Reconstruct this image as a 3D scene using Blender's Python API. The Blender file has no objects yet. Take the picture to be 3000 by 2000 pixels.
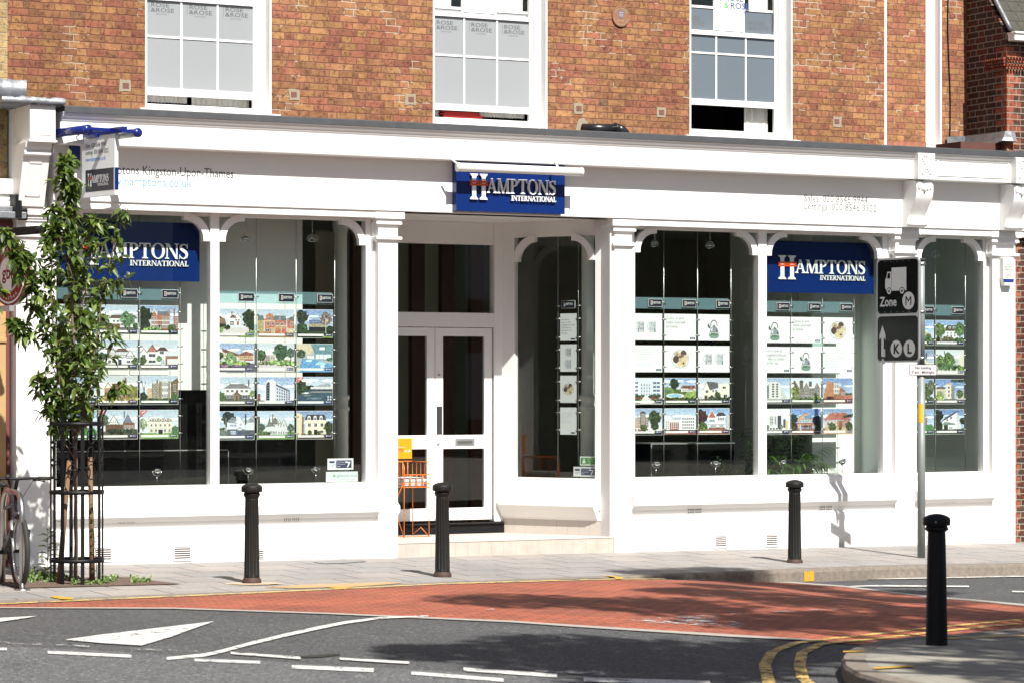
import bpy, math, random
from mathutils import Vector, Matrix
from math import sin, cos, pi, radians, tan, sqrt, atan2
random.seed(7)
S = bpy.context.scene
COL = S.collection
# ------------------------------------------------------------------ camera
F, H, HY = 8333.0, 1.9, 1130.0            # focal length and horizon of the 3000 px wide photo, eye height in m
A = radians(28); CA, SA = cos(A), sin(A)  # how far the shop front turns away from the picture plane
X0, Y0 = -0.761, 30.94                    # foot of the shop front under pixel 1295
cam = bpy.data.cameras.new('camera'); co = bpy.data.objects.new('camera', cam); COL.objects.link(co)
co.location = (0, 0, H); co.rotation_euler = (pi/2, 0, 0)
cam.lens = 100; cam.sensor_width = 36; cam.shift_y = 130/3000; cam.clip_end = 500
cam.dof.use_dof = True; cam.dof.focus_distance = 30.5; cam.dof.aperture_fstop = 4.0
S.camera = co
# ------------------------------------------------------------------ sky and sun
SUN_EL = 48.5
sdir = Vector((-0.442*cos(radians(SUN_EL)), 0.897*cos(radians(SUN_EL)), -sin(radians(SUN_EL)))).normalized()
wd = bpy.data.worlds.new('World'); S.world = wd; wd.use_nodes = True
nt = wd.node_tree; bg = nt.nodes['Background']
sky = nt.nodes.new('ShaderNodeTexSky'); sky.sky_type = 'NISHITA'; sky.sun_disc = False
sky.sun_elevation = radians(SUN_EL); sky.sun_rotation = radians(153); sky.dust_density = 2.0
nt.links.new(sky.outputs[0], bg.inputs[0]); bg.inputs[1].default_value = 0.05
sl = bpy.data.lights.new('sun', 'SUN'); sl.energy = 5.0; sl.angle = radians(0.5); sl.color = (1.0, 0.965, 0.9)
so = bpy.data.objects.new('sun', sl); COL.objects.link(so); so.rotation_euler = sdir.to_track_quat('-Z', 'Y').to_euler()
S.view_settings.view_transform = 'Standard'; S.view_settings.look = 'None'; S.view_settings.gamma = 1
S.view_settings.exposure = 0.80
S.cycles.transparent_max_bounces = 16; S.cycles.max_bounces = 8; S.cycles.glossy_bounces = 4
S.cycles.caustics_reflective = False; S.cycles.caustics_refractive = False
try: S.cycles.use_denoising = True
except Exception: pass
# ------------------------------------------------------------------ helpers: places
def at(px, py, w):
    k = (px-1500)/F
    u = (k*(Y0-w*CA)-X0-w*SA)/(CA-k*SA)
    return u, H+(HY-py)/F*(Y0+u*SA-w*CA)
def U(px, w): return at(px, 0, w)[0]
def Zf(px, py, w): return at(px, py, w)[1]
def wx(px, py, Y): return Vector(((px-1500)/F*Y, Y, H+(HY-py)/F*Y))
def fw(u, w, z=0): return Vector((X0+u*CA+w*SA, Y0+u*SA-w*CA, z))
def uw(X, Y): return (X-X0)*CA+(Y-Y0)*SA, (X-X0)*SA-(Y-Y0)*CA
def lerp(a, b, t): return a+(b-a)*t
def sst(a, b, x):
    t = min(1, max(0, (x-a)/(b-a))); return t*t*(3-2*t)
def interp(pts, x):
    if x <= pts[0][0]: return pts[0][1]
    for (a, b), (c, d) in zip(pts, pts[1:]):
        if x <= c: return b+(d-b)*(x-a)/(c-a)
    return pts[-1][1]
WK = [(-40, 5.2), (-6.23, 3.93), (-3.91, 3.68), (-1.53, 3.2), (0.3, 2.98), (2.28, 2.68), (4.22, 2.59), (5.72, 2.74), (9, 3.1), (40, 3.1)]
def wk(u): return interp(WK, u)
def cu(u): return max(-9, min(10, u))
def zk(u): return -0.01-0.0075*cu(u)
def zw(u): return 0.05-0.0065*cu(u)
def zp(u, w): return lerp(zw(u), zk(u), min(1, max(0, w/wk(u))))
def zroad(X, Y):
    u, w = uw(X, Y)
    near = zk(u)-0.004-0.13*sst(0.2, 2.8, u)
    s = sst(wk(u)+2.0, wk(u)+7.5, w)
    return lerp(near, -0.10, s)
def gnd(px, py, fz=zroad):
    k = (px-1500)/F; lo, hi = 3.0, 200.0
    f = lambda Y: H+(HY-py)/F*Y - fz(k*Y, Y)
    for _ in range(50):
        m = (lo+hi)/2
        if f(m) > 0: lo = m
        else: hi = m
    return Vector((k*lo, lo, fz(k*lo, lo)))
# ------------------------------------------------------------------ helpers: materials
def lin(c):
    if isinstance(c, str): c = [int(c[i:i+2], 16) for i in (0, 2, 4)]
    return tuple((x/255/12.92 if x/255 <= .04045 else ((x/255+.055)/1.055)**2.4) for x in c)
class NT:
    def __init__(s, name):
        s.m = bpy.data.materials.new(name); s.m.use_nodes = True; s.t = s.m.node_tree
        s.b = s.t.nodes['Principled BSDF']
    def n(s, typ, **kw):
        nd = s.t.nodes.new(typ)
        for k, v in kw.items():
            if k.startswith('i_'):
                nd.inputs[k[2:].replace('_', ' ')].default_value = v
            else: setattr(nd, k, v)
        return nd
    def l(s, a, b): s.t.links.new(a, b)
    def math(s, op, a, b=None, clamp=False):
        nd = s.t.nodes.new('ShaderNodeMath'); nd.operation = op; nd.use_clamp = clamp
        for i, v in enumerate((a, b)):
            if v is None: continue
            if isinstance(v, (int, float)): nd.inputs[i].default_value = v
            else: s.l(v, nd.inputs[i])
        return nd.outputs[0]
    def mix(s, fac, a, b, blend='MIX'):
        nd = s.t.nodes.new('ShaderNodeMix'); nd.data_type = 'RGBA'; nd.blend_type = blend
        for i, v in ((0, fac), (6, a), (7, b)):
            if isinstance(v, (int, float)): nd.inputs[i].default_value = v
            elif isinstance(v, tuple): nd.inputs[i].default_value = (*v[:3], 1)
            else: s.l(v, nd.inputs[i])
        return nd.outputs[2]
    def ramp(s, fac, stops, interp='LINEAR'):
        nd = s.t.nodes.new('ShaderNodeValToRGB'); r = nd.color_ramp; r.interpolation = interp
        while len(r.elements) < len(stops): r.elements.new(0.5)
        for e, (p, c) in zip(r.elements, stops):
            e.position = p; e.color = (*c, 1) if len(c) == 3 else c
        s.l(fac, nd.inputs[0]); return nd.outputs[0]
    def noise(s, scale, detail=4, vec=None, rough=.6):
        nd = s.n('ShaderNodeTexNoise'); nd.inputs['Scale'].default_value = scale; nd.inputs['Detail'].default_value = detail
        nd.inputs['Roughness'].default_value = rough
        if vec is None: vec = s.coord()
        s.l(vec, nd.inputs['Vector']); return nd
    def coord(s):
        if not hasattr(s, '_c'): s._c = s.n('ShaderNodeTexCoord').outputs['Object']
        return s._c
    def bump(s, h, strength=.3, dist=.01):
        nd = s.n('ShaderNodeBump'); nd.inputs['Strength'].default_value = strength; nd.inputs['Distance'].default_value = dist
        s.l(h, nd.inputs['Height']); s.l(nd.outputs[0], s.b.inputs['Normal'])
def P(name, col, rough=.6, metal=0, var=.12, scale=6, bump=0, spec=.5, coat=0):
    t = NT(name); n = t.noise(scale, 5)
    a = tuple(c*(1-var) for c in col); b = tuple(min(1, c*(1+var)) for c in col)
    t.l(t.mix(n.outputs['Fac'], a, b), t.b.inputs['Base Color'])
    t.b.inputs['Roughness'].default_value = rough; t.b.inputs['Metallic'].default_value = metal
    t.b.inputs['Specular IOR Level'].default_value = spec; t.b.inputs['Coat Weight'].default_value = coat
    if bump:
        n2 = t.noise(scale*8, 4); t.bump(n2.outputs['Fac'], bump, .004)
    return t.m
def brickmat(name, ax, stops, mortar, ch=.0765, period=.342, offs=0.0, bump=.7, patch=None, spread=.66, mort2=None):
    """Flemish bond: headers and stretchers alternate in every course; colour per brick, worn edges, soot."""
    t = NT(name); xyz = t.n('ShaderNodeSeparateXYZ')
    dn = t.noise(9, 3); dv = t.n('ShaderNodeVectorMath', operation='SUBTRACT'); t.l(dn.outputs['Color'], dv.inputs[0]); dv.inputs[1].default_value = (.5, .5, .5)
    sc = t.n('ShaderNodeVectorMath', operation='SCALE'); t.l(dv.outputs[0], sc.inputs[0]); sc.inputs['Scale'].default_value = .018
    ad = t.n('ShaderNodeVectorMath', operation='ADD'); t.l(t.coord(), ad.inputs[0]); t.l(sc.outputs[0], ad.inputs[1]); t.l(ad.outputs[0], xyz.inputs[0])
    x = xyz.outputs[ax]; z = xyz.outputs[2]
    zr = t.math('ADD', t.math('DIVIDE', z, ch), offs+100); row = t.math('FLOOR', zr); fz = t.math('FRACT', zr)
    par = t.math('MODULO', row, 2.0)
    rj = t.n('ShaderNodeTexWhiteNoise'); rj.noise_dimensions = '1D'; t.l(row, rj.inputs['W'])
    xr = t.math('ADD', t.math('ADD', t.math('DIVIDE', x, period), t.math('MULTIPLY', par, .5)), t.math('ADD', 100, t.math('MULTIPLY', rj.outputs['Value'], .12)))
    cell = t.math('FLOOR', xr); fx = t.math('FRACT', xr)
    hd = t.math('GREATER_THAN', fx, .667)
    bid = t.math('ADD', t.math('MULTIPLY', cell, 2), hd)
    # distance to joint in metres
    d1 = t.math('MULTIPLY', t.math('MINIMUM', fx, t.math('ABSOLUTE', t.math('SUBTRACT', fx, .667))), period)
    d2 = t.math('MULTIPLY', t.math('SUBTRACT', 1, fx), period)
    d3 = t.math('MULTIPLY', t.math('MINIMUM', fz, t.math('SUBTRACT', 1, fz)), ch)
    d = t.math('MINIMUM', t.math('MINIMUM', d1, d2), d3)
    en = t.noise(60, 3)
    dd = t.math('ADD', d, t.math('MULTIPLY', t.math('SUBTRACT', en.outputs['Fac'], .5), .008))
    br = t.n('ShaderNodeMapRange'); t.l(dd, br.inputs[0]); br.inputs[1].default_value = .0035; br.inputs[2].default_value = .0075
    cv = t.n('ShaderNodeCombineXYZ'); t.l(bid, cv.inputs[0]); t.l(row, cv.inputs[1])
    wn = t.n('ShaderNodeTexWhiteNoise'); wn.noise_dimensions = '2D'; t.l(cv.outputs[0], wn.inputs['Vector'])
    big = t.noise(1.3, 5, rough=.7)
    fac = t.math('ADD', t.math('MULTIPLY', wn.outputs['Value'], spread), t.math('MULTIPLY', t.math('SUBTRACT', big.outputs['Fac'], .42), .9), True)
    c = t.ramp(fac, stops)
    wn2 = t.n('ShaderNodeTexWhiteNoise'); wn2.noise_dimensions = '3D'; cv2 = t.n('ShaderNodeCombineXYZ'); t.l(bid, cv2.inputs[0]); t.l(row, cv2.inputs[1]); cv2.inputs[2].default_value = 7.3
    t.l(cv2.outputs[0], wn2.inputs['Vector'])
    val = t.math('ADD', .78, t.math('MULTIPLY', wn2.outputs['Value'], .36))
    hsv = t.n('ShaderNodeHueSaturation'); t.l(c, hsv.inputs['Color']); t.l(val, hsv.inputs['Value'])
    so_ = t.noise(22, 6, rough=.75)
    sm = t.ramp(so_.outputs['Fac'], [(.36, (.22, .18, .15)), (.5, (.95, .94, .93)), (.66, (1.18, 1.15, 1.1))])
    c2 = t.mix(.75, hsv.outputs[0], sm, 'MULTIPLY')
    mn = t.noise(3.1, 3)
    mo = t.mix(t.math('GREATER_THAN', mn.outputs['Fac'], .60), mortar, mort2 or mortar)
    c3 = t.mix(br.outputs[0], mo, c2)
    st = t.noise(.55, 5, rough=.65); c3 = t.mix(1, c3, t.ramp(st.outputs['Fac'], [(.35, (.78, .74, .72)), (.62, (1.08, 1.08, 1.06))]), 'MULTIPLY')
    hq = t.n('ShaderNodeHueSaturation'); hq.inputs['Saturation'].default_value = .93; hq.inputs['Value'].default_value = .96; t.l(c3, hq.inputs['Color']); t.l(hq.outputs[0], t.b.inputs['Base Color']); t.b.inputs['Roughness'].default_value = .92; t.b.inputs['Specular IOR Level'].default_value = .15
    hgt = t.math('ADD', br.outputs[0], t.math('MULTIPLY', so_.outputs['Fac'], .5))
    t.bump(hgt, bump, .006)
    return t.m
OCH = [(0, (0.270, 0.099, 0.059)), (.2, (0.315, 0.117, 0.063)), (.36, (0.342, 0.167, 0.069)), (.5, (0.351, 0.180, 0.069)), (.62, (0.270, 0.122, 0.059)), (.74, (0.369, 0.171, 0.076)), (.86, (0.153, 0.099, 0.061)), (.93, (0.333, 0.198, 0.088)), (1, (0.243, 0.090, 0.055))]
M = {}
M['brick'] = brickmat('ochre and red stock brick', 0, OCH, (.20, .085, .055), mort2=(.42, .33, .26))
M['brickL'] = brickmat('pale yellow stock brick', 0, [(0, (.36, .26, .12)), (.5, (.42, .30, .13)), (.8, (.30, .19, .09)), (1, (.35, .13, .07))], (.34, .27, .18), offs=.4)
DK = [(0, (.09, .035, .025)), (.35, (.07, .05, .04)), (.6, (.12, .035, .022)), (.8, (.06, .045, .04)), (1, (.20, .045, .02))]
M['brickD'] = brickmat('dark purple brick', 1, DK, (.30, .27, .22), ch=.0745)
M['brickDf'] = brickmat('dark purple brick front', 0, DK, (.30, .27, .22), ch=.0745)
M['quoin'] = brickmat('orange red quoin brick', 0, [(0, (.30, .08, .038)), (1, (.38, .10, .042))], (.32, .27, .22), ch=.0745)
M['quoinS'] = brickmat('orange red quoin brick side', 1, [(0, (.26, .06, .03)), (1, (.32, .075, .035))], (.30, .26, .22), ch=.0745)
M['white'] = P('white gloss paint', (.80, .79, .775), .42, var=.02, scale=3, bump=.05, spec=.4)
M['wallwhite'] = P('white masonry paint', (.78, .77, .75), .75, var=.03, scale=5, bump=.25, spec=.3)
def plinthmat():
    t = NT('painted brick plinth'); n = t.noise(14, 5); xyz = t.n('ShaderNodeSeparateXYZ'); t.l(t.coord(), xyz.inputs[0])
    low = t.math('MULTIPLY', t.math('SUBTRACT', .20, xyz.outputs[2]), 5, True)
    m = t.math('MULTIPLY', t.math('POWER', low, .6), t.math('MULTIPLY', t.math('SUBTRACT', n.outputs['Fac'], .40), 5, True), True)
    t.l(t.mix(t.math('MULTIPLY', m, .8), (.78, .77, .75), (.42, .39, .35)), t.b.inputs['Base Color'])
    b = t.n('ShaderNodeTexBrick'); mp = t.n('ShaderNodeMapping'); mp.inputs['Rotation'].default_value = (pi/2, 0, 0)
    t.l(t.coord(), mp.inputs[0]); t.l(mp.outputs[0], b.inputs['Vector']); b.inputs['Scale'].default_value = 1
    b.inputs['Brick Width'].default_value = .14; b.inputs['Row Height'].default_value = .14; b.inputs['Mortar Size'].default_value = .003; b.offset = 0
    b.inputs['Color1'].default_value = (1, 1, 1, 1); b.inputs['Color2'].default_value = (1, 1, 1, 1); b.inputs['Mortar'].default_value = (0, 0, 0, 1)
    mm = t.math('ADD', t.math('MULTIPLY', t.math('SUBTRACT', 1, low), 1), b.outputs['Color'], True)
    t.bump(t.math('ADD', mm, t.math('MULTIPLY', n.outputs['Fac'], .25)), .5, .004); t.b.inputs['Roughness'].default_value = .6
    return t.m
M['plinth'] = plinthmat()
M['lead'] = P('weathered dark lead', (.075, .078, .085), .55, .3, .35, 7, .3)
M['leadL'] = P('bright crumpled lead', (.22, .23, .25), .42, .5, .5, 16, .8)
M['blue'] = P('royal blue sign enamel', (.004, .020, .12), .22, var=.05, scale=2, spec=.35)
M['bluegloss'] = P('blue bracket paint', (.007, .018, .16), .25, var=.1)
M['signwhite'] = P('white letter face', (.78, .80, .80), .4, var=.02)
M['red'] = P('orange red letter bar', (.62, .07, .015), .4, var=.04)
M['black'] = P('black iron paint', (.005, .005, .006), .5, spec=.25, var=.3, scale=20, bump=.15)
M['bollard'] = P('weathered black bollard paint', (.0095, .009, .008), .55, var=.6, scale=18, bump=.4, spec=.3)
M['rust'] = P('rust brown iron', (.05, .025, .018), .7, var=.5, scale=25, bump=.5)
M['chrome'] = P('brushed chrome', (.62, .63, .64), .22, 1, .05)
M['steel'] = P('stainless steel', (.50, .50, .49), .32, 1, .08)
M['galv'] = P('galvanised grey pole', (.23, .25, .245), .55, .35, .22, 9, .1)
M['alu'] = P('aluminium sign edge', (.42, .43, .44), .45, .6, .06)
M['signgrey'] = P('grey reflective legend', (.42, .43, .43), .4, 0, .06, 20)
M['signblack'] = P('black sign face', (.004, .004, .0045), .16, var=.2, spec=.25)
M['tile'] = None
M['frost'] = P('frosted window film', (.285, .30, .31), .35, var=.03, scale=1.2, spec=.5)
M['frostD'] = P('blue grey frosted window film', (.125, .15, .175), .3, var=.05, scale=1.2, spec=.5)  # darker, bluer film for the right-hand upper window
M['frosttext'] = P('clear lettering in film', (.11, .12, .12), .3)
M['textgrey'] = P('dark grey lettering', (.03, .03, .033), .6)
M['textlite'] = P('silver grey lettering', (.11, .11, .11), .6)
M['textblue'] = P('pale blue lettering', (.10, .28, .62), .6)
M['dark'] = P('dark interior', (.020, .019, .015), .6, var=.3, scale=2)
M['olive'] = P('unlit olive interior wall', (.46, .45, .36), .8, var=.1)
M['intwhite'] = P('white interior paint', (.70, .71, .68), .7, var=.02)
M['intgrey'] = P('grey green interior paint', (.78, .82, .79), .7, var=.02)
M['blackgloss'] = P('black gloss panel', (.008, .008, .008), .18, var=.2)
M['wood'] = P('weathered wooden stake', (.17, .095, .05), .8, var=.35, scale=14, bump=.4)
M['bark'] = P('young cherry bark', (.16, .11, .085), .8, var=.45, scale=40, bump=.5)
M['barkbig'] = P('plane tree bark', (.17, .15, .11), .9, var=.5, scale=6, bump=.6)
M['orange'] = P('orange enamelled wire', (.72, .17, .015), .35, var=.05)
M['orangeboard'] = P('orange printed board', (.78, .27, .0), .5, var=.03)
M['paper'] = P('newsprint paper', (.62, .62, .60), .8, var=.08, scale=30)
M['maroon'] = P('maroon sign paint', (.11, .012, .008), .3, var=.08)
M['signpale'] = P('pale sign face', (.42, .39, .38), .4, var=.03)
M['beige'] = P('buff painted stone', (.42, .27, .12), .7, var=.12, bump=.2)
M['brownred'] = P('maroon painted timber', (.16, .05, .045), .5, var=.2)
M['soil'] = P('dry soil and bark chips', (.11, .075, .055), .95, var=.6, scale=30, bump=1)
M['curtain'] = P('net curtain cloth', (.80, .79, .74), .9, var=.12, scale=40)
M['rooftile'] = P('mossy dark roof tile', (.055, .052, .042), .9, var=.5, scale=12, bump=.6)
M['terracotta'] = P('plaque terracotta', (.25, .12, .06), .5, var=.1)
M['plastic'] = P('black plastic pipe', (.012, .012, .014), .3, var=.15)
M['cream'] = P('cream alarm plastic', (.66, .66, .62), .45, var=.03)
M['terrace'] = P('dark street wall opposite', (.05, .04, .03), .9, var=.3, scale=1)
M['rubber'] = P('tyre rubber', (.022, .02, .018), .75, var=.3, scale=30, bump=.3)
M['bikepaint'] = P('grey bicycle paint', (.10, .11, .13), .3, .4, .1)
M['yellow'] = P('yellow sticker', (.65, .42, .02), .5, var=.05)
M['redfile'] = P('red document wallet', (.40, .02, .015), .45, var=.3, scale=30)
def tilemat(name, c, w, h):
    t = NT(name); n = t.noise(9, 5)
    b = t.n('ShaderNodeTexBrick'); mp = t.n('ShaderNodeMapping'); mp.inputs['Rotation'].default_value = (pi/2, 0, 0)
    t.l(t.coord(), mp.inputs[0]); t.l(mp.outputs[0], b.inputs['Vector']); b.inputs['Scale'].default_value = 1; b.offset = 0
    b.inputs['Brick Width'].default_value = w; b.inputs['Row Height'].default_value = h; b.inputs['Mortar Size'].default_value = .0025
    b.inputs['Color1'].default_value = (*c, 1); b.inputs['Color2'].default_value = (*[x*.93 for x in c], 1); b.inputs['Mortar'].default_value = (*[x*.72 for x in c], 1)
    t.l(t.mix(.5, b.outputs['Color'], t.ramp(n.outputs['Fac'], [(.3, (.75, .72, .68)), (.6, (1, 1, 1))]), 'MULTIPLY'), t.b.inputs['Base Color'])
    t.b.inputs['Roughness'].default_value = .6; return t.m
M['tile'] = tilemat('beige step tiles', (.50, .44, .385), .148, 2.0)
M['tread'] = P('pale tiled step top', (.52, .475, .43), .5, var=.06, scale=10)
def glassmat():
    t = NT('shop window glass'); t.t.nodes.remove(t.b)
    out = t.t.nodes['Material Output']; tr = t.n('ShaderNodeBsdfTransparent'); tr.inputs[0].default_value = (.95, .97, .955, 1)
    gl = t.n('ShaderNodeBsdfGlossy'); gl.inputs['Roughness'].default_value = .0; gl.inputs[0].default_value = (1, 1, 1, 1)
    fr = t.n('ShaderNodeLayerWeight'); fr.inputs[0].default_value = .5
    m = t.n('ShaderNodeMixShader'); t.l(t.math('ADD', .035, t.math('MULTIPLY', t.math('POWER', fr.outputs['Facing'], 4.0), .7)), m.inputs[0]); t.l(tr.outputs[0], m.inputs[1]); t.l(gl.outputs[0], m.inputs[2]); t.l(m.outputs[0], out.inputs[0])
    return t.m
M['glass'] = glassmat()
def printmat(name, rough, coat=.0):
    t = NT(name); a = t.n('ShaderNodeVertexColor'); a.layer_name = 'Col'; n = t.noise(75, 8, rough=.8); n2 = t.noise(210, 3)
    bw = t.n('ShaderNodeRGBToBW'); t.l(a.outputs['Color'], bw.inputs[0])
    k = t.math('MULTIPLY', t.math('SUBTRACT', .60, bw.outputs[0]), 3.6, True)
    pic = t.mix(1, a.outputs['Color'], t.ramp(n.outputs['Fac'], [(.36, (.34, .36, .38)), (.5, (.92, .92, .92)), (.64, (1.7, 1.65, 1.55))]), 'MULTIPLY')
    pic = t.mix(.6, pic, t.ramp(n2.outputs['Fac'], [(.35, (.55, .55, .58)), (.65, (1.35, 1.35, 1.3))]), 'MULTIPLY')
    hs = t.n('ShaderNodeHueSaturation'); hs.inputs['Saturation'].default_value = .76; t.l(t.mix(k, a.outputs['Color'], pic), hs.inputs['Color'])
    t.l(hs.outputs[0], t.b.inputs['Base Color'])
    t.b.inputs['Roughness'].default_value = rough; t.b.inputs['Coat Weight'].default_value = coat; return t.m
M['print'] = printmat('printed card', .45)
def leafmat(name, c1, c2, c3):
    t = NT(name); g = t.n('ShaderNodeNewGeometry'); n = t.noise(3, 2)
    wn = g.outputs['Random Per Island']
    c = t.ramp(wn, [(0, c1), (.55, c2), (1, c3)])
    t.l(c, t.b.inputs['Base Color']); t.b.inputs['Roughness'].default_value = .38; t.b.inputs['Specular IOR Level'].default_value = .5
    t.b.inputs['Subsurface Weight'].default_value = 0
    tl = t.n('ShaderNodeBsdfTranslucent'); t.l(t.mix(.5, c, (.25, .38, .03)), tl.inputs[0])
    m = t.n('ShaderNodeMixShader'); m.inputs[0].default_value = .28; t.l(t.b.outputs[0], m.inputs[1]); t.l(tl.outputs[0], m.inputs[2])
    t.l(m.outputs[0], t.t.nodes['Material Output'].inputs[0]); return t.m
M['leaf'] = leafmat('glossy cherry leaf', (.025, .048, .012), (.060, .105, .018), (.17, .23, .04))
M['weed'] = leafmat('weed leaf', (.07, .14, .035), (.12, .20, .05), (.18, .25, .07))
M['palm'] = leafmat('palm frond', (.025, .07, .012), (.05, .13, .02), (.09, .20, .035))
def asphalt(nm='asphalt', g=1.0):
    t = NT(nm); n1 = t.noise(1.1, 4); v = t.n('ShaderNodeTexVoronoi'); v.inputs['Scale'].default_value = 70; t.l(t.coord(), v.inputs['Vector'])
    sp = t.ramp(v.outputs['Color'], [(.0, (.55, .55, .55)), (.85, (1.0, 1.0, 1.0)), (.97, (2.6, 2.5, 2.4))])
    base = t.mix(n1.outputs['Fac'], (.055*g, .057*g, .061*g), (.10*g, .10*g, .102*g))
    n3 = t.noise(26, 7, rough=.85)
    t.l(t.mix(1, t.mix(1, base, sp, 'MULTIPLY'), t.ramp(n3.outputs['Fac'], [(.38, (.45, .45, .46)), (.5, (.95, .95, .95)), (.64, (1.9, 1.88, 1.84))]), 'MULTIPLY'), t.b.inputs['Base Color'])
    t.b.inputs['Roughness'].default_value = .85; t.bump(v.outputs['Distance'], .6, .006); return t.m
M['asphalt'] = asphalt(); M['asphalt2'] = asphalt('older paler asphalt', 1.5)
def redmat():
    t = NT('red block paving'); b = t.n('ShaderNodeTexBrick'); t.l(t.coord(), b.inputs['Vector']); b.inputs['Scale'].default_value = 1
    b.inputs['Brick Width'].default_value = .2; b.inputs['Row Height'].default_value = .1; b.inputs['Mortar Size'].default_value = .009
    b.inputs['Color1'].default_value = (.33, .098, .052, 1); b.inputs['Color2'].default_value = (.27, .078, .042, 1); b.inputs['Mortar'].default_value = (.10, .03, .022, 1)
    b.inputs['Mortar Smooth'].default_value = .3
    n = t.noise(1.3, 5); n2 = t.noise(25, 4)
    c = t.mix(1, b.outputs['Color'], t.ramp(n.outputs['Fac'], [(.3, (.72, .72, .75)), (.65, (1.25, 1.15, 1.1))]), 'MULTIPLY')
    t.l(t.mix(.5, c, t.ramp(n2.outputs['Fac'], [(.3, (.6, .6, .6)), (.7, (1.3, 1.3, 1.3))]), 'MULTIPLY'), t.b.inputs['Base Color'])
    t.b.inputs['Roughness'].default_value = .85; t.bump(b.outputs['Fac'], .4, -.006); return t.m
M['redpave'] = redmat()
def pavemat(name, c1, c2):
    t = NT(name); b = t.n('ShaderNodeTexBrick'); t.l(t.coord(), b.inputs['Vector']); b.inputs['Scale'].default_value = 1
    b.inputs['Brick Width'].default_value = .6; b.inputs['Row Height'].default_value = .6; b.inputs['Mortar Size'].default_value = .009; b.offset = .5
    b.inputs['Color1'].default_value = (*c1, 1); b.inputs['Color2'].default_value = (*c2, 1); b.inputs['Mortar'].default_value = (.085, .08, .075, 1)
    n = t.noise(.8, 4); n2 = t.noise(18, 6, rough=.75); n3 = t.noise(120, 2)
    c = t.mix(1, b.outputs['Color'], t.ramp(n.outputs['Fac'], [(.3, (.8, .8, .8)), (.65, (1.1, 1.08, 1.06))]), 'MULTIPLY')
    c = t.mix(.8, c, t.ramp(n2.outputs['Fac'], [(.3, (.75, .75, .75)), (.6, (1.05, 1.05, 1.05))]), 'MULTIPLY')
    t.l(t.mix(.4, c, t.ramp(n3.outputs['Fac'], [(.35, (.8, .8, .8)), (.65, (1.15, 1.15, 1.15))]), 'MULTIPLY'), t.b.inputs['Base Color'])
    t.b.inputs['Roughness'].default_value = .85; t.bump(b.outputs['Fac'], .5, -.008); return t.m
M['pave'] = pavemat('grey and buff paving slabs', (.315, .285, .265), (.265, .257, .25))
M['pave2'] = pavemat('worn york stone slabs', (.30, .28, .235), (.25, .24, .215))
M['kerb'] = P('granite kerb', (.19, .16, .13), .85, var=.6, scale=22, bump=.9)
M['kerbtop'] = P('granite kerb top', (.33, .30, .27), .8, var=.2, scale=40, bump=.3)
def paint(name, c, worn):
    t = NT(name); n = t.noise(9, 8, rough=.8); n2 = t.noise(60, 3)
    f = t.math('MULTIPLY', t.math('SUBTRACT', t.math('ADD', n.outputs['Fac'], t.math('MULTIPLY', n2.outputs['Fac'], .3)), worn), 14, True)
    n4 = t.noise(5, 4); t.l(t.mix(n4.outputs['Fac'], tuple(x*.8 for x in c), tuple(x*1.12 for x in c)), t.b.inputs['Base Color']); t.b.inputs['Roughness'].default_value = .7
    tr = t.n('ShaderNodeBsdfTransparent'); m = t.n('ShaderNodeMixShader'); t.l(f, m.inputs[0]); t.l(tr.outputs[0], m.inputs[1]); t.l(t.b.outputs[0], m.inputs[2]); t.l(m.outputs[0], t.t.nodes['Material Output'].inputs[0]); return t.m
M['roadwhite'] = paint('white road paint', (.62, .61, .58), .545)
M['roadwhiteworn'] = paint('worn white road paint', (.50, .49, .47), .66)
M['roadyellow'] = paint('worn yellow road paint', (.60, .42, .13), .58)
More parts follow.
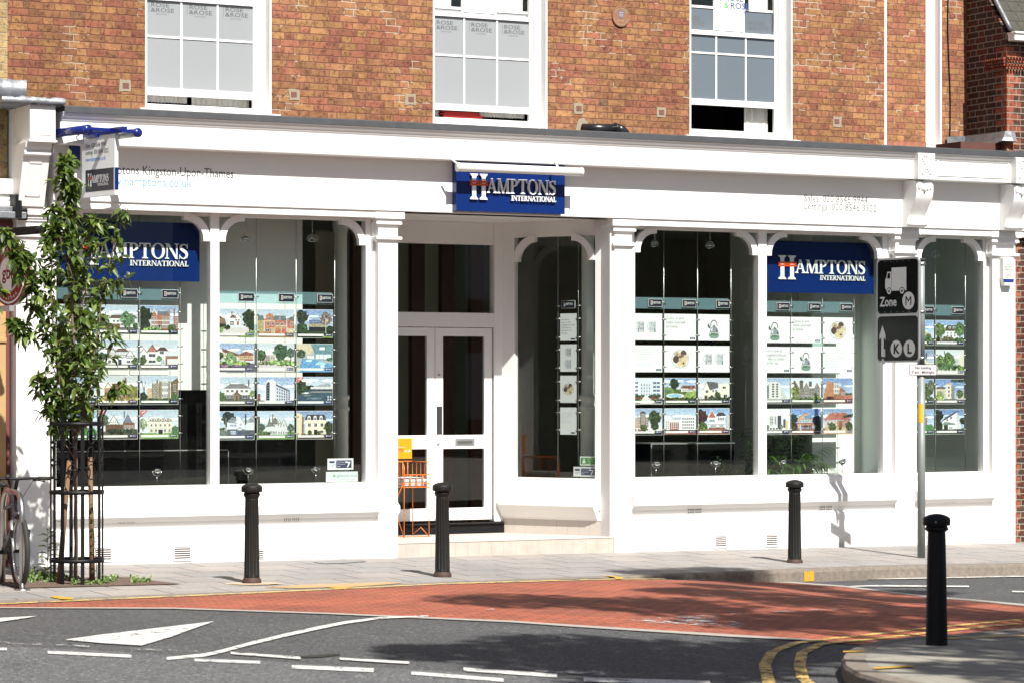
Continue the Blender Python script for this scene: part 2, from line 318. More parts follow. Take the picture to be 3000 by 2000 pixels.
# ------------------------------------------------------------------ helpers: meshes
class MB:
    def __init__(s): s.v = []; s.f = []; s.c = []; s.mi = []; s.sm = []; s.M = Matrix.Identity(4); s.col = (.5, .5, .5)
    def frame(s, o=(0, 0, 0), ax=(1, 0, 0), up=(0, 0, 1)):
        ax = Vector(ax).normalized(); up = Vector(up).normalized(); n = ax.cross(up)
        s.M = Matrix(((ax.x, up.x, n.x, o[0]), (ax.y, up.y, n.y, o[1]), (ax.z, up.z, n.z, o[2]), (0, 0, 0, 1))); return s
    def reset(s): s.M = Matrix.Identity(4); return s
    def add(s, vs, fs, mi=0, sm=False, col=None):
        b = len(s.v); s.v += [s.M @ Vector(p) for p in vs]
        for f in fs: s.f.append([b+i for i in f]); s.mi.append(mi); s.sm.append(sm); s.c.append(col or s.col)
    def box(s, x0, x1, y0, y1, z0, z1, mi=0, col=None):
        if x0 > x1: x0, x1 = x1, x0
        if y0 > y1: y0, y1 = y1, y0
        if z0 > z1: z0, z1 = z1, z0
        s.add([(x0, y0, z0), (x1, y0, z0), (x1, y1, z0), (x0, y1, z0), (x0, y0, z1), (x1, y0, z1), (x1, y1, z1), (x0, y1, z1)],
              [(0, 3, 2, 1), (4, 5, 6, 7), (0, 1, 5, 4), (1, 2, 6, 5), (2, 3, 7, 6), (3, 0, 4, 7)], mi, False, col)
    def fbox(s, u0, u1, w0, w1, z0, z1, mi=0): s.box(u0, u1, -w1, -w0, z0, z1, mi)
    def prism(s, pts, d0, d1, mi=0, col=None, axis='frame'):
        """polygon in the frame's x, y pushed along its normal from d0 to d1 (frame coords)"""
        n = len(pts); ar = sum(pts[i][0]*pts[(i+1) % n][1]-pts[(i+1) % n][0]*pts[i][1] for i in range(n))
        if ar < 0: pts = pts[::-1]
        s.add([(x, y, d1) for x, y in pts]+[(x, y, d0) for x, y in pts],
              [tuple(range(n)), tuple(range(2*n-1, n-1, -1))]+[(n+i, n+(i+1) % n, (i+1) % n, i) for i in range(n)], mi, False, col)
    def flat(s, pts, d, mi=0, col=None):
        n = len(pts); ar = sum(pts[i][0]*pts[(i+1) % n][1]-pts[(i+1) % n][0]*pts[i][1] for i in range(n))
        if ar < 0: pts = pts[::-1]
        s.add([(x, y, d) for x, y in pts], [tuple(range(n))], mi, False, col)
    def uprof(s, pts, u0, u1, mi=0, sm=False):
        """closed (w, z) profile swept along the wall from u0 to u1"""
        n = len(pts); ar = sum(pts[i][0]*pts[(i+1) % n][1]-pts[(i+1) % n][0]*pts[i][1] for i in range(n))
        if ar < 0: pts = pts[::-1]
        s.add([(u0, -w, z) for w, z in pts]+[(u1, -w, z) for w, z in pts],
              [tuple(range(n)), tuple(range(2*n-1, n-1, -1))]+[(n+i, n+(i+1) % n, (i+1) % n, i) for i in range(n)], mi, sm)
    def lathe(s, prof, n=32, o=(0, 0, 0), mod=None, mi=0, sm=True, caps=True):
        vs = []
        for r, z in prof:
            for i in range(n):
                a = 2*pi*i/n; rr = r*(mod(a, z) if mod else 1)
                vs.append((o[0]+rr*cos(a), o[1]+rr*sin(a), o[2]+z))
        fs = [(j*n+i, j*n+(i+1) % n, (j+1)*n+(i+1) % n, (j+1)*n+i) for j in range(len(prof)-1) for i in range(n)]
        s.add(vs, fs, mi, sm)
        if caps: s.add(vs[-n:], [tuple(range(n))], mi); s.add(vs[:n], [tuple(range(n-1, -1, -1))], mi)
    def tube(s, path, r, n=8, mi=0, closed=False, col=None, r2=None):
        path = [Vector(p) for p in path]; k = len(path); vs = []; prev = None
        for i, p in enumerate(path):
            if closed: d = path[(i+1) % k]-path[i-1]
            else: d = path[min(i+1, k-1)]-path[max(i-1, 0)]
            d = d.normalized()
            if prev is None: a = d.orthogonal().normalized()
            else: a = (prev-d*prev.dot(d)).normalized()
            prev = a; b = d.cross(a); rr = r if r2 is None else lerp(r, r2, i/max(1, k-1))
            vs += [p+(a*cos(2*pi*j/n)+b*sin(2*pi*j/n))*rr for j in range(n)]
        m = k if closed else k-1
        fs = [(i*n+j, i*n+(j+1) % n, ((i+1) % k)*n+(j+1) % n, ((i+1) % k)*n+j) for i in range(m) for j in range(n)]
        if not closed: fs += [tuple(range(n-1, -1, -1)), tuple((k-1)*n+j for j in range(n))]
        s.add(vs, fs, mi, True, col)
    def ball(s, c, rx, ry, rz, n=12, m=8, mi=0):
        vs = []; fs = []
        for j in range(m+1):
            t = pi*j/m
            for i in range(n): vs.append((c[0]+rx*sin(t)*cos(2*pi*i/n), c[1]+ry*sin(t)*sin(2*pi*i/n), c[2]+rz*cos(t)))
        for j in range(m):
            for i in range(n): fs.append((j*n+i, (j+1)*n+i, (j+1)*n+(i+1) % n, j*n+(i+1) % n))
        s.add(vs, fs, mi, True)
    def text(s, st, size, x=0, y=0, d=0, mi=0, col=None, align='LEFT', sx=1, ext=0, bold=0):
        c = bpy.data.curves.new('t', 'FONT'); c.body = st; c.size = size; c.align_x = align; c.resolution_u = 2; c.offset = bold*size
        ob = bpy.data.objects.new('t', c); COL.objects.link(ob)
        me = ob.to_mesh(); vs = [(v.co.x*sx+x, v.co.y+y, d) for v in me.vertices]; fs = [tuple(p.vertices) for p in me.polygons]
        s.add(vs, fs, mi, False, col)
        ob.to_mesh_clear(); bpy.data.objects.remove(ob); bpy.data.curves.remove(c)
    def build(s, name, mats, parent=None, loc=None, rot=None, bevel=0, autosm=False):
        me = bpy.data.meshes.new(name); me.from_pydata([tuple(p) for p in s.v], [], s.f)
        if not isinstance(mats, (list, tuple)): mats = [mats]
        for m in mats: me.materials.append(m)
        me.polygons.foreach_set('material_index', s.mi); me.polygons.foreach_set('use_smooth', s.sm)
        if any(m == M['print'] for m in mats):
            ca = me.color_attributes.new('Col', 'FLOAT_COLOR', 'CORNER'); buf = []
            for p, c in zip(me.polygons, s.c): buf += [*c[:3], 1]*p.loop_total
            ca.data.foreach_set('color', buf)
        me.validate(); me.update()
        o = bpy.data.objects.new(name, me); COL.objects.link(o)
        if parent: o.parent = parent
        if loc is not None: o.location = loc
        if rot is not None: o.rotation_euler = rot
        if bevel:
            b = o.modifiers.new('bevel', 'BEVEL'); b.width = bevel; b.segments = 2; b.limit_method = 'ANGLE'; b.angle_limit = radians(40)
        return o
def tag(o, label, cat, group=None, kind=None):
    if label: o['label'] = label
    if cat: o['category'] = cat
    if group: o['group'] = group
    if kind: o['kind'] = kind
    return o
def thing(name, loc=(0, 0, 0), rz=0, label=None, cat=None, group=None):
    o = bpy.data.objects.new(name, None); COL.objects.link(o); o.location = loc; o.rotation_euler = (0, 0, rz); o.empty_display_size = .2
    return tag(o, label, cat, group)
def struct(o): o['kind'] = 'structure'; return o
def copy_tree(o, parent=None):
    c = o.copy(); COL.objects.link(c); c.parent = parent
    for ch in list(o.children): copy_tree(ch, c)
    return c
def fthing(name, u, w, z, label, cat, group=None): return thing(name, fw(u, w, z), A, label, cat, group)
# ------------------------------------------------------------------ serif letters for the estate agent's name
def seg(a, b, t0, t1=None):
    t1 = t0 if t1 is None else t1
    return [(a[0]-t0/2, a[1]), (a[0]+t0/2, a[1]), (b[0]+t1/2, b[1]), (b[0]-t1/2, b[1])]
def rect(x0, y0, x1, y1): return [(x0, y0), (x1, y0), (x1, y1), (x0, y1)]
def srf(x, y, w, top=False, h=.06):
    s = -1 if top else 1
    return [(x-w/2, y), (x+w/2, y), (x+w/2, y+s*h*.6), (x+w*.22, y+s*h*1.7), (x-w*.22, y+s*h*1.7), (x-w/2, y+s*h*.6)]
def ring(cx, cy, rx, ry, tx, ty, a0, a1, n):
    out = []
    for i in range(n):
        q = []
        for a in (a0+(a1-a0)*i/n, a0+(a1-a0)*(i+1)/n): q.append((cx+rx*cos(a), cy+ry*sin(a)))
        for a in (a0+(a1-a0)*(i+1)/n, a0+(a1-a0)*i/n): q.append((cx+(rx-tx)*cos(a), cy+(ry-ty)*sin(a)))
        out.append(q)
    return out
def glyph(ch):
    T, t = .17, .075
    if ch == 'A': return .80, [seg((.10, 0), (.39, 1), t), seg((.68, 0), (.37, 1), T, T*.9), rect(.20, .30, .60, .37), srf(.10, 0, .26), srf(.68, 0, .34)]
    if ch == 'M': return 1.04, [seg((.13, 0), (.16, 1), t), seg((.50, 0), (.20, 1), T), seg((.51, 0), (.84, 1), t), seg((.88, 0), (.86, 1), T), srf(.13, 0, .26), srf(.88, 0, .34), rect(.0, .95, .24, 1), rect(.80, .95, 1.02, 1)]
    if ch == 'P': return .66, [seg((.19, 0), (.19, 1), T), srf(.19, 0, .36), rect(.0, .95, .22, 1)]+ring(.30, .735, .34, .265, T*.95, .07, -pi/2, pi/2, 12)+[rect(.22, .93, .31, 1), rect(.22, .47, .31, .54)]
    if ch == 'R': return .78, [seg((.19, 0), (.19, 1), T), srf(.19, 0, .36), rect(.0, .95, .22, 1)]+ring(.30, .745, .32, .255, T*.95, .07, -pi/2, pi/2, 12)+[rect(.22, .93, .31, 1), rect(.22, .49, .31, .56), seg((.66, 0), (.36, .52), T), rect(.58, 0, .80, .05)]
    if ch == 'T': return .76, [seg((.38, 0), (.38, 1), T), srf(.38, 0, .38), rect(.03, .92, .73, 1), [(.0, .74), (.05, .74), (.12, .92), (.03, 1)], [(.71, .74), (.76, .74), (.73, 1), (.64, .92)]]
    if ch == 'O': return .86, ring(.43, .5, .43, .52, T, .06, 0, 2*pi, 28)
    if ch == 'N': return .86, [seg((.12, 0), (.12, 1), t), seg((.74, 0), (.16, 1), T), seg((.74, 0), (.74, 1), t), srf(.12, 0, .26), rect(.0, .95, .22, 1), rect(.60, .95, .88, 1)]
    if ch == 'I': return .38, [seg((.19, 0), (.19, 1), T), srf(.19, 0, .38), srf(.19, 1, .38, True)]
    if ch == 'E': return .64, [seg((.19, 0), (.19, 1), T), rect(.0, 0, .60, .07), rect(.0, .93, .58, 1), rect(.2, .47, .46, .54), rect(.54, .05, .62, .24), rect(.52, .78, .58, .95), rect(.42, .38, .47, .63)]
    if ch == 'L': return .62, [seg((.19, 0), (.19, 1), T), rect(.0, 0, .58, .07), rect(.0, .95, .38, 1), rect(.52, .05, .60, .28)]
    if ch == 'S':
        pts = [(.50, .80), (.45, .91), (.32, .965), (.18, .92), (.11, .80), (.14, .66), (.27, .56), (.42, .46), (.50, .32), (.47, .14), (.33, .035), (.17, .06), (.07, .20)]
        wd_ = [.05, .06, .07, .10, .14, .17, .20, .20, .17, .13, .08, .07, .05]; out = []
        L = []; R = []
        for i, p in enumerate(pts):
            a = pts[max(0, i-1)]; b = pts[min(len(pts)-1, i+1)]; dx, dy = b[0]-a[0], b[1]-a[1]; l = sqrt(dx*dx+dy*dy); nx, ny = -dy/l, dx/l
            L.append((p[0]+nx*wd_[i]/2, p[1]+ny*wd_[i]/2)); R.append((p[0]-nx*wd_[i]/2, p[1]-ny*wd_[i]/2))
        for i in range(len(pts)-1): out.append([L[i], L[i+1], R[i+1], R[i]])
        out += [rect(.52, .70, .56, 1.0), rect(.02, 0, .06, .30)]
        return .60, out
    return .4, []
def serif(mb, st, x0, x1, y, h, d0, d1, mi=0, col=None):
    tot = sum(glyph(c)[0] for c in st)+.02*(len(st)-1); k = (x1-x0)/tot; x = x0; e = 0
    for c in st:
        wd_, ps = glyph(c)
        for p in ps:
            e += .00004
            q = [(x+a*k, y+b*h) for a, b in p]
            if d0 is None: mb.flat(q, d1+e, mi, col)
            else: mb.prism(q, d0, d1+e, mi, col)
        x += (wd_+.02)*k
def logo(mb, x0, y0, w, hh, d0, d1, mi=0, mr=1, col=None, rcol=None, small=True):
    """tall H with two bars, AMPTONS, and INTERNATIONAL under it; x0,y0 = foot of the H"""
    dd = None if d0 is None else d0
    for cx in (.046, .155):
        X = x0+cx*w; sw = .044*w
        q = [(X-sw, y0), (X+sw, y0), (X+sw, y0+.03*hh), (X+sw*.5, y0+.12*hh), (X+sw*.5, y0+.88*hh), (X+sw, y0+.97*hh), (X+sw, y0+hh), (X-sw, y0+hh), (X-sw, y0+.97*hh), (X-sw*.5, y0+.88*hh), (X-sw*.5, y0+.12*hh), (X-sw, y0+.03*hh)]
        (mb.prism(q, d0, d1, mi, col) if d0 is not None else mb.flat(q, d1, mi, col))
    for by in (.535, .645):
        q = rect(x0, y0+by*hh, x0+.205*w, y0+(by+.085)*hh)
        (mb.prism(q, d0, d1+.002, mr, rcol) if d0 is not None else mb.flat(q, d1+.0004, mr, rcol))
    serif(mb, 'AMPTONS', x0+.195*w, x0+w, y0+.27*hh, .57*hh, d0, d1, mi, col)
    if small: serif(mb, 'INTERNATIONAL', x0+.475*w, x0+w, y0-.0*hh, .20*hh, d0, d1, mi, col)
# ================================================================== THE GROUND
def grid_line(a, b, m): return [a+(b-a)*i/m for i in range(m+1)]
def ground():
    xs = grid_line(-70, -12, 12)[:-1]+grid_line(-12, 14, 90)+grid_line(14, 80, 12)[1:]
    ys = grid_line(-60, 8, 14)[:-1]+grid_line(8, 34, 90)+grid_line(34, 80, 10)[1:]
    mb = MB(); n = len(xs)
    vs = []
    for y in ys:
        for x in xs:
            z = zroad(x, y); u, w = uw(x, y)
            if w < wk(u)-.35: z = min(z, -.32)
            vs.append((x, y, z))
    mb.add(vs, [(j*n+i, j*n+i+1, (j+1)*n+i+1, (j+1)*n+i) for j in range(len(ys)-1) for i in range(n-1)], 0, True)
    struct(mb.build('road', M['asphalt']))
ground()
def pxstrip(name, top, bot, mat, dz, fz=zroad, nx=60, ny=6):
    """a sheet on the road between two outlines read from the photograph"""
    x0 = max(top[0][0], bot[0][0]); x1 = min(top[-1][0], bot[-1][0]); mb = MB(); vs = []
    for j in range(ny+1):
        for i in range(nx+1):
            x = lerp(x0, x1, i/nx); y = lerp(interp(top, x), interp(bot, x), j/ny); p = gnd(x, y, fz); p.z += dz; vs.append(p)
    n = nx+1
    mb.add(vs, [(j*n+i, (j+1)*n+i, (j+1)*n+i+1, j*n+i+1) for j in range(ny) for i in range(nx)])
    return mb
RT = [(-900, 1808), (0, 1773), (700, 1742), (1300, 1713), (1800, 1699), (2050, 1699), (2200, 1703), (2330, 1710), (2468, 1720), (2697, 1748), (3000, 1776), (3300, 1806), (3700, 1850)]
RB = [(-900, 1790+25), (0, 1780), (510, 1782), (957, 1796), (1500, 1820), (1691, 1833), (2138, 1861), (2393, 1874), (2440, 1883), (2520, 1890), (2775, 1866), (3000, 1843), (3300, 1824), (3700, 1852)]
mb = pxstrip('red', RT, RB, None, .006, nx=110, ny=24)
# lift the sheet into the wall's own directions so the paving courses follow the kerb
def to_local(mb):
    mi = Matrix.Translation(fw(0, 0)) @ Matrix.Rotation(A, 4, 'Z'); inv = mi.inverted(); mb.v = [inv @ p for p in mb.v]
def lbuild(mb, name, mat, **k):
    to_local(mb); o = mb.build(name, mat, loc=fw(0, 0), rot=(0, 0, A), **k); return o
o = lbuild(mb, 'red_paved_crossing', M['redpave']); struct(o)
def ribbon_px(pts, wpx, mat, name, dz=.011, fz=zroad, sub=6, wm=None):
    """painted line on the ground through picture points, wpx tall in the picture (or wm metres wide)"""
    P3 = []
    for (a, b) in zip(pts, pts[1:]):
        for i in range(sub): P3.append((lerp(a[0], b[0], i/sub), lerp(a[1], b[1], i/sub), lerp(a[2] if len(a) > 2 else wpx, b[2] if len(b) > 2 else wpx, i/sub)))
    e = pts[-1]; P3.append((e[0], e[1], e[2] if len(e) > 2 else wpx))
    mb = MB(); vs = []
    if wm:
        g = [gnd(x, y, fz) for x, y, _ in P3]
        for i, p in enumerate(g):
            d = (g[min(i+1, len(g)-1)]-g[max(i-1, 0)]); d.z = 0; d.normalize(); nn = Vector((-d.y, d.x, 0))*wm/2
            for s_ in (1, -1):
                q = p+nn*s_; q.z = fz(q.x, q.y)+dz; vs.append(q)
        ku = True
    else:
        for x, y, hgt in P3:
            for s_ in (-.5, .5):
                p = gnd(x, y+s_*hgt, fz); p.z += dz; vs.append(p)
    fs = [(2*i, 2*i+1, 2*i+3, 2*i+2) for i in range(len(P3)-1)]
    mb.add(vs, fs)
    # faces up
    a, b, c = (mb.v[k] for k in mb.f[0][:3])
    if (b-a).cross(c-a).z < 0: mb.f = [f[::-1] for f in mb.f]
    return struct(mb.build(name, mat))
def poly_px(pts, mat, name, dz=.011, fz=zroad):
    mb = MB(); vs = []
    for x, y in pts: p = gnd(x, y, fz); p.z += dz; vs.append(p)
    mb.add(vs, [tuple(range(len(vs)))])
    a = sum(vs[i].x*vs[(i+1) % len(vs)].y-vs[(i+1) % len(vs)].x*vs[i].y for i in range(len(vs)))
    if a < 0: mb.f = [f[::-1] for f in mb.f]
    return struct(mb.build(name, mat))
# concrete edge strips of the red table
ribbon_px([(-400, 1779, 3), (0, 1781, 3), (510, 1783, 3.5), (957, 1798, 4), (1500, 1822, 5), (1691, 1835, 6), (2138, 1863, 7), (2393, 1877, 4)], 4, M['kerbtop'], 'edging_strip', .009)
ribbon_px([(2020, 1698, 3), (2200, 1701, 4), (2330, 1708, 4), (2468, 1718, 4), (2697, 1746, 5), (3000, 1773, 6), (3400, 1812, 6)], 4, M['kerbtop'], 'edging_strip', .009)
ribbon_px([(-300, 1784, 3), (0, 1770, 3), (700, 1740, 3), (1300, 1711, 3), (1800, 1697, 2.5), (1950, 1697, 2)], 3, M['roadyellow'], 'yellow_line', .010)
ribbon_px([(2200, 1700, 3), (2640, 1695, 4), (3000, 1688, 4), (3300, 1684, 4)], 3, M['roadwhite'], 'channel_line', .010)
# older, paler carriageway surface in front of the give-way line
mb = pxstrip('old', [(-900, 1850), (0, 1893), (300, 1906), (620, 1926), (900, 1944), (1300, 1966), (1700, 1990), (2300, 2020), (3600, 2080)], [(-900, 2400), (3600, 2400)], None, .004, nx=80, ny=10); mb.f = [f[::-1] if (mb.v[f[1]]-mb.v[f[0]]).cross(mb.v[f[2]]-mb.v[f[0]]).z < 0 else f for f in mb.f]
struct(mb.build('older_road_surface', M['asphalt2']))
# white markings
o = poly_px([(191, 1876), (290, 1862), (460, 1842), (628, 1822), (560, 1846), (500, 1868), (415, 1893), (300, 1886)], M['roadwhite'], 'road_marking_triangle')
poly_px([(-320, 1850), (-100, 1818), (112, 1806), (60, 1815), (-40, 1829), (-200, 1856)], M['roadwhite'], 'road_marking_triangle')
ribbon_px([(488, 1932, 8), (600, 1921, 9), (650, 1910, 9), (735, 1887, 9), (830, 1864, 9), (925, 1843, 9), (1010, 1826, 8), (1115, 1812, 5), (1255, 1806, 3)], 8, M['roadwhite'], 'road_marking_line')
for a in [((140, 1913, 8), (385, 1925, 8)), ((-120, 1901, 7), (20, 1904, 7)), ((570, 1936, 7), (762, 1943, 8)), 
          ((995, 1932, 6), (1199, 1944, 7)), ((676, 1915, 6), (880, 1930, 7)),((855, 1956, 10), (1095, 1966, 11)), ((1205, 1974, 9), (1475, 1995, 10)), ((1358, 1963, 10), (1632, 1982, 11)), ((1710, 1993, 12), (2080, 2004, 14))]:
    ribbon_px(list(a), 8, M['roadwhite'], 'road_marking_dash')
for a in [((0, 1884, 5), (262, 1896, 4)), ((382, 1902, 4), (580, 1911, 4)), ((1560, 1965, 5), (1780, 1975, 14)), ((1040, 1985, 6), (1105, 1984, 6))]:
    ribbon_px(list(a), 8, M['roadwhiteworn'], 'road_marking_worn')
ribbon_px([(2488, 1719, 2), (2560, 1717, 4), (2839, 1719, 4)], 4, M['roadwhite'], 'road_marking_line')
ribbon_px([(2965, 1734, 4), (3300, 1741, 4)], 4, M['roadwhite'], 'road_marking_line')
ribbon_px([(2488, 1720, 3), (2400, 1714, 3)], 3, M['roadwhiteworn'], 'road_marking_worn')
poly_px([(1843, 1819), (1905, 1812), (1990, 1808), (2060, 1804), (2115, 1803), (2090, 1812), (2150, 1822), (2205, 1838), (2150, 1842), (2060, 1835), (1980, 1829), (1900, 1827)], M['roadwhiteworn'], 'road_marking_arrow', .012)
for a in [((2140, 1801, 3), (2190, 1799, 3)), ((2235, 1797, 3), (2330, 1792, 3)), ((2360, 1790, 3), (2480, 1786, 3)), ((2550, 1781, 6), (2640, 1777, 4)), ((1975, 1751, 3), (1998, 1751, 3)), ((2055, 1745, 3), (2082, 1745, 3)),
          ((2158, 1738, 4), (2190, 1739, 4)), ((2380, 1726, 2), (2390, 1726, 2)), ((1425, 1787, 4), (1448, 1787, 4))]:
    ribbon_px(list(a), 3, M['roadwhiteworn'], 'road_marking_chip', .013)
# double yellow lines round the near kerb
ribbon_px([(2262, 2040, 20), (2252, 2000, 20), (2240, 1950, 20), (2262, 1912, 20), (2330, 1886, 10), (2410, 1876, 6)], 10, M['roadyellow'], 'yellow_line', .012, wm=.085)
ribbon_px([(2405, 1876, 6), (2540, 1862, 4), (2700, 1844, 4), (2900, 1825, 4), (3050, 1812, 4)], 10, M['roadyellow'], 'yellow_line', .012, wm=.08)
ribbon_px([(2400, 2030, 20), (2352, 1990, 20), (2342, 1950, 20), (2350, 1915, 20), (2400, 1890, 10), (2480, 1880, 6)], 10, M['roadyellow'], 'yellow_line', .012, wm=.085)
ribbon_px([(2440, 1884, 6), (2560, 1874, 6), (2700, 1858, 4), (2900, 1836, 4), (3050, 1824, 4)], 10, M['roadyellow'], 'yellow_line', .012, wm=.08)
# asphalt crack / dark dip patches
poly_px([(880, 1922), (920, 1919), (990, 1915), (1000, 1919), (940, 1926), (890, 1928)], M['dark'], 'road_pothole', .007)
# ------------------------------------------------------------------ far pavement and kerb (in the wall's own directions)
us = grid_line(-40, -10, 10)[:-1]+grid_line(-10, 12, 66)+grid_line(12, 40, 8)[1:]
mb = MB(); vs = []; NW = 8
for u in us:
    for j in range(NW+1):
        w = lerp(-1.0, wk(u)-.155, j/NW); vs.append((u, -w, zp(u, max(0, w))))
mb.add(vs, [(i*(NW+1)+j, i*(NW+1)+j+1, (i+1)*(NW+1)+j+1, (i+1)*(NW+1)+j) for i in range(len(us)-1) for j in range(NW)])
mb.f = [f[::-1] if (mb.v[f[1]]-mb.v[f[0]]).cross(mb.v[f[2]]-mb.v[f[0]]).z < 0 else f for f in mb.f]
struct(mb.build('pavement', M['pave'], loc=fw(0, 0), rot=(0, 0, A)))
mb = MB(); vs = []
for u in us:
    k = wk(u); z = zk(u)
    for w, zz in ((k-.15, z+.003), (k-.03, z+.003), (k-.008, z-.006), (k, z-.03), (k+.004, -.32)): vs.append((u, -w, zz))
mb.add(vs, [(i*5+j, i*5+j+1, (i+1)*5+j+1, (i+1)*5+j) for i in range(len(us)-1) for j in range(4)])
o = struct(mb.build('kerb', M['kerb'], loc=fw(0, 0), rot=(0, 0, A)))
zpav = lambda X, Y: zp(*uw(X, Y))
poly_px([(770, 1721), (880, 1713), (1140, 1705), (1180, 1708), (1050, 1718), (880, 1723)], P('tactile buff paving', (.42, .28, .14), .85, var=.2, scale=30), 'buff_paving', .006, zpav)
for pts in ([(144, 1749), (165, 1746), (215, 1752), (214, 1757), (180, 1756)], [(1770, 1686), (1795, 1687), (1826, 1692), (1824, 1696), (1808, 1697), (1798, 1691)], [(950, 1720), (1000, 1720), (1040, 1720), (1020, 1723), (980, 1723)]):
    poly_px(pts, M['roadyellow'] if 0 else P('yellow kerb mark', (.46, .28, .025), .8, var=.25, scale=20), 'yellow_kerb_mark', .008, zpav)
mb = MB(); u0 = U(2350, 2.62)
k = wk(u0); mb.add([(u0, -(wk(u0)+.007), zk(u0)-.02), (u0+.13, -(wk(u0+.13)+.007), zk(u0)-.02), (u0+.13, -(wk(u0+.13)+.007), zk(u0)-.125), (u0, -(wk(u0)+.007), zk(u0)-.125)], [(0, 3, 2, 1)])
struct(mb.build('yellow_kerb_mark', bpy.data.materials['yellow kerb mark'], loc=fw(0, 0), rot=(0, 0, A)))
# drain cover and sawdust round the bollard
poly_px([(915, 1646), (1000, 1640), (1060, 1639), (1075, 1644), (1000, 1650), (950, 1651)], P('iron cover', (.20, .20, .20), .8, var=.3, scale=20), 'drain_cover', .006, zpav)
# near pavement
NP = [(4200, 1790), (3300, 1818), (3000, 1836), (2775, 1857), (2660, 1864), (2584, 1872), (2520, 1886), (2480, 1903), (2465, 1922), (2474, 1948), (2515, 1971), (2584, 1990), (2700, 2012), (2900, 2045), (3200, 2085), (3800, 2160)]
flatz = lambda X, Y: .02
out = [gnd(x, y, flatz) for x, y in NP]
def offset(pts, d):
    r = []
    for i, p in enumerate(pts):
        a = pts[max(0, i-1)]; b = pts[min(len(pts)-1, i+1)]; t = (b-a).normalized(); r.append(p+Vector((-t.y, t.x, 0))*d)
    return r
sgn = 1
q = offset(out, .16)
if (q[8]-gnd(2745, 1887, flatz)).length > (out[8]-gnd(2745, 1887, flatz)).length: sgn = -1
inn = offset(out, .16*sgn)
lip = offset(out, .015*sgn)
mb = MB(); n = len(out)
vs = [p+Vector((0, 0, 0)) for p in inn]+[Vector((p.x, p.y, .02)) for p in lip]+[Vector((p.x, p.y, -.005)) for p in out]+[Vector((p.x, p.y, -.3)) for p in out]
mb.add(vs, [(r*n+i, r*n+i+1, (r+1)*n+i+1, (r+1)*n+i) for r in range(3) for i in range(n-1)], 0, False)
o = struct(mb.build('near_kerb', M['kerb']))
mb = MB(); far = [Vector((30, 24, .018)), Vector((30, 8, .018))]
pts = [Vector((p.x, p.y, .018)) for p in inn]
pp = pts+[Vector((34, 6, .018)), Vector((34, 30, .018))]
mb.add(pp, [tuple(range(len(pp)))])
a_ = sum(pp[i].x*pp[(i+1) % len(pp)].y-pp[(i+1) % len(pp)].x*pp[i].y for i in range(len(pp)))
if a_ < 0: mb.f = [f[::-1] for f in mb.f]
struct(lbuild(mb, 'near_pavement', M['pave2']))
ym = bpy.data.materials['yellow kerb mark']
ribbon_px([(2560, 1959, 5), (2676, 1952, 4)], 4, ym, 'yellow_kerb_mark', .008, flatz)
ribbon_px([(2470, 1910, 4), (2530, 1908, 4)], 4, ym, 'yellow_kerb_mark', .008, flatz)
ribbon_px([(2775, 1871, 5), (2850, 1867, 4), (3000, 1862, 4)], 4, M['roadyellow'], 'yellow_kerb_mark', .006, flatz)

# ================================================================== THE SHOP BUILDING
shop = thing('shop_building', fw(0, 0), A, 'ochre and red brick building with a white estate agent shopfront of five arched windows', 'building')
WB = -.8                                   # brick wall stands this far behind the shop front
UL, UR = -5.35, 7.655                      # its ends
PIL = {'A': (-.791, -.555), 'B': (2.14, 2.367), 'C': (5.985, 6.262), 'D': (7.414, 7.759)}
BAY = {1: (-4.363, -2.681), 2: (-2.582, -.889), 3: (2.462, 4.117), 4: (4.230, 5.874), 5: (6.36, 7.354)}
WIN = [(-3.122, -1.67), (.285, 1.742), (3.645, 5.085)]
ZT = 9.0
def zwn(px, py, w=-.97): return Zf(px, py, w)
WZ = [dict(px=431, sill=318, base=306, r0=279, r1=257, mun=107, m0=0, m1=-13, um=None, pf=0),
      dict(px=1272, sill=363, base=345, r0=322, r1=304, mun=161, m0=47, m1=37, um=19, pf=0),
      dict(px=2025, sill=397, base=380, r0=307, r1=289, mun=154, m0=101, m1=91, um=17, pf=1)]
for d in WZ:
    for k in ('sill', 'base', 'r0', 'r1', 'mun', 'm0', 'm1', 'um'):
        d[k+'z'] = zwn(d['px'], d[k], -.78 if k == 'sill' else -.97) if d[k] is not None else None
# brick wall with openings
mb = MB(); ub = [UL]+[x for w_ in WIN for x in w_]+[UR]
for a, b in zip(ub[::2], ub[1::2]): mb.fbox(a, b, WB-.32, WB, 4.5, ZT)
for (a, b), d in zip(WIN, WZ): mb.fbox(a, b, WB-.32, WB, 4.5, d['sillz']-.02); mb.fbox(a, b, WB-.32, WB, d['sillz']+2.75, ZT)
# blind window recess is cut as its own set-back panel
BL = (6.437, 7.283)
mb2 = MB()
mb.v = mb.v; wall = None
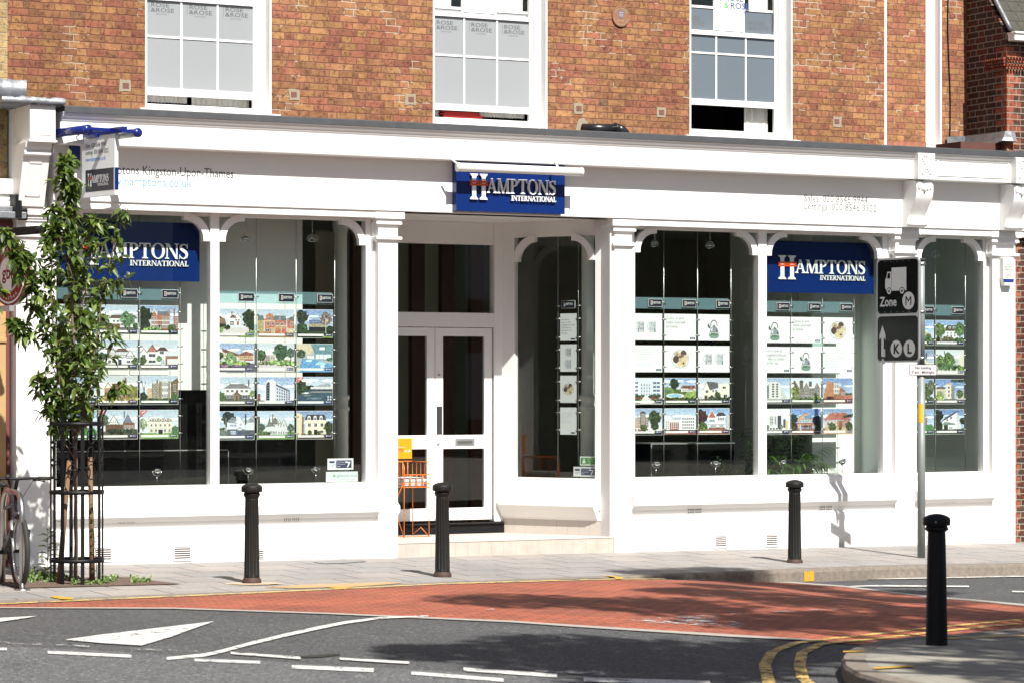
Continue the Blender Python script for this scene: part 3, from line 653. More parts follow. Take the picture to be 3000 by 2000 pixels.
# rebuild the last pier with the recess
mb = MB()
piers = [(UL, WIN[0][0]), (WIN[0][1], WIN[1][0]), (WIN[1][1], WIN[2][0]), (WIN[2][1], BL[0]), (BL[1], UR)]
for a, b in piers: mb.fbox(a, b, WB-.32, WB, 4.5, ZT)
for (a, b), d in zip(WIN, WZ): mb.fbox(a, b, WB-.32, WB, 4.5, d['sillz']-.02); mb.fbox(a, b, WB-.32, WB, d['sillz']+2.75, ZT)
mb.fbox(BL[0], BL[1], WB-.32, WB-.13, 4.5, 7.6); mb.fbox(BL[0], BL[1], WB-.32, WB, 7.6, ZT)
mb.build('brick_wall', M['brick'], shop)
mb = MB(); mb.fbox(UR, UR+.07, WB-.3, WB+.012, 4.6, ZT); mb.build('corner_joint', P('red corner mortar', (.28, .07, .035), .9, var=.3, scale=20), shop)
mb = MB(); mb.fbox(UL, UR+3, WB-6.5, WB-.32, ZT-.3, ZT-.1); mb.build('roof', M['lead'], shop)
# reveals, sashes, sills
for wi, ((a, b), d) in enumerate(zip(WIN, WZ)):
    zs = d['sillz']; top = zs+2.75
    mb = MB()
    mb.fbox(a, a+.02, WB-.22, WB+.004, zs, top); mb.fbox(b-.02, b, WB-.22, WB+.004, zs, top)          # rendered reveals
    mb.fbox(a+.02, b-.02, WB-.22, WB+.002, top-.02, top)
    wf = mb.build('window', M['white'], shop)
    mb = MB(); mb.fbox(a-.07, b+.09, WB-.2, WB+.05, zs-.055, zs); mb.build('sill', M['white'], wf, bevel=.004)
    ga, gb = a+.035, b-.15
    mb = MB()
    mb.fbox(a+.02, ga, -.99, -.93, zs, top-.02); mb.fbox(gb, gb+.05, -1.0, -.955, zs, top-.02); mb.fbox(gb+.05, b-.02, -1.0, -.925, zs, top-.02)
    mb.fbox(a+.02, b-.02, -1.0, -.9, zs, d['basez']+.0)
    mb.build('window_frame', M['white'], wf, bevel=.003)
    # lower sash
    mb = MB(); g0, g1 = d['r1z'], d['m0z']
    mb.fbox(ga, gb, -.985, -.945, d['r0z'], d['r1z']); mb.fbox(ga, gb, -.985, -.94, d['m0z'], d['m1z'])
    c1, c2 = lerp(ga, gb, .345), lerp(ga, gb, .675)
    for c in (c1, c2): mb.fbox(c-.011, c+.011, -.98, -.955, g0, g1)
    mb.fbox(ga, gb, -.979, -.956, d['munz']-.011, d['munz']+.011)
    mb.build('lower_sash', M['white'], wf, bevel=.002)
    # upper sash
    mb = MB(); uh = d['m1z']; ut = top-.04
    mb.fbox(ga, gb, -1.03, -.995, uh-.02, uh+.02); mb.fbox(ga, gb, -1.03, -.995, ut-.04, ut)
    for c in (c1, c2): mb.fbox(c-.011, c+.011, -1.025, -1.0, uh, ut)
    um = d['umz'] if d['umz'] else uh+.5
    mb.fbox(ga, gb, -1.024, -1.001, um-.014, um+.014); mb.fbox(ga, gb, -1.024, -1.001, um+.6, um+.622)
    mb.build('upper_sash', M['white'], wf)
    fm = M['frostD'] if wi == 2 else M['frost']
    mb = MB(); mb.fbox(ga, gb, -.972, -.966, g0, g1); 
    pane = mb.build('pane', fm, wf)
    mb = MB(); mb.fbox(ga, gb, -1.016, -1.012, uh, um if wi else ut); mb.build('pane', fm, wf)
    if wi: mb = MB(); mb.fbox(ga, gb, -1.016, -1.012, um, ut); mb.build('pane', M['glass'], wf)
    # etched lettering
    mb = MB()
    cols = [(ga, c1), (c1, c2), (c2, gb)]
    def rose(mb, x, z, s, w=-.9655, mats=(0, 0, 0), dots=True):
        mb.frame((x, -w, z)); mb.text('ROSE', s, 0, 0, 0, mats[0], bold=.012, sx=1.4); mb.text('&ROSE', s, 0, -s*.86, 0, mats[1], bold=.012, sx=1.4)
        mb.text('SOLICITORS', s*.36, s*.95, -s*1.32, 0, mats[0])
        if dots:
            for i in range(5): mb.flat(rect(-s*.34, -s*.85+i*s*.33, -s*.2, -s*.72+i*s*.33), 0, mats[2])
    if wi < 2:
        for (x0, x1) in cols: rose(mb, x0+.09, (d['munz']+d['m0z'])/2+.125, .064)
    else:
        rose(mb, ga+.01, uh+.135, .07, -1.0115, dots=False); rose(mb, c2+.07, uh+.12, .07, -1.0115)
    mb.reset(); mb.build('etched_lettering', M['frosttext'], pane)
    # what shows through the raised sash: net curtain hem and a dark room
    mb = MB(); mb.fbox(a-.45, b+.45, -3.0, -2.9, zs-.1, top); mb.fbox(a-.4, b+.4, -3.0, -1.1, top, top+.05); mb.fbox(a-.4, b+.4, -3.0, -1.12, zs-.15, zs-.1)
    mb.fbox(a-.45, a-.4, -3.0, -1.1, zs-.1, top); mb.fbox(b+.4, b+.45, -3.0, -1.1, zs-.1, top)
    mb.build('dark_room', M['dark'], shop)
    mb = MB()
    def cloth(x0, x1, z0, z1, w):
        nn = 40; vs = []
        for i in range(nn+1):
            x = lerp(x0, x1, i/nn); ww = w+.012*sin(i*1.7)+.006*sin(i*4.1)
            vs += [(x, -ww, z0+.006*sin(i*2.3)), (x, -ww, z1)]
        mb.add(vs, [(2*i, 2*i+2, 2*i+3, 2*i+1) for i in range(nn)], 0, True)
    if wi == 0: cloth(ga, ga+.43*(gb-ga), d['basez']+.035, d['r0z']+.1, -1.06); cloth(ga+.47*(gb-ga), gb, d['basez']+.02, d['r0z']+.1, -1.06)
    if wi == 1: cloth(ga, ga+.14*(gb-ga), d['basez']+.03, d['r0z']+.1, -1.06); cloth(ga+.54*(gb-ga), gb, d['basez']+.045, d['r0z']+.1, -1.06); cloth(ga, c1-.1, um, um+1.2, -1.08); cloth(c2, c2+.4, um, um+1.2, -1.08)
    if wi == 2: cloth(ga+.73*(gb-ga), gb, d['basez']-.02, d['r0z']+.1, -1.1); cloth(c2+.13, gb, um, um+1.2, -1.1)
    mb.build('net_curtain', M['curtain'], wf)
# blind recess trim
mb = MB(); zb = zwn(2600, 430, -.8)
mb.fbox(BL[0]-.012, BL[0]+.02, WB-.13, WB+.006, zb, 7.6); mb.fbox(BL[1]-.025, BL[1], WB-.13, WB+.006, zb, 7.6); mb.fbox(BL[1]-.15, BL[1]-.025, WB-.128, WB-.118, zb, 7.6)
mb.fbox(BL[0]-.06, BL[1]+.12, WB-.1, WB+.05, zb-.05, zb)
mb.build('blind_window_trim', M['white'], shop)
mb = MB(); mb.fbox(BL[0]+.02, BL[1]-.15, WB-.13, WB-.10, zb, zb+.085); mb.build('rubble_course', P('crumbling brick', (.24, .10, .06), .95, var=.7, scale=18, bump=1), shop)
mb = MB(); uc = U(2780, -.79); mb.tube([(uc+.02*sin(i*.9), .785, lerp(4.78, 9, i/14)) for i in range(15)], .007, 5); mb.build('cable', M['black'], shop)
# old wall sockets
for i, (px, py) in enumerate([(366, 252), (862, 278), (1202, 292), (1695, 319), (1936, 330), (2453, 357)]):
    u, z = at(px, py, WB); mb = MB(); random.seed(i)
    pts = [(sx*(.062+random.uniform(-.008, .008)), sy*(.062+random.uniform(-.008, .008))) for sx, sy in ((-1, -1), (0, -1), (1, -1), (1, 0), (1, 1), (0, 1), (-1, 1), (-1, 0))]
    mb.frame((u, -WB, z)); mb.prism(pts, -.01, .006); mb.reset()
    a = mb.build('mortar_patch', P('pale mortar patch', (.30, .25, .18), .95, var=.3, scale=30, bump=.6) if i == 0 else bpy.data.materials['pale mortar patch'], shop)
    mb = MB(); mb.frame((u+random.uniform(-.01, .01), -WB-0, z)); mb.prism([(-.034, -.03), (.034, -.028), (.032, .03), (-.036, .028)], 0, .009); mb.reset()
    mb.build('patch_brick', P('patch core', (.16, .075, .055), .9, var=.5, scale=40) if i == 0 else bpy.data.materials['patch core'], a)
# ---- cornice, fascia
UA, UE = -4.45, 9.5
def cornice(u0, u1, panel=False):
    mb = MB()
    mb.uprof([(.10, 3.775), (.12, 3.775), (.12, 4.33), (.325, 4.33), (.33, 4.345), (.33, 4.55), (.345, 4.57), (.345, 4.583), (.375, 4.606), (.38, 4.624), (.39, 4.636), (.39, 4.646), (-.8, 4.66), (-.8, 4.5), (.0, 4.40), (.0, 3.775)], u0, u1)
    return mb
mb = cornice(UA, UE); fas = mb.build('fascia_and_cornice', M['white'], shop, bevel=.003)
mb = MB(); mb.uprof([(.40, 4.638), (.405, 4.638), (.405, 4.702), (.38, 4.71), (-.8, 4.722), (-.8, 4.66), (.39, 4.648)], UA+.02, UE); mb.build('lead_flashing', M['lead'], shop, bevel=.004)
# raised panel of the right-hand cornice
mb = MB(); ua, ubb = U(2745, .33), U(2955, .33)
mb.fbox(ua, ubb, .33, .345, 4.40, 4.415); mb.fbox(ua, ubb, .33, .34, 4.38, 4.40); mb.fbox(ua, ua+.02, .33, .34, 4.415, 4.56); mb.fbox(ubb-.02, ubb, .33, .34, 4.415, 4.56)
mb.build('panel_moulding', M['white'], shop)
# beam and soffit strip behind the fascia
mb = MB(); 
mb.fbox(UA, PIL['A'][0]+.05, -.2, .10, 3.70, 3.774); mb.fbox(2.2, UE, -.2, .10, 3.70, 3.774)
mb.fbox(UA, UE, -.25, .0, 3.776, 4.35)
mb.build('head_beam', M['white'], shop)
# ---- pilasters
def capital(mb, u0, u1, w1, wl=-.14):
    for z0, z1, p in ((3.772, 3.69, .055), (3.69, 3.655, .03), (3.655, 3.63, .035), (3.63, 3.612, .015), (3.50, 3.468, .035), (3.468, 3.452, .02), (3.452, 3.44, .008)):
        mb.fbox(u0-p, u1+p, wl, w1+p, z1 if z1 < z0 else z0, z0 if z1 < z0 else z1)
for k in 'ABCD':
    u0, u1 = PIL[k]; mb = MB()
    mb.fbox(u0, u1, -.16, .05, -.3, 3.772)
    p = mb.build('pilaster', M['white'], shop, bevel=.005)
    mb = MB(); capital(mb, u0, u1, .05)
    mb.build('capital', M['white'], p, bevel=.004)
    mb = MB()                                        # inner stepped jamb on the left flank
    mb.fbox(u0-.035, u0-.001, -.16, -.03, .5, 3.70) if k != 'A' else mb.fbox(u0-.03, u0-.001, -.16, -.03, .5, 3.70)
    mb.build('jamb_moulding', M['white'], p, bevel=.003)
# ---- left end: panelled console over a pilaster
u0, u1 = -4.816, -4.45
mb = MB(); mb.fbox(u0, u1, -.16, .05, -.3, 3.70); mb.fbox(U(26, -.25)+.002, u0+.02, WB+.003, -.06, -.3, 4.74)
p = mb.build('pilaster', M['wallwhite'], shop, bevel=.005)
mb = MB()
for z0, z1, pr in ((3.70, 3.62, .06), (3.62, 3.585, .035), (3.585, 3.56, .02), (3.43, 3.40, .03)): mb.fbox(u0-pr*.6, u1+pr, -.1, .05+pr, z1, z0)
mb.build('capital', M['white'], p, bevel=.004)
zt, zb_ = Zf(120, 307, .42), Zf(120, 411, .42)
ux0, ux1 = U(88, .42), U(163, .42)
mb = MB(); mb.fbox(ux0, ux1, -.05, .42, zb_, zt); mb.fbox(ux0-.015, ux1+.015, -.05, .435, zb_-.02, zb_)
con = mb.build('console_block', M['white'], shop, bevel=.004)
mb = MB(); mb.fbox(ux0+.045, ux1-.045, .42, .428, zb_+.05, zt-.07); mb.build('raised_panel', M['white'], con, bevel=.004)
mb = MB(); zc = zb_-.02
mb.uprof([(-.05, zc), (.38, zc), (.36, zc-.05), (.33, zc-.085), (.345, zc-.09), (.345, zc-.12), (.30, zc-.13), (.13, 3.70), (-.05, 3.70)], ux0-.03, ux1-.02)
sl_ = mb.build('battered_console', M['white'], shop, bevel=.004)
mb = MB(); e = .006
def slab(wt, wb, za, zb2, ua_, ub_): mb.uprof([(wt, za), (wt+e, za), (wb+e, zb2), (wb, zb2)], ua_, ub_)
zz0, zz1 = zc-.19, 3.80; f = lambda z: lerp(.13, .30, (z-3.70)/(zc-.13-3.70))
slab(f(zz0), f(zz1), zz0, zz1, ux0+.03, ux0+.045); slab(f(zz0), f(zz1), zz0, zz1, ux1-.095, ux1-.08)
slab(f(zz0), f(zz0-.015), zz0, zz0-.015, ux0+.03, ux1-.08); slab(f(zz1+.015), f(zz1), zz1+.015, zz1, ux0+.03, ux1-.08)
mb.build('panel_moulding', M['white'], sl_)
# lead over the left end
mb = MB(); random.seed(3)
def crumple(u0_, u1_, w0_, w1_, z0_, z1_, amp=.012, nx=16):
    vs = []
    for i in range(nx+1):
        u = lerp(u0_, u1_, i/nx); o1 = random.uniform(-amp, amp); o2 = random.uniform(-amp, amp)
        vs += [(u, -w0_, z1_+o1), (u, -(w1_+o2), z1_+o1), (u, -(w1_+o1*.8), (z0_+z1_)/2), (u, -(w1_+.006+o2), z0_+o2), (u, -w0_, z0_)]
    fs = [(i*5+j, i*5+j+1, (i+1)*5+j+1, (i+1)*5+j) for i in range(nx) for j in range(4)]
    mb.add(vs, fs, 0, True); mb.add(vs[:5], [(0, 1, 2, 3, 4)]); mb.add(vs[-5:], [(4, 3, 2, 1, 0)])
crumple(ux0-.30, ux1+.09, -.6, .46, zt+.0, zt+.065)
crumple(ux0-.28, ux0+.02, -.7, .25, zt+.065, zt+.25, .01, 8)
crumple(-5.9, -5.1, WB, -.60, Zf(10, 300, -.6), Zf(10, 212, -.6), .008, 8)
mb.build('lead_flashing', M['leadL'], shop)
# ---- S-shaped consoles over the right-hand pilasters
def sconsole(uc, wid):
    mb = MB(); z1, z0 = 4.30, 3.79
    prof = [(.33, 4.315), (.37, 4.30), (.392, 4.26), (.395, 4.20), (.385, 4.14), (.36, 4.08), (.32, 4.03), (.29, 3.98), (.25, 3.93), (.225, 3.88), (.22, 3.85), (.235, 3.835), (.25, 3.815), (.245, 3.79), (.22, 3.775), (.16, 3.772)]
    nu = 24; vs = []
    for i in range(nu+1):
        t = i/nu; lob = abs(sin(t*pi*2))**.6*.022-.022*(1 if .02 < t < .98 else 0)
        for (w, z) in prof:
            vs.append((uc+(t-.5)*wid*(1+.10*max(0, (3.86-z)*8)), -(w+lob), z))
    n = len(prof)
    mb.add(vs, [(i*n+j, (i+1)*n+j, (i+1)*n+j+1, i*n+j+1) for i in range(nu) for j in range(n-1)], 0, True)
    for s_ in (0, nu):
        side = [vs[s_*n+j] for j in range(n)]+[(vs[s_*n][0], -.11, 3.772), (vs[s_*n][0], -.11, 4.33)]
        mb.add(side, [tuple(range(len(side))) if s_ == 0 else tuple(range(len(side)-1, -1, -1))])
    cs = mb.build('scrolled_console', M['white'], shop)
    mb = MB(); zb0, zb1 = 4.325, 4.632
    mb.fbox(uc-wid/2-.0, uc+wid/2+.0, .3, .42, zb0, zb1); mb.fbox(uc-wid/2+.0, uc-wid/2+.025, .42, .428, zb0, zb1); mb.fbox(uc+wid/2-.025, uc+wid/2, .42, .428, zb0, zb1)
    b = mb.build('console_block', M['white'], cs, bevel=.004)
    mb = MB()
    for s_ in (-1, 1):
        for k in (-1, 1):
            for q_ in range(3): mb.ball((uc+s_*(.02+.018*q_), -.423, 4.485+k*(.03+.028*q_)), .02, .012, .018, 8, 6)
    mb.ball((uc, -.425, 4.485), .02, .012, .02, 8, 6); mb.ball((uc, -.423, 4.60), .045, .01, .015, 8, 6)
    for q_ in range(5): mb.ball((uc+(q_-2)*.04, -.392, 4.245-.01*(2-abs(q_-2))), .026, .02, .045, 8, 6)
    mb.build('carved_leaf', M['white'], cs)
    mb = MB()
    for zq, rr in ((3.81, .028),):
        mb.tube([(uc-wid*.56, -.235, zq), (uc+wid*.56, -.235, zq)], rr, 12)
    mb.build('scroll_end', M['white'], cs)
sconsole(U(2714, .42), .24); sconsole(U(2999, .42), .24)
# ---- stallrisers under the windows
STP = [(-.2, -.3), (.03, -.3), (.03, .425), (.015, .432), (.0, .44), (.035, .50), (.10, .555), (.10, .565), (.105, .57), (.105, .64), (.09, .655), (-.02, .765), (-.02, .84), (-.03, .862), (-.09, .868), (-.2, .868)]
for k, (a, b) in {'12': (-4.45, -.791), '34': (2.367, 5.985), '5': (6.262, 7.414)}.items():
    mb = MB(); mb.uprof(STP, a+.001, b-.001)
    sr = mb.build('stallriser', M['plinth'], shop)
    mb = MB(); mb.fbox(a+.001, a+.05, -.05, -.012, .84, 1.0); 
def louvre(px, py, w, h, name='louvre_vent', dark=False):
    u, z = at(px, py, .03); mb = MB()
    mb.fbox(u-w/2, u+w/2, .0, .04, z-h/2, z-h/2+.012); mb.fbox(u-w/2, u+w/2, .0, .04, z+h/2-.012, z+h/2); mb.fbox(u-w/2, u-w/2+.012, .0, .041, z-h/2, z+h/2); mb.fbox(u+w/2-.012, u+w/2, .0, .041, z-h/2, z+h/2)
    n = 6
    for i in range(n):
        zz = lerp(z-h/2+.02, z+h/2-.02, i/(n-1)); mb.uprof([(.031, zz-.004), (.036, zz-.006), (.036, zz-.001), (.031, zz+.001)], u-w/2+.01, u+w/2-.01)
    v = mb.build(name, M['white'], shop)
    mb = MB(); mb.fbox(u-w/2+.012, u+w/2-.012, .03, .0315, z-h/2+.01, z+h/2-.01); mb.build('vent_gap', M['dark'] if dark else P('vent gap', (.09, .065, .06), .9), v)
louvre(302, 1622, .19, .155); louvre(534, 1619, .20, .155); louvre(762, 1624, .10, .14, dark=True); louvre(2111, 1585, .17, .15); louvre(2260, 1581, .17, .15)
def airbrick(px, py, tri=False):
    u, z = at(px, py, .05); mb = MB(); mb.frame((u, -.042, z))
    for i in range(8):
        x = -.085+i*.0215+(.012 if i > 3 else 0)
        if tri:
            for r in (0, 1): mb.prism([(x-.009, .016-r*.03), (x+.009, .016-r*.03), (x, -.002-r*.03)], 0, .002)
        else: mb.prism(rect(x-.002, -.02, x+.002, .02), 0, .002)
    mb.reset(); 
    for q_ in range(len(mb.v)): pass
    o_ = mb.build('air_brick', P('air brick slots', (.03, .028, .026), .9) if 'air brick slots' not in bpy.data.materials else bpy.data.materials['air brick slots'], shop)
    o_.location = (0, 0, 0)
for a in ((372, 1527), (856, 1521)): airbrick(*a)
for a in ((2037, 1494), (2421, 1486)): airbrick(*a, tri=True)
airbrick(2784, 1467)
# ---- display windows: frame, corner brackets, glass
def bracket(mb, x, z, sx, R=.27, t=.075, w0=-.125, w1=-.055):
    """quarter-arch corner bracket: x = jamb, z = head, sx = +1 opens to the right"""
    n = 12; ro, ri = R, R-t; pts = []
    inner = [(x+sx*(R+.0-ri*sin(a)), z-(R-ri*cos(a))-0) for a in [pi/2*i/n for i in range(n+1)]]
    outer = [(x+sx*(R-ro*sin(a)), z-(R-ro*cos(a))) for a in [pi/2*i/n for i in range(n+1)]]
    # band
    for i in range(n):
        q = [inner[i], inner[i+1], outer[i+1], outer[i]]
        mb.prism(q, w0, w1)
    # stub ends
    mb.prism([(x+sx*R, z-t), (x+sx*(R+.022), z-t), (x+sx*(R+.022), z), (x+sx*R, z)], w0, w1)
    mb.prism([(x, z-R), (x, z-R-.022), (x+sx*t, z-R-.022), (x+sx*t, z-R)], w0, w1)
def dwin(bays, name='display_window'):
    a, b = bays[0][0], bays[-1][1]; mb = MB()
    j0 = .095; 
    mb.fbox(a-j0, a, -.16, -.06, .868, 3.70); mb.fbox(b, b+j0, -.16, -.06, .868, 3.70)
    mb.fbox(a-.0, b+.0, -.16, -.07, 3.668, 3.70)
    fr = mb.build(name, M['white'], shop, bevel=.003)
    for x_ in (a-.03, b): mb = MB(); mb.fbox(x_, x_+.03, -.058, -.05, .868, 3.42); mb.build('bead_moulding', M['white'], fr)
    for (x0, x1), (y0, y1) in zip(bays, bays[1:]):
        mb = MB(); mb.fbox(x1, y0, -.16, -.045, .868, 3.70); mb.fbox(x1+.022, y0-.022, -.045, -.03, .868, 3.40); mb.build('mullion', M['white'], fr, bevel=.003)
    for x0, x1 in bays:
        for x, s_ in ((x0, 1), (x1, -1)):
            mb = MB(); mb.frame((0, 0, 0)); bracket(mb, x, 3.70, s_); mb.reset(); mb.build('arched_bracket', M['white'], fr)
        mb = MB(); mb.fbox(x0, x1, -.122, -.118, .868, 3.668); mb.build('glass_pane', M['glass'], fr)
    return fr
dwin([BAY[1], BAY[2]]); dwin([BAY[3], BAY[4]]); dwin([BAY[5]])
# ---- entrance recess
DW = -1.35; ZS = .212
mb = MB(); mb.fbox(-.555, 2.14, -.3, .03, -.3, ZS-.012); mb.fbox(-.56, 2.16, DW-.2, -.0, -.3, ZS-.013); st = mb.build('entrance_step', M['tile'], shop, bevel=.003)
mb = MB(); mb.fbox(-.555, 2.14, DW-.02, .036, ZS-.012, ZS); mb.build('step_tread', M['tread'], st, bevel=.003)
mb = MB(); mb.fbox(-.9, 2.3, DW-.3, .10, 3.776, 3.80); mb.build('recess_ceiling', M['white'], shop)
mb = MB(); mb.fbox(-.145, 1.35, DW-.14, DW-.02, 3.52, 3.775); mb.fbox(-.145, 1.35, DW-.12, DW-.003, 2.57, 2.735)
mb.fbox(-.27, -.145, DW-.12, DW, ZS+.13, 3.775); mb.fbox(1.35, 1.49, DW-.12, DW, ZS+.13, 3.775)
dfr = mb.build('door_frame', M['white'], shop, bevel=.004)
mb = MB(); mb.fbox(-.145, 1.35, DW-.07, DW-.066, 2.735, 3.52); mb.build('transom_pane', M['glass'], dfr)
mb = MB(); mb.fbox(-.5, 1.50, DW-.1, DW+.02, ZS, ZS+.105); mb.fbox(-.5, 1.46, DW-.1, DW+.045, ZS+.105, ZS+.125); 
mb.build('threshold', M['black'], shop, bevel=.006)
def door(u0, u1, right):
    mb = MB(); z0, z1 = ZS+.155, 2.562; w0, w1 = DW-.075, DW-.03; s_ = .10
    gz = [(z0+.14, Zf(1360, 1313, DW)-.0), (Zf(1360, 1273, DW), Zf(1360, 985, DW))]
    mb.fbox(u0, u0+s_, w0, w1, z0, z1); mb.fbox(u1-s_, u1, w0, w1, z0, z1)
    mb.fbox(u0+s_, u1-s_, w0, w1, z0, gz[0][0]); mb.fbox(u0+s_, u1-s_, w0, w1, gz[0][1], gz[1][0]); mb.fbox(u0+s_, u1-s_, w0, w1, gz[1][1], z1)
    d = mb.build('door', M['white'], shop, bevel=.004)
    for a, b in gz:
        mb = MB(); mb.fbox(u0+s_, u1-s_, w0+.02, w0+.024, a, b); mb.build('glass_pane', M['glass'], d)
    if right:
        mb = MB(); ul, zl = at(1286, 1098, DW)
        for px, py in ((1286, 1098), (1284, 1299)):
            u, z = at(px, py, w1); mb.lathe([(.0, 0), (.017, 0), (.017, .008), (.008, .012), (0, .012)], 16, mi=0, caps=False); k_ = len(mb.v)-80
            for i in range(k_, len(mb.v)): v = mb.v[i]; mb.v[i] = Vector((u+v.x, -w1-v.z, z+v.y))
        mb.build('door_lock', M['steel'], d)
        u, z = at(1287, 1230, w1); mb = MB(); mb.fbox(u-.035, u+.035, w1, w1+.006, z-.16, z+.16); mb.build('push_plate', P('worn dark plate', (.06, .06, .065), .4, .4, .3, 30), d, bevel=.002)
        u, z = at(1362, 1294, w1); mb = MB(); mb.fbox(u-.125, u+.125, w1, w1+.006, z-.042, z+.042); lb = mb.build('letter_box', P('satin grey metal', (.33, .34, .35), .4, .6), d, bevel=.003)
        mb = MB(); mb.fbox(u-.095, u+.095, w1+.006, w1+.010, z-.022, z+.022); mb.build('letter_flap', M['steel'], lb, bevel=.002)
door(-.131, .599, False); door(.605, 1.335, True)
# recess side windows, canted inwards; the right-hand one is the one in view
def cant(ub, uf, right):
    b = Vector((ub, -DW+.0, 0)); f_ = Vector((uf, .155, 0)); L = (f_-b).length; dx = (f_-b).normalized()
    ang = atan2(dx.y, dx.x)
    # local x runs from the door to the street, local y points away from the opening for the right-hand one
    g = thing('side_window'); g.parent = shop; g.location = b; g.rotation_euler = (0, 0, ang)
    s_ = 1 if right else -1
    def bx(mb, x0, x1, y0, y1, z0, z1): mb.box(x0, x1, y0*s_, y1*s_, z0, z1)
    gx0, gx1 = (.16, L-.10); zg0, zg1 = .855, 3.60
    mb = MB(); bx(mb, 0, gx0, .0, .08, .50, 3.775); bx(mb, gx1, L, .0, .08, .50, 3.775); bx(mb, gx0, gx1, .0, .08, zg1, 3.775); bx(mb, gx0, gx1, .0, .08, .50, zg0)
    bx(mb, -.02, L, -.004, .08, .38, .40)
    fr = mb.build('window_frame', M['white'], g, bevel=.003)
    mb = MB()
    def prof(pts, x0, x1):
        n = len(pts); vs = [(x0, y*s_, z) for y, z in pts]+[(x1, y*s_, z) for y, z in pts]
        mb.add(vs, [tuple(range(n)), tuple(range(2*n-1, n-1, -1))]+[(n+i, n+(i+1) % n, (i+1) % n, i) for i in range(n)])
    prof([(.05, .40), (-.02, .40), (-.10, .535), (-.105, .54), (-.105, .60), (-.06, .67), (-.02, .70), (.05, .70)], .0, L-.06); mb.build('sill_moulding', M['white'], g)
    mb = MB()
    # brackets in this window's own plane
    for x, d_ in ((gx0, 1), (gx1, -1)):
        n = 12; R, t = .30, .075; z = zg1+.02
        for i in range(n):
            a0, a1 = pi/2*i/n, pi/2*(i+1)/n; q_ = []
            for rr, a in (((R-t), a0), ((R-t), a1), (R, a1), (R, a0)): q_.append((x+d_*(R-rr*sin(a)), z-(R-rr*cos(a))))
            vs = [(X_, -.03*s_, Z_) for X_, Z_ in q_]+[(X_, .03*s_, Z_) for X_, Z_ in q_]
            mb.add(vs, [(0, 1, 2, 3), (7, 6, 5, 4), (0, 4, 5, 1), (1, 5, 6, 2), (2, 6, 7, 3), (3, 7, 4, 0)])
    mb.build('arched_bracket', M['white'], g)
    mb = MB(); bx(mb, gx0, gx1, .04, .044, zg0, zg1); mb.build('glass_pane', M['glass'], g)
    mb = MB()
    for i, (x0, x1) in enumerate([(k*.148, (k+1)*.148-.002) for k in range(int(L/.148)+1)]): bx(mb, x0, min(x1, L), .0, .06, ZS, .38)
    mb.build('tiled_plinth', M['tread'], g, bevel=.0015)
    return g, L
UB_ = 1.458
sideR, LR = cant(UB_, 2.10, True)
cant(-.25, -.53, False)
# ---- interior
mb = MB(); mb.fbox(-4.6, 7.75, -7, -.17, .1, .2); mb.build('shop_floor', P('dark carpet', (.26, .25, .22), .9), shop)
mb = MB(); mb.fbox(-4.6, 7.75, -7, -.26, 3.98, 4.04); mb.build('shop_ceiling', M['intwhite'], shop)
mb = MB(); mb.fbox(-4.6, 7.75, -7.1, -7, .1, 4.0); mb.fbox(-4.7, -4.6, -7, -.17, .1, 4.0); mb.fbox(7.75, 7.85, -7, -.17, .1, 4.0); mb.build('back_wall', M['olive'], shop)
mb = MB(); uq = U(886, -.62); mb.fbox(-3.9, uq, -.70, -.62, 1.86, 3.80); mb.build('partition_panel', M['intwhite'], shop)
mb = MB(); mb.fbox(-4.6, U(870, -.75), -1.2, -.75, .2, 1.855); mb.build('black_cabinet', M['blackgloss'], shop)
mb = MB(); ur = U(2380, -.66); mb.fbox(ur, 5.98, -.72, -.66, .2, 3.95); mb.fbox(5.98, 6.2, -3.6, -.17, .2, 3.95); mb.fbox(6.2, 7.62, -2.5, -2.4, .2, 3.95); mb.fbox(7.50, 7.62, -2.4, -.17, .2, 3.95); mb.fbox(U(2297, -2.0), 5.98, -2.1, -2.0, .2, 3.95); mb.build('partition_wall', M['intgrey'], shop)
def column(px, w):
    u = U(px, w); mb = MB()
    mb.lathe([(.085, .2), (.085, 1.62), (.10, 1.63), (.10, 1.66), (.082, 1.68), (.082, 1.74), (.10, 1.76), (.10, 1.79), (.075, 1.81), (.072, 3.6), (.09, 3.65), (.09, 3.98)], 48, (u, -w, 0), mod=lambda a, z: 1-.05*abs(sin(8*a)) if z > 1.8 and z < 3.6 else 1)
    mb.build('fluted_column', M['intwhite'], shop)
column(998, -1.25); column(1722, -1.1)
mb = MB(); mb.fbox(2.09, 2.18, -.3, .03, ZS, 3.775); mb.build('corner_filler', M['white'], shop)
mb = MB()
for x in (.32, .72, 1.1, 1.5, 1.9): mb.fbox(x, x+.17, -3.1, -3.0, .2, 3.75)
mb.build('timber_screen', P('dark timber slats', (.07, .025, .015), .6, var=.3, scale=8), shop)
mb = MB()
for x in (.38, .73, 1.04, 1.38, 1.7): mb.fbox(x-.3, x+.14, -3.6, -3.55, .2, 3.75)
mb.build('pale_screen', M['olive'], shop)
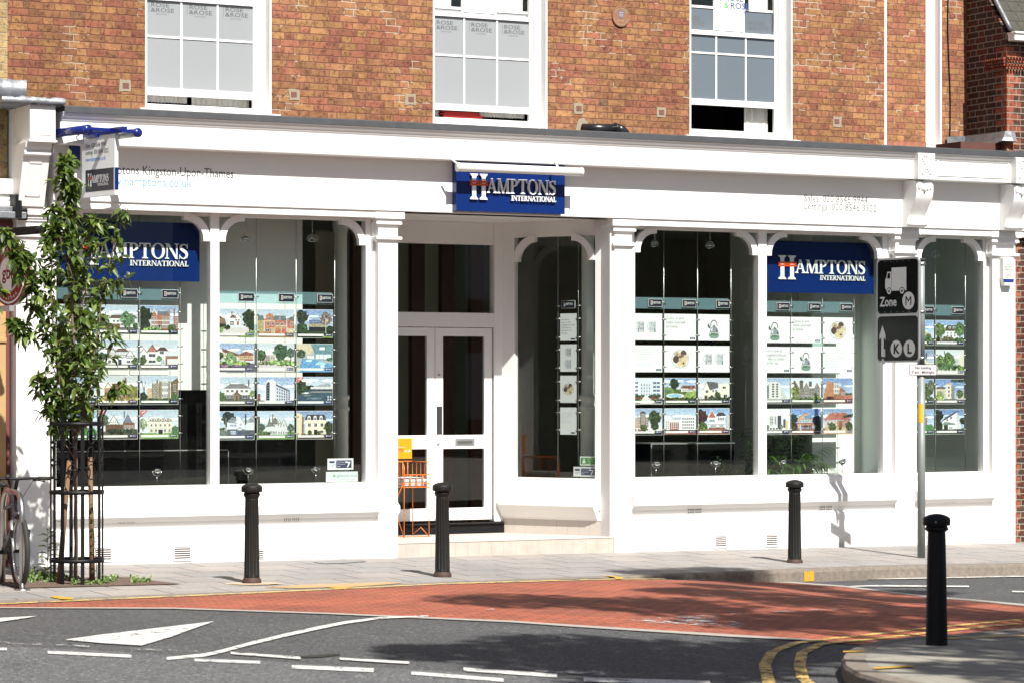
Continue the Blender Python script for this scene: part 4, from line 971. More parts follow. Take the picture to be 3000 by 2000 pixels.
# ================================================================== NEIGHBOURS
nb = thing('restaurant_building', fw(-5.35, WB), A, 'left neighbour of yellow brick with a maroon and buff restaurant front', 'building')
mb = MB(); mb.box(-14, U(22, -.25)+5.35, -.55, .28, 3.55, 9); mb.build('brick_wall', M['brickL'], nb)
def nbx(mb, px0, px1, py0, py1, w, d, ext=0):
    """box whose front face lies between picture points on plane w, d metres deep"""
    o = fw(-5.35, WB); u0, u1 = (U(px0, w) if px0 is not None else -20), U(px1, w)
    z1, z0 = Zf(px1, py0, w), Zf(px1, py1, w)
    mb.box(u0+5.35, u1+5.35, -(w-WB), -(w-d-WB), z0, z1)
mb = MB(); nbx(mb, None, 40, 525, 570, -.05, .7); nbx(mb, None, 34, 570, 590, -.08, .6); nbx(mb, None, 43, 590, 606, -.03, .7); mb.build('rendered_cornice', M['wallwhite'], nb, bevel=.01)
mb = MB(); nbx(mb, None, 40, 606, 622, .05, .8); nbx(mb, None, 78, 622, 641, .14, .9); mb.build('lead_ledge', M['leadL'], nb, bevel=.006)
mb = MB(); nbx(mb, None, 52, 641, 690, -.06, .6); mb.build('shop_fascia', M['brownred'], nb)
mb = MB(); nbx(mb, None, 28, 690, 1700, -.12, .6); mb.build('timber_front', M['brownred'], nb)
mb = MB(); nbx(mb, 0-90, 18, 860, 1500, -.05, .1); nbx(mb, -90, 22, 1400, 1640, .0, .12); nbx(mb, -90, 20, 990, 1003, -.03, .1); mb.build('buff_pilaster', M['beige'], nb, bevel=.006)
mb = MB(); u, z = at(55, 605, .1); mb.box(u+5.35-.05, u+5.35+.02, -.95, -.75, z-.12, z+.12); mb.box(u+5.35-.0, u+5.35+.09, -.92, -.78, z-.14, z-.02); mb.build('cable_box', M['black'], nb, bevel=.01)
rb = thing('brick_house', fw(7.664, -.4), A, 'right neighbour of dark purple brick with orange quoins and a mossy tiled eave', 'building')
o_ = rb
zg = Zf(2960, 118, .14); zg1 = Zf(2960, 92, .14)
mb = MB(); mb.uprof([(.38, 4.6), (-3.5, 4.6), (-3.5, 9.2), (.38-(9.2-zg1)*.75, 9.2), (.38, zg1)], 0, .3); mb.build('side_wall', M['brickD'], rb)
mb = MB(); mb.box(.0, 9, -.40, -.38, 4.6, zg1); mb.box(.105, 9, -.4, .2, -.3, 4.6); mb.build('front_wall', M['brickDf'], rb)
mb = MB(); 
for i in range(int((zg-4.6)/.0745)):
    z = 4.6+i*.0745; w_ = .105 if i % 2 else .215
    mb.box(-.003, .001, -.403, -.403+w_, z, z+.0745)
mb.build('corner_quoins_side', M['quoinS'], rb)
mb = MB()
for i in range(int((zg-4.6)/.0745)):
    z = 4.6+i*.0745; w_ = .215 if i % 2 else .105
    mb.box(-.003, w_, -.403, -.399, z, z+.0745)
for i in range(62):
    z = -.1+i*.0745; w_ = .10 if i % 2 else .05; mb.box(.102, .105+w_, -.403, -.399, z, z+.0745)
mb.build('corner_quoins', M['quoin'], rb)
mb = MB(); zd = Zf(2948, 205, 0); zd1 = Zf(2948, 168, 0)
for i in range(4):
    zz = lerp(zd, zd1, i/4)
    for j in range(26): mb.box(-.045+.005*i+j*.045, -.045+j*.045+.028, -.40-.05-.012*i, -.39, zz+.004, zz+.032)
    for j in range(9): mb.box(-.045-.008*i, .0, -.40+j*.045-.02, -.40+j*.045+.012, zz+.004, zz+.032)
mb.build('dentil_course', M['quoinS'], rb)
mb = MB(); zg = Zf(2960, 118, .14); zg1 = Zf(2960, 92, .14)
mb.box(.0, 6, -.56, -.42, zg, zg1); mb.box(-.005, 6.1, -.58, -.41, zg1-.025, zg1); mb.build('gutter', M['white'], rb, bevel=.008)
mb = MB()
for i in range(20):
    y0 = -.50+i*.10; z0 = zg1+.01+i*.133
    x0 = -.02-.03*(i % 2)*0
    for j in range(36):
        random.seed(i*40+j); mb.add([(x0+j*.17+(i % 2)*.05, y0, z0+.014), (x0+j*.17+.165+(i % 2)*.05, y0, z0+.014), (x0+j*.17+.165+(i % 2)*.05, y0+.13, z0+.168), (x0+j*.17+(i % 2)*.05, y0+.13, z0+.168),
                                   (x0+j*.17+(i % 2)*.05, y0, z0-.004), (x0+j*.17+.165+(i % 2)*.05, y0, z0-.004), (x0+j*.17+.165+(i % 2)*.05, y0+.13, z0+.150), (x0+j*.17+(i % 2)*.05, y0+.13, z0+.150)],
                                  [(0, 1, 2, 3), (7, 6, 5, 4), (0, 4, 5, 1), (1, 5, 6, 2), (3, 2, 6, 7), (0, 3, 7, 4)])
rf = mb.build('tiled_eave', M['rooftile'], rb)
mb = MB(); mb.tube([(-.03, -.52+i*.10, zg1+.02+i*.133) for i in range(20)], .028, 8); mb.build('verge', M['leadL'], rf)
lw = thing('lead_upstand', fw(7.60, -.4), A, 'crumpled lead flashing with a brown felt strip along the foot of the dark brick wall', 'flashing')
mb = MB(); 
vs = []
for px, py, w, u in ((2772, 402, -.77, None), (2829, 400, -.77, 7.63), (2870, 396, -.50, 7.63), (2910, 391, -.22, 7.63), (2948, 386, .02, 7.63), (2951, 387, .03, 7.70), (2972, 390, .03, None)):
    u = u or U(px, w); z = Zf(px, py, w); k = .12 if w > 0 else .17
    for dw, dz in ((0, 0), (.02, -k*.6), (.05, -k)): vs.append((u-7.60-(dw if u == 7.63 else 0), -(w+(dw if u != 7.63 else 0))-.4, z+dz))
mb.add(vs, [(i*3+j, (i+1)*3+j, (i+1)*3+j+1, i*3+j+1) for i in range(6) for j in range(2)], 0, False)
o = mb.build('lead_sheet', M['leadL'], lw); so_ = o.modifiers.new('s', 'SOLIDIFY'); so_.thickness = .012
mb = MB(); u0_, z0_ = at(2785, 437, -.3); u1_, z1_ = at(2925, 437, -.1); mb.box(u0_-7.6, u1_-7.6, -.30, .2, 4.74, 4.845); mb.build('felt_strip', P('brown felt', (.10, .04, .03), .9, var=.2), lw)

# ================================================================== THINGS ON THE SHOP
def wall_letters(st, px, py, hpx, w, mat, label, sx=1.0, name='wall_lettering'):
    u, z = at(px, py, w); t = fthing(name, u, w, z, label, 'lettering')
    mb = MB(); mb.frame((0, 0, 0)); mb.text(st, hpx, 0, 0, .0015, sx=sx); mb.reset()
    mb.build('letters', mat, t); return t
wall_letters('Hamptons Kingston-Upon-Thames', 288, 508, .135, .12, M['textgrey'], 'dark grey words Hamptons Kingston-Upon-Thames on the white fascia', .78)
wall_letters('www.hamptons.co.uk', 288, 541, .135, .12, M['textblue'], 'pale blue web address on the white fascia', .86)
wall_letters('Sales. 020 8546 9944', 2355, 591, .12, .12, M['textlite'], 'silver words Sales 020 8546 9944 on the fascia', .88)
wall_letters('Lettings. 020 8546 3322', 2355, 614, .12, .12, M['textlite'], 'silver words Lettings 020 8546 3322 on the fascia', .88)
# central fascia sign
u0, z0 = at(1337, 618, .22); u1, z1 = at(1655, 490, .22)
sg = fthing('fascia_sign', u0, .22, z0, 'blue enamel sign with raised white letters hung on the fascia over the entrance', 'sign')
W_ = u1-u0; Hh = z1-z0+.06
mb = MB(); mb.box(0, W_, 0, .10, 0, Hh); mb.build('sign_board', M['blue'], sg, bevel=.003)
mb = MB(); mb.frame((0, 0, 0)); logo(mb, .115*W_, .22*Hh, .79*W_, .48*Hh, .012, .030); mb.reset(); mb.build('raised_letters', [M['signwhite'], M['red']], sg)
# tube light over it
u0, z0 = at(1340, 490, .40); u1, z1 = at(1704, 505, .40)
tl = fthing('strip_light', u0, .40, z0, 'long white tubular light fixed above the central blue sign', 'light')
mb = MB(); R_ = .046
mb.tube([(0, 0, 0), (u1-u0, 0, 0)], R_, 20); mb.build('tube_housing', M['white'], tl)
mb = MB(); mb.tube([(-.006, 0, 0), (.012, 0, 0)], R_+.004, 20); mb.build('end_cap', M['white'], tl)
mb = MB(); mb.tube([(u1-u0-.012, 0, 0), (u1-u0+.006, 0, 0)], R_+.004, 20); mb.build('end_cap', M['white'], tl)
mb = MB(); mb.tube([(-.0, .0, .03), (.0-.06, .03, .09)], .012, 8); mb.tube([(u1-u0-.3, .0, .03), (u1-u0-.3, .05, .12)], .012, 8); mb.build('fixing_arm', M['white'], tl)
# projecting sign on its blue bracket
uP = U(330, .6); zP = Zf(345, 574, .88)
uc1, zc1 = at(256, 383, .85); uc2, zc2 = at(404, 385, .85); uP = (uc1+uc2)/2
uP -= .145; ps = fthing('projecting_sign', uP, .12, 4.1, 'white hanging sign with a navy panel on a blue bracket left of the windows', 'sign')
ps.rotation_euler = (0, 0, A+radians(12)); zt_, zb2_ = Zf(345, 391, .80)-4.1, Zf(345, 574, .80)-4.1
mb = MB(); mb.box(-.02, .02, -.80, -.18, zb2_, zt_); brd = mb.build('sign_board', M['signwhite'], ps, bevel=.002)
mb = MB(); mb.frame((-.0205, -.18, zb2_), (0, -1, 0)); hh_ = zt_-zb2_
# ax runs towards the street so n points to -u
mb.flat(rect(.07, .085*hh_, .60, .44*hh_), .0005, 0); mb.text('Sales. 020 8546 9944', .062, .07, .80*hh_, .001, 1, sx=.72); mb.text('Lettings. 020 8546 3322', .062, .07, .69*hh_, .001, 1, sx=.72)
mb.text('www.hamptons.co.uk', .060, .07, .58*hh_, .001, 2, sx=.72); logo(mb, .11, .17*hh_, .40, .21*hh_, None, .0012, 3, 4); mb.reset()
navy = P('dull navy panel', (.022, .022, .035), .45)
mb.build('printed_face', [navy, M['textgrey'], M['textblue'], M['signwhite'], M['red']], brd)
mb = MB(); mb.box(-.021, .021, -.803, -.8, zb2_+.085*hh_, zb2_+.44*hh_); mb.build('navy_edge', M['blue'], brd)
mb = MB(); mb.box(-.03, .03, -.95, -.02, .30, .36); mb.box(-.06, .06, .0, .02-.02-.02, .02, .34); mb.box(-.30, .30, -.32, -.27, .32, .355); mb.box(-.30, .30, -.74, -.69, .32, .355); mb.box(-.045, .045, -.5, -.3, .28, .32)
zl_ = (zc1+zc2)/2-4.1
mb.box(-.12, -.02, .0, -.02, -.02, .12)
mb.build('bracket_arm', M['bluegloss'], ps, bevel=.003)
for du in (-(uc2-uc1)*.55, (uc2-uc1)*.55):
    mb = MB(); mb.tube([(du, -.16, zl_), (du, -.72, zl_)], .044, 20); tb = mb.build('trough_light', M['bluegloss'] if du < 0 else M['steel'], ps)
    for y in (-.73, -.15):
        mb = MB(); mb.tube([(du, y-.012, zl_), (du, y+.012, zl_)], .047, 20); mb.build('end_cap', M['bluegloss'], tb)
for k, x in enumerate((-.1, .02, .2)):
    mb = MB(); mb.tube([(x+.02*sin(i), -.2-.05*i, .30+.05*sin(i*.6)) for i in range(7)], .005, 5); mb.build('loose_wire', M['black'], ps)
# alarm box
u, z = at(2944, 797, .05)
al = fthing('alarm_box', u, .05, z-.17, 'cream burglar alarm box with a blue base on the right end pilaster', 'alarm')
mb = MB(); mb.frame((0, -.0, 0)); mb.prism([(-.085, .09), (-.06, 0), (.06, 0), (.085, .09), (.085, .33), (.075, .34), (-.075, .34), (-.085, .33)], 0, .075); mb.reset(); mb.build('casing', M['cream'], al, bevel=.008)
mb = MB(); mb.frame((0, -.0, 0)); mb.prism([(-.082, .082), (-.07, .04), (.07, .04), (.082, .082)], 0, .079); mb.reset(); mb.build('blue_base', P('alarm blue', (.02, .04, .2), .3), al, bevel=.004)
mb = MB(); mb.frame((0, -.076, 0))
for i, s_ in enumerate(('SECURITY', 'SERVICES', '01737', '354436')): mb.text(s_, .030, 0, .215-i*.032, .0005, align='CENTER', bold=.01)
mb.tube([(-.05, .255, .001), (.05, .255, .001), (0, .305, .001)], .0016, 4, closed=True); mb.text('SR', .02, 0, .262, .0005, align='CENTER'); mb.reset()
mb.build('lettering', M['textlite'], al)
# plaque
u, z = at(1817, 49, WB)
pq = fthing('wall_plaque', u, WB, z, 'round brown plaque with a blue shield on the upper brick wall', 'plaque')
mb = MB(); mb.frame((0, 0, 0)); n = 40; c_ = [(.115*cos(2*pi*i/n), .122*sin(2*pi*i/n)) for i in range(n)]; mb.prism(c_, 0, .02)
for q_ in ring(0, 0, .107, .114, .006, .006, 0, 2*pi, 40): mb.prism(q_, .02, .022)
mb.reset(); mb.build('disc', M['terracotta'], pq, bevel=.003)
mb = MB(); mb.frame((0, -.021, 0)); mb.flat([(-.028, .06), (.028, .06), (.028, .0), (0, -.035), (-.028, .0)], .001, 0)
for zz in (.04, .02, .0): mb.flat(rect(-.026, zz, .026, zz+.006), .0016, 1)
mb.text('HIGH STREET', .018, 0, -.06, .001, 1, align='CENTER')
for i, ch in enumerate('ROYAL BOROUGH'):
    a = radians(150-i*10); mb.frame((.085*cos(a), -.021, .09*sin(a)), (sin(a), 0, -cos(a)), (cos(a), 0, sin(a))); mb.text(ch, .02, 0, -.006, .001, 1, align='CENTER')
for i, ch in enumerate('KINGSTON UPON THAMES'):
    a = radians(195+i*8); mb.frame((.098*cos(a), -.021, .103*sin(a)), (-sin(a), 0, cos(a)), (-cos(a), 0, -sin(a))); mb.text(ch, .018, 0, -.006, .001, 1, align='CENTER')
mb.reset(); mb.build('crest_and_lettering', [P('plaque blue', (.10, .13, .25), .5), P('plaque white', (.45, .43, .40), .5)], pq)
# black pipe stub on the flat roof
u, z = at(1717, 376, -.75)
pp_ = fthing('waste_pipe', u, -.75, z, 'short black plastic pipe with an elbow coming out of the brick wall', 'pipe')
mb = MB(); mb.tube([(-.02, .05, -.0), (.10, -.06, -.005), (.33, -.10, -.0)], .055, 16); mb.build('pipe_run', M['plastic'], pp_)
mb = MB(); mb.tube([(.32, -.10, 0), (.345, -.10, 0)], .064, 16); mb.tube([(.34, -.10, 0), (.40, -.11, -.01), (.44, -.12, -.05), (.45, -.12, -.11)], .06, 16); mb.tube([(.447, -.12, -.09), (.452, -.12, -.12)], .068, 16); mb.build('elbow', M['plastic'], pp_)
mb = MB(); mb.frame((-.03, .045, 0)); mb.prism([(-.10, -.10), (.08, -.10), (.10, .04), (.02, .12), (-.05, .10), (-.08, .0)], -.0, .012); mb.reset(); mb.build('mortar_collar', bpy.data.materials['pale mortar patch'], pp_)
# red folders in the raised sash of the middle window
u, z = at(1292, 342, -1.0)
rf_ = fthing('document_folders', u, -1.0, z, 'stack of red folders on the sill inside the raised middle sash', 'folders')
mb = MB(); random.seed(5)
for i in range(7): mb.box(.02+random.uniform(-.03, .03), .5+random.uniform(-.04, .04), .0, .2, i*.009, i*.009+.007)
mb.build('wallet_pile', M['redfile'], rf_)
# posters in the two upper sashes
d = WZ[2]; a, b = WIN[2]; ga, gb = a+.035, b-.15; c1, c2 = lerp(ga, gb, .345), lerp(ga, gb, .675)
for wi, lab in ((1, 'blank lower part of a white solicitors poster in the middle upper window'), (2, 'white solicitors poster with blue and green words in the right upper window')):
    d = WZ[wi]; a, b = WIN[wi]; ga, gb = a+.035, b-.15; c1, c2 = lerp(ga, gb, .345), lerp(ga, gb, .675)
    t = fthing('window_poster', c1, -.99, d['m1z']+.03, lab, 'poster', 'solicitors posters in the upper windows')
    mb = MB(); mb.box(.005, c2-c1-.005, 0, .006, 0, .62); mb.build('card', M['signwhite'], t)
    zo = .36 if wi == 2 else .72-.13
    mb = MB(); mb.frame((.13, -.0005, zo))
    s_ = .105
    mb.text('ROSE', s_, 0, 0, .0005, 0, bold=.02, sx=1.08)
    mb.text('&', s_, 0, -s_*.86, .0005, 1, bold=.02); mb.text('ROSE', s_, .085, -s_*.86, .0005, 0, bold=.02, sx=1.08)
    if zo-s_*1.4 > 0: mb.text('SOLICITORS', s_*.36, s_, -s_*1.32, .0005, 0)
    for i in range(5): mb.flat(rect(-s_*.6, -s_*.85+i*s_*.36, -s_*.42, -s_*.70+i*s_*.36), .0005, i % 3)
    mb.reset(); mb.build('lettering', [P('poster navy', (.06, .08, .22), .5), P('poster green', (.10, .40, .10), .5), P('poster teal', (.05, .25, .3), .5)], t)
# blue window signs
for (px0, py0, px1, py1, side) in ((585, 655, 585, 826, 'left'), (2560, 713, 2560, 862, 'right')):
    ue, zt1 = at(px0, py0, -.24); zb1 = Zf(px1, py1, -.24); wd_ = 1.56
    t = fthing('window_sign', ue-wd_, -.24, zb1, 'blue hanging sign with white raised letters inside the far left window behind the tree' if side == 'left' else 'blue hanging sign with white raised letters inside the window beside the black street sign', 'sign', 'blue signs hanging inside the windows')
    hh_ = zt1-zb1; mb = MB(); mb.box(0, wd_, 0, .02, 0, hh_); mb.build('sign_board', M['blue'], t, bevel=.002)
    mb = MB(); mb.frame((0, 0, 0)); logo(mb, .125*wd_, .255*hh_, .79*wd_, .46*hh_, .002, .014); mb.reset(); mb.build('raised_letters', [M['signwhite'], M['red']], t)
# chrome display spotlights
def spot(tilt, up):
    t = thing('spotlight')
    mb = MB()
    if up:
        mb.tube([(0, 0, 0), (0, 0, .09)], .004, 6); mb.tube([(.052*cos(a), 0, .14+.052*sin(a)) for a in [pi+pi*i/10 for i in range(11)]], .004, 6)
    else:
        mb.tube([(0, 0, 0), (0, 0, -.26)], .003, 6); mb.tube([(.06*cos(a), 0, -.32+.06*sin(a)) for a in [pi*i/10 for i in range(11)]], .004, 6)
    mb.build('stem', M['chrome'], t)
    mb = MB(); zc_ = .14 if up else -.32
    prof = [(.048, 0), (.046, .006), (.043, -.012), (.034, -.03), (.018, -.042), (.004, -.045)]
    mb.lathe(prof, 20); R = Matrix.Rotation(tilt, 4, 'Y') @ Matrix.Rotation(-.5 if up else -.3, 4, 'X') @ (Matrix.Identity(4) if up else Matrix.Rotation(pi, 4, 'X'))
    mb.v = [R @ v+Vector((0, 0, zc_)) for v in mb.v]
    mb.build('reflector', M['chrome'], t); return t
sp_desc = {0: 'bottom of the far left window', 1: 'bottom of the second window, behind the left bollard', 2: 'bottom of the second window near its stickers'}
ups = [(460, 1418, 'chrome lamp on the sill of the far left window', .1), (727, 1412, 'chrome lamp on the sill just behind the left bollard', -.5), (925, 1412, 'chrome lamp on the sill beside the second window stickers', .2), (1922, 1398, 'chrome lamp at the left of the black desk window sill', .0),
       (2096, 1397, 'chrome lamp in the black desk window near the white mullion', -.5), (2293, 1394, 'chrome lamp in front of the green palm', .1), (2467, 1388, 'chrome lamp standing right of the palm by the pale wall', .6)]
dns = [(718, 634, 'hanging chrome lamp at the top left of the second window', .1), (915, 636, 'hanging chrome lamp at the top right of the second window', -.2), (1918, 655, 'hanging chrome lamp at the top left of the third arched window', .3), (2080, 660, 'hanging chrome lamp at the top right of the third arched window', .0), (2740, 690, 'hanging chrome lamp in the narrow right end window', 0)]
pu, pd = spot(.1, True), spot(.1, False)
for proto, lst, gz_, gname in ((pu, ups, .872, 'chrome lamps standing on the window sills'), (pd, dns, 3.98, 'chrome lamps hanging in the window heads')):
    for i, (px, py, lab, tz) in enumerate(lst):
        t = proto if i == 0 else copy_tree(proto)
        t.location = fw(U(px, -.36), -.36, gz_ if proto is pu else Zf(px, py, -.36)+.07); t.rotation_euler = (0, 0, A+tz); tag(t, lab, 'spotlight', gname)
mb = MB(); mb.fbox(-4.4, -.9, -.5, -.2, .80, .868); mb.fbox(2.4, 5.98, -.5, -.2, .80, .868); mb.fbox(6.27, 7.4, -.5, -.2, .80, .868); mb.build('window_shelf', M['blackgloss'], shop)
# ================================================================== THE CARDS IN THE WINDOWS
def c255(r, g, b, k=.80):
    return tuple(x*k for x in lin((r, g, b)))
SKYB = (172, 198, 224); SKYW = (222, 232, 240)
GR = (70, 100, 45); DG = (38, 58, 34); LG = (135, 165, 60)
class Card:
    def __init__(s, W=42., Hh=29.7):
        s.W, s.H = W, Hh; s.mb = MB(); s.k = 0; s.rnd = random.Random(11)
    def clip(s, pts):
        def cl(pts, ins, inter):
            out = []
            for i in range(len(pts)):
                a, b = pts[i-1], pts[i]
                if ins(b):
                    if not ins(a): out.append(inter(a, b))
                    out.append(b)
                elif ins(a): out.append(inter(a, b))
            return out
        for ax, lim, sg_ in ((0, 0, 1), (0, s.W, -1), (1, 0, 1), (1, s.H, -1)):
            if not pts: return []
            ins = lambda p: sg_*(p[ax]-lim) >= 0
            def inter(a, b):
                t = (lim-a[ax])/(b[ax]-a[ax]); return (a[0]+(b[0]-a[0])*t, a[1]+(b[1]-a[1])*t)
            pts = cl(pts, ins, inter)
        return pts
    def p(s, pts, col):
        pts = s.clip(pts)
        if len(pts) < 3: return
        s.k += 1; s.mb.flat([(x/100, y/100) for x, y in pts], .004+s.k*.00006, 0, c255(*col))
    def r(s, x0, y0, x1, y1, col): s.p([(x0, y0), (x1, y0), (x1, y1), (x0, y1)], col)
    def blob(s, x, y, rx, ry, col, n=11, j=.22):
        s.p([(x+rx*cos(2*pi*i/n)*(1+s.rnd.uniform(-j, j)), y+ry*sin(2*pi*i/n)*(1+s.rnd.uniform(-j, j))) for i in range(n)], col)
    def sky(s, hz=10, top=SKYB, bot=SKYW, ground=(150, 150, 140)):
        n = 6
        for i in range(n):
            t = (i+.5)/n; s.r(0, hz+(s.H-hz)*i/n, s.W, hz+(s.H-hz)*(i+1)/n, tuple(lerp(bot[c], top[c], t) for c in range(3)))
        for _ in range(4): s.blob(s.rnd.uniform(2, s.W-2), s.rnd.uniform(hz+8, s.H-2), s.rnd.uniform(3, 8), s.rnd.uniform(.8, 2), tuple(min(255, q+25) for q in bot))
        s.r(0, 0, s.W, hz, ground)
    def tree(s, x, y, r, col=GR, trunk=True, ry=None):
        ry = ry or r
        if trunk: s.r(x-r*.08, y-ry*1.6, x+r*.08, y, (60, 48, 40))
        s.blob(x, y, r, ry, col, 15)
        for i in range(26):
            a = s.rnd.uniform(0, 2*pi); q = s.rnd.uniform(.1, 1.05); f = s.rnd.choice((.5, .65, .8, 1.2, 1.4, 1.7)); k_ = s.rnd.uniform(.09, .2)
            s.blob(x+r*q*cos(a), y+ry*q*sin(a), r*k_, ry*k_*.8, tuple(min(255, c*f) for c in col), 6, .35)
    def hedge(s, x0, x1, y, h, col=GR):
        x = x0
        while x < x1:
            f = s.rnd.uniform(.5, 1.5); s.blob(x, y+h/2+s.rnd.uniform(-.3, .3)*h, h*s.rnd.uniform(.3, .6), h*s.rnd.uniform(.25, .55), tuple(min(255, c*f) for c in col), 7, .35); x += h*.3
    def wins(s, x0, y0, x1, y1, nx, ny, fill=.5, col=(60, 70, 85), fr=(245, 245, 245), fh=.6):
        for i in range(nx):
            for j in range(ny):
                cx = lerp(x0, x1, (i+.5)/nx); cy = lerp(y0, y1, (j+.5)/ny); w = (x1-x0)/nx*fill/2; h = (y1-y0)/ny*fh/2
                if fr: s.r(cx-w-.25, cy-h-.25, cx+w+.25, cy+h+.25, fr)
                s.r(cx-w, cy-h, cx+w, cy+h, col)
                if fr and w > .5: s.r(cx-.1, cy-h, cx+.1, cy+h, fr)
    def gable(s, x0, x1, y, h, col, trim=None, over=.6):
        s.p([(x0-over, y), (x1+over, y), ((x0+x1)/2, y+h)], trim or col); s.p([(x0+.4, y), (x1-.4, y), ((x0+x1)/2, y+h-.9)], col)
    def hip(s, x0, x1, y, h, col, inset=3, over=.6): s.p([(x0-over, y), (x1+over, y), (x1-inset, y+h), (x0+inset, y+h)], col)
    def beams(s, x0, x1, y0, y1, n, col=(50, 45, 45), diag=False):
        for i in range(n+1):
            x = lerp(x0, x1, i/n); s.r(x-.14, y0, x+.14, y1, col)
        s.r(x0, y0, x1, y0+.3, col); s.r(x0, (y0+y1)/2, x1, (y0+y1)/2+.25, col)
    def caption(s, red=False):
        s.r(1, 1.7, 31, 3.9, (248, 248, 246)); s.r(1.8, 2.6, 12, 2.9, (185, 185, 185))
        s.r(33.2, 1.7, 40.8, 4.4, (28, 42, 110)); s.r(34, 2.5, 35.3, 3.7, (235, 235, 240)); s.r(35.6, 2.8, 40, 3.5, (190, 195, 215))
        if red: s.p([(0, s.H), (8, s.H), (0, s.H-7)], (215, 60, 40)); s.p([(1.6, s.H-2.4), (4.8, s.H-.6), (5.2, s.H-1.2), (2.2, s.H-3.2)], (250, 225, 220))
    def txt(s, lines, size, x, y, lead, col=(90, 95, 105)):
        for i, l in enumerate(lines):
            s.k += 1; s.mb.col = c255(*col); s.mb.text(l, size/100, x/100, (y-i*lead)/100, .004+s.k*.00006, sx=.9)
    def finish(s, u, w, z, label, group, hold=None):
        t = s.mb; b = MB(); b.col = (.78, .80, .80)
        bw, bh = s.W/100, s.H/100
        t.M = Matrix.Identity(4)
        # flat prints face -y; turn frame coords (x, y, d) into (x, -d, y)
        t.v = [Vector((p.x, -p.z, p.y)) for p in t.v]
        t.box(-.004, bw+.004, -.003, .004, -.004, bh+.004, 0, (.62, .66, .66))
        o = t.build('display_card', M['print'], None); o.location = fw(u, w, z); o.rotation_euler = (0, 0, A); tag(o, label, 'picture card', group); return o
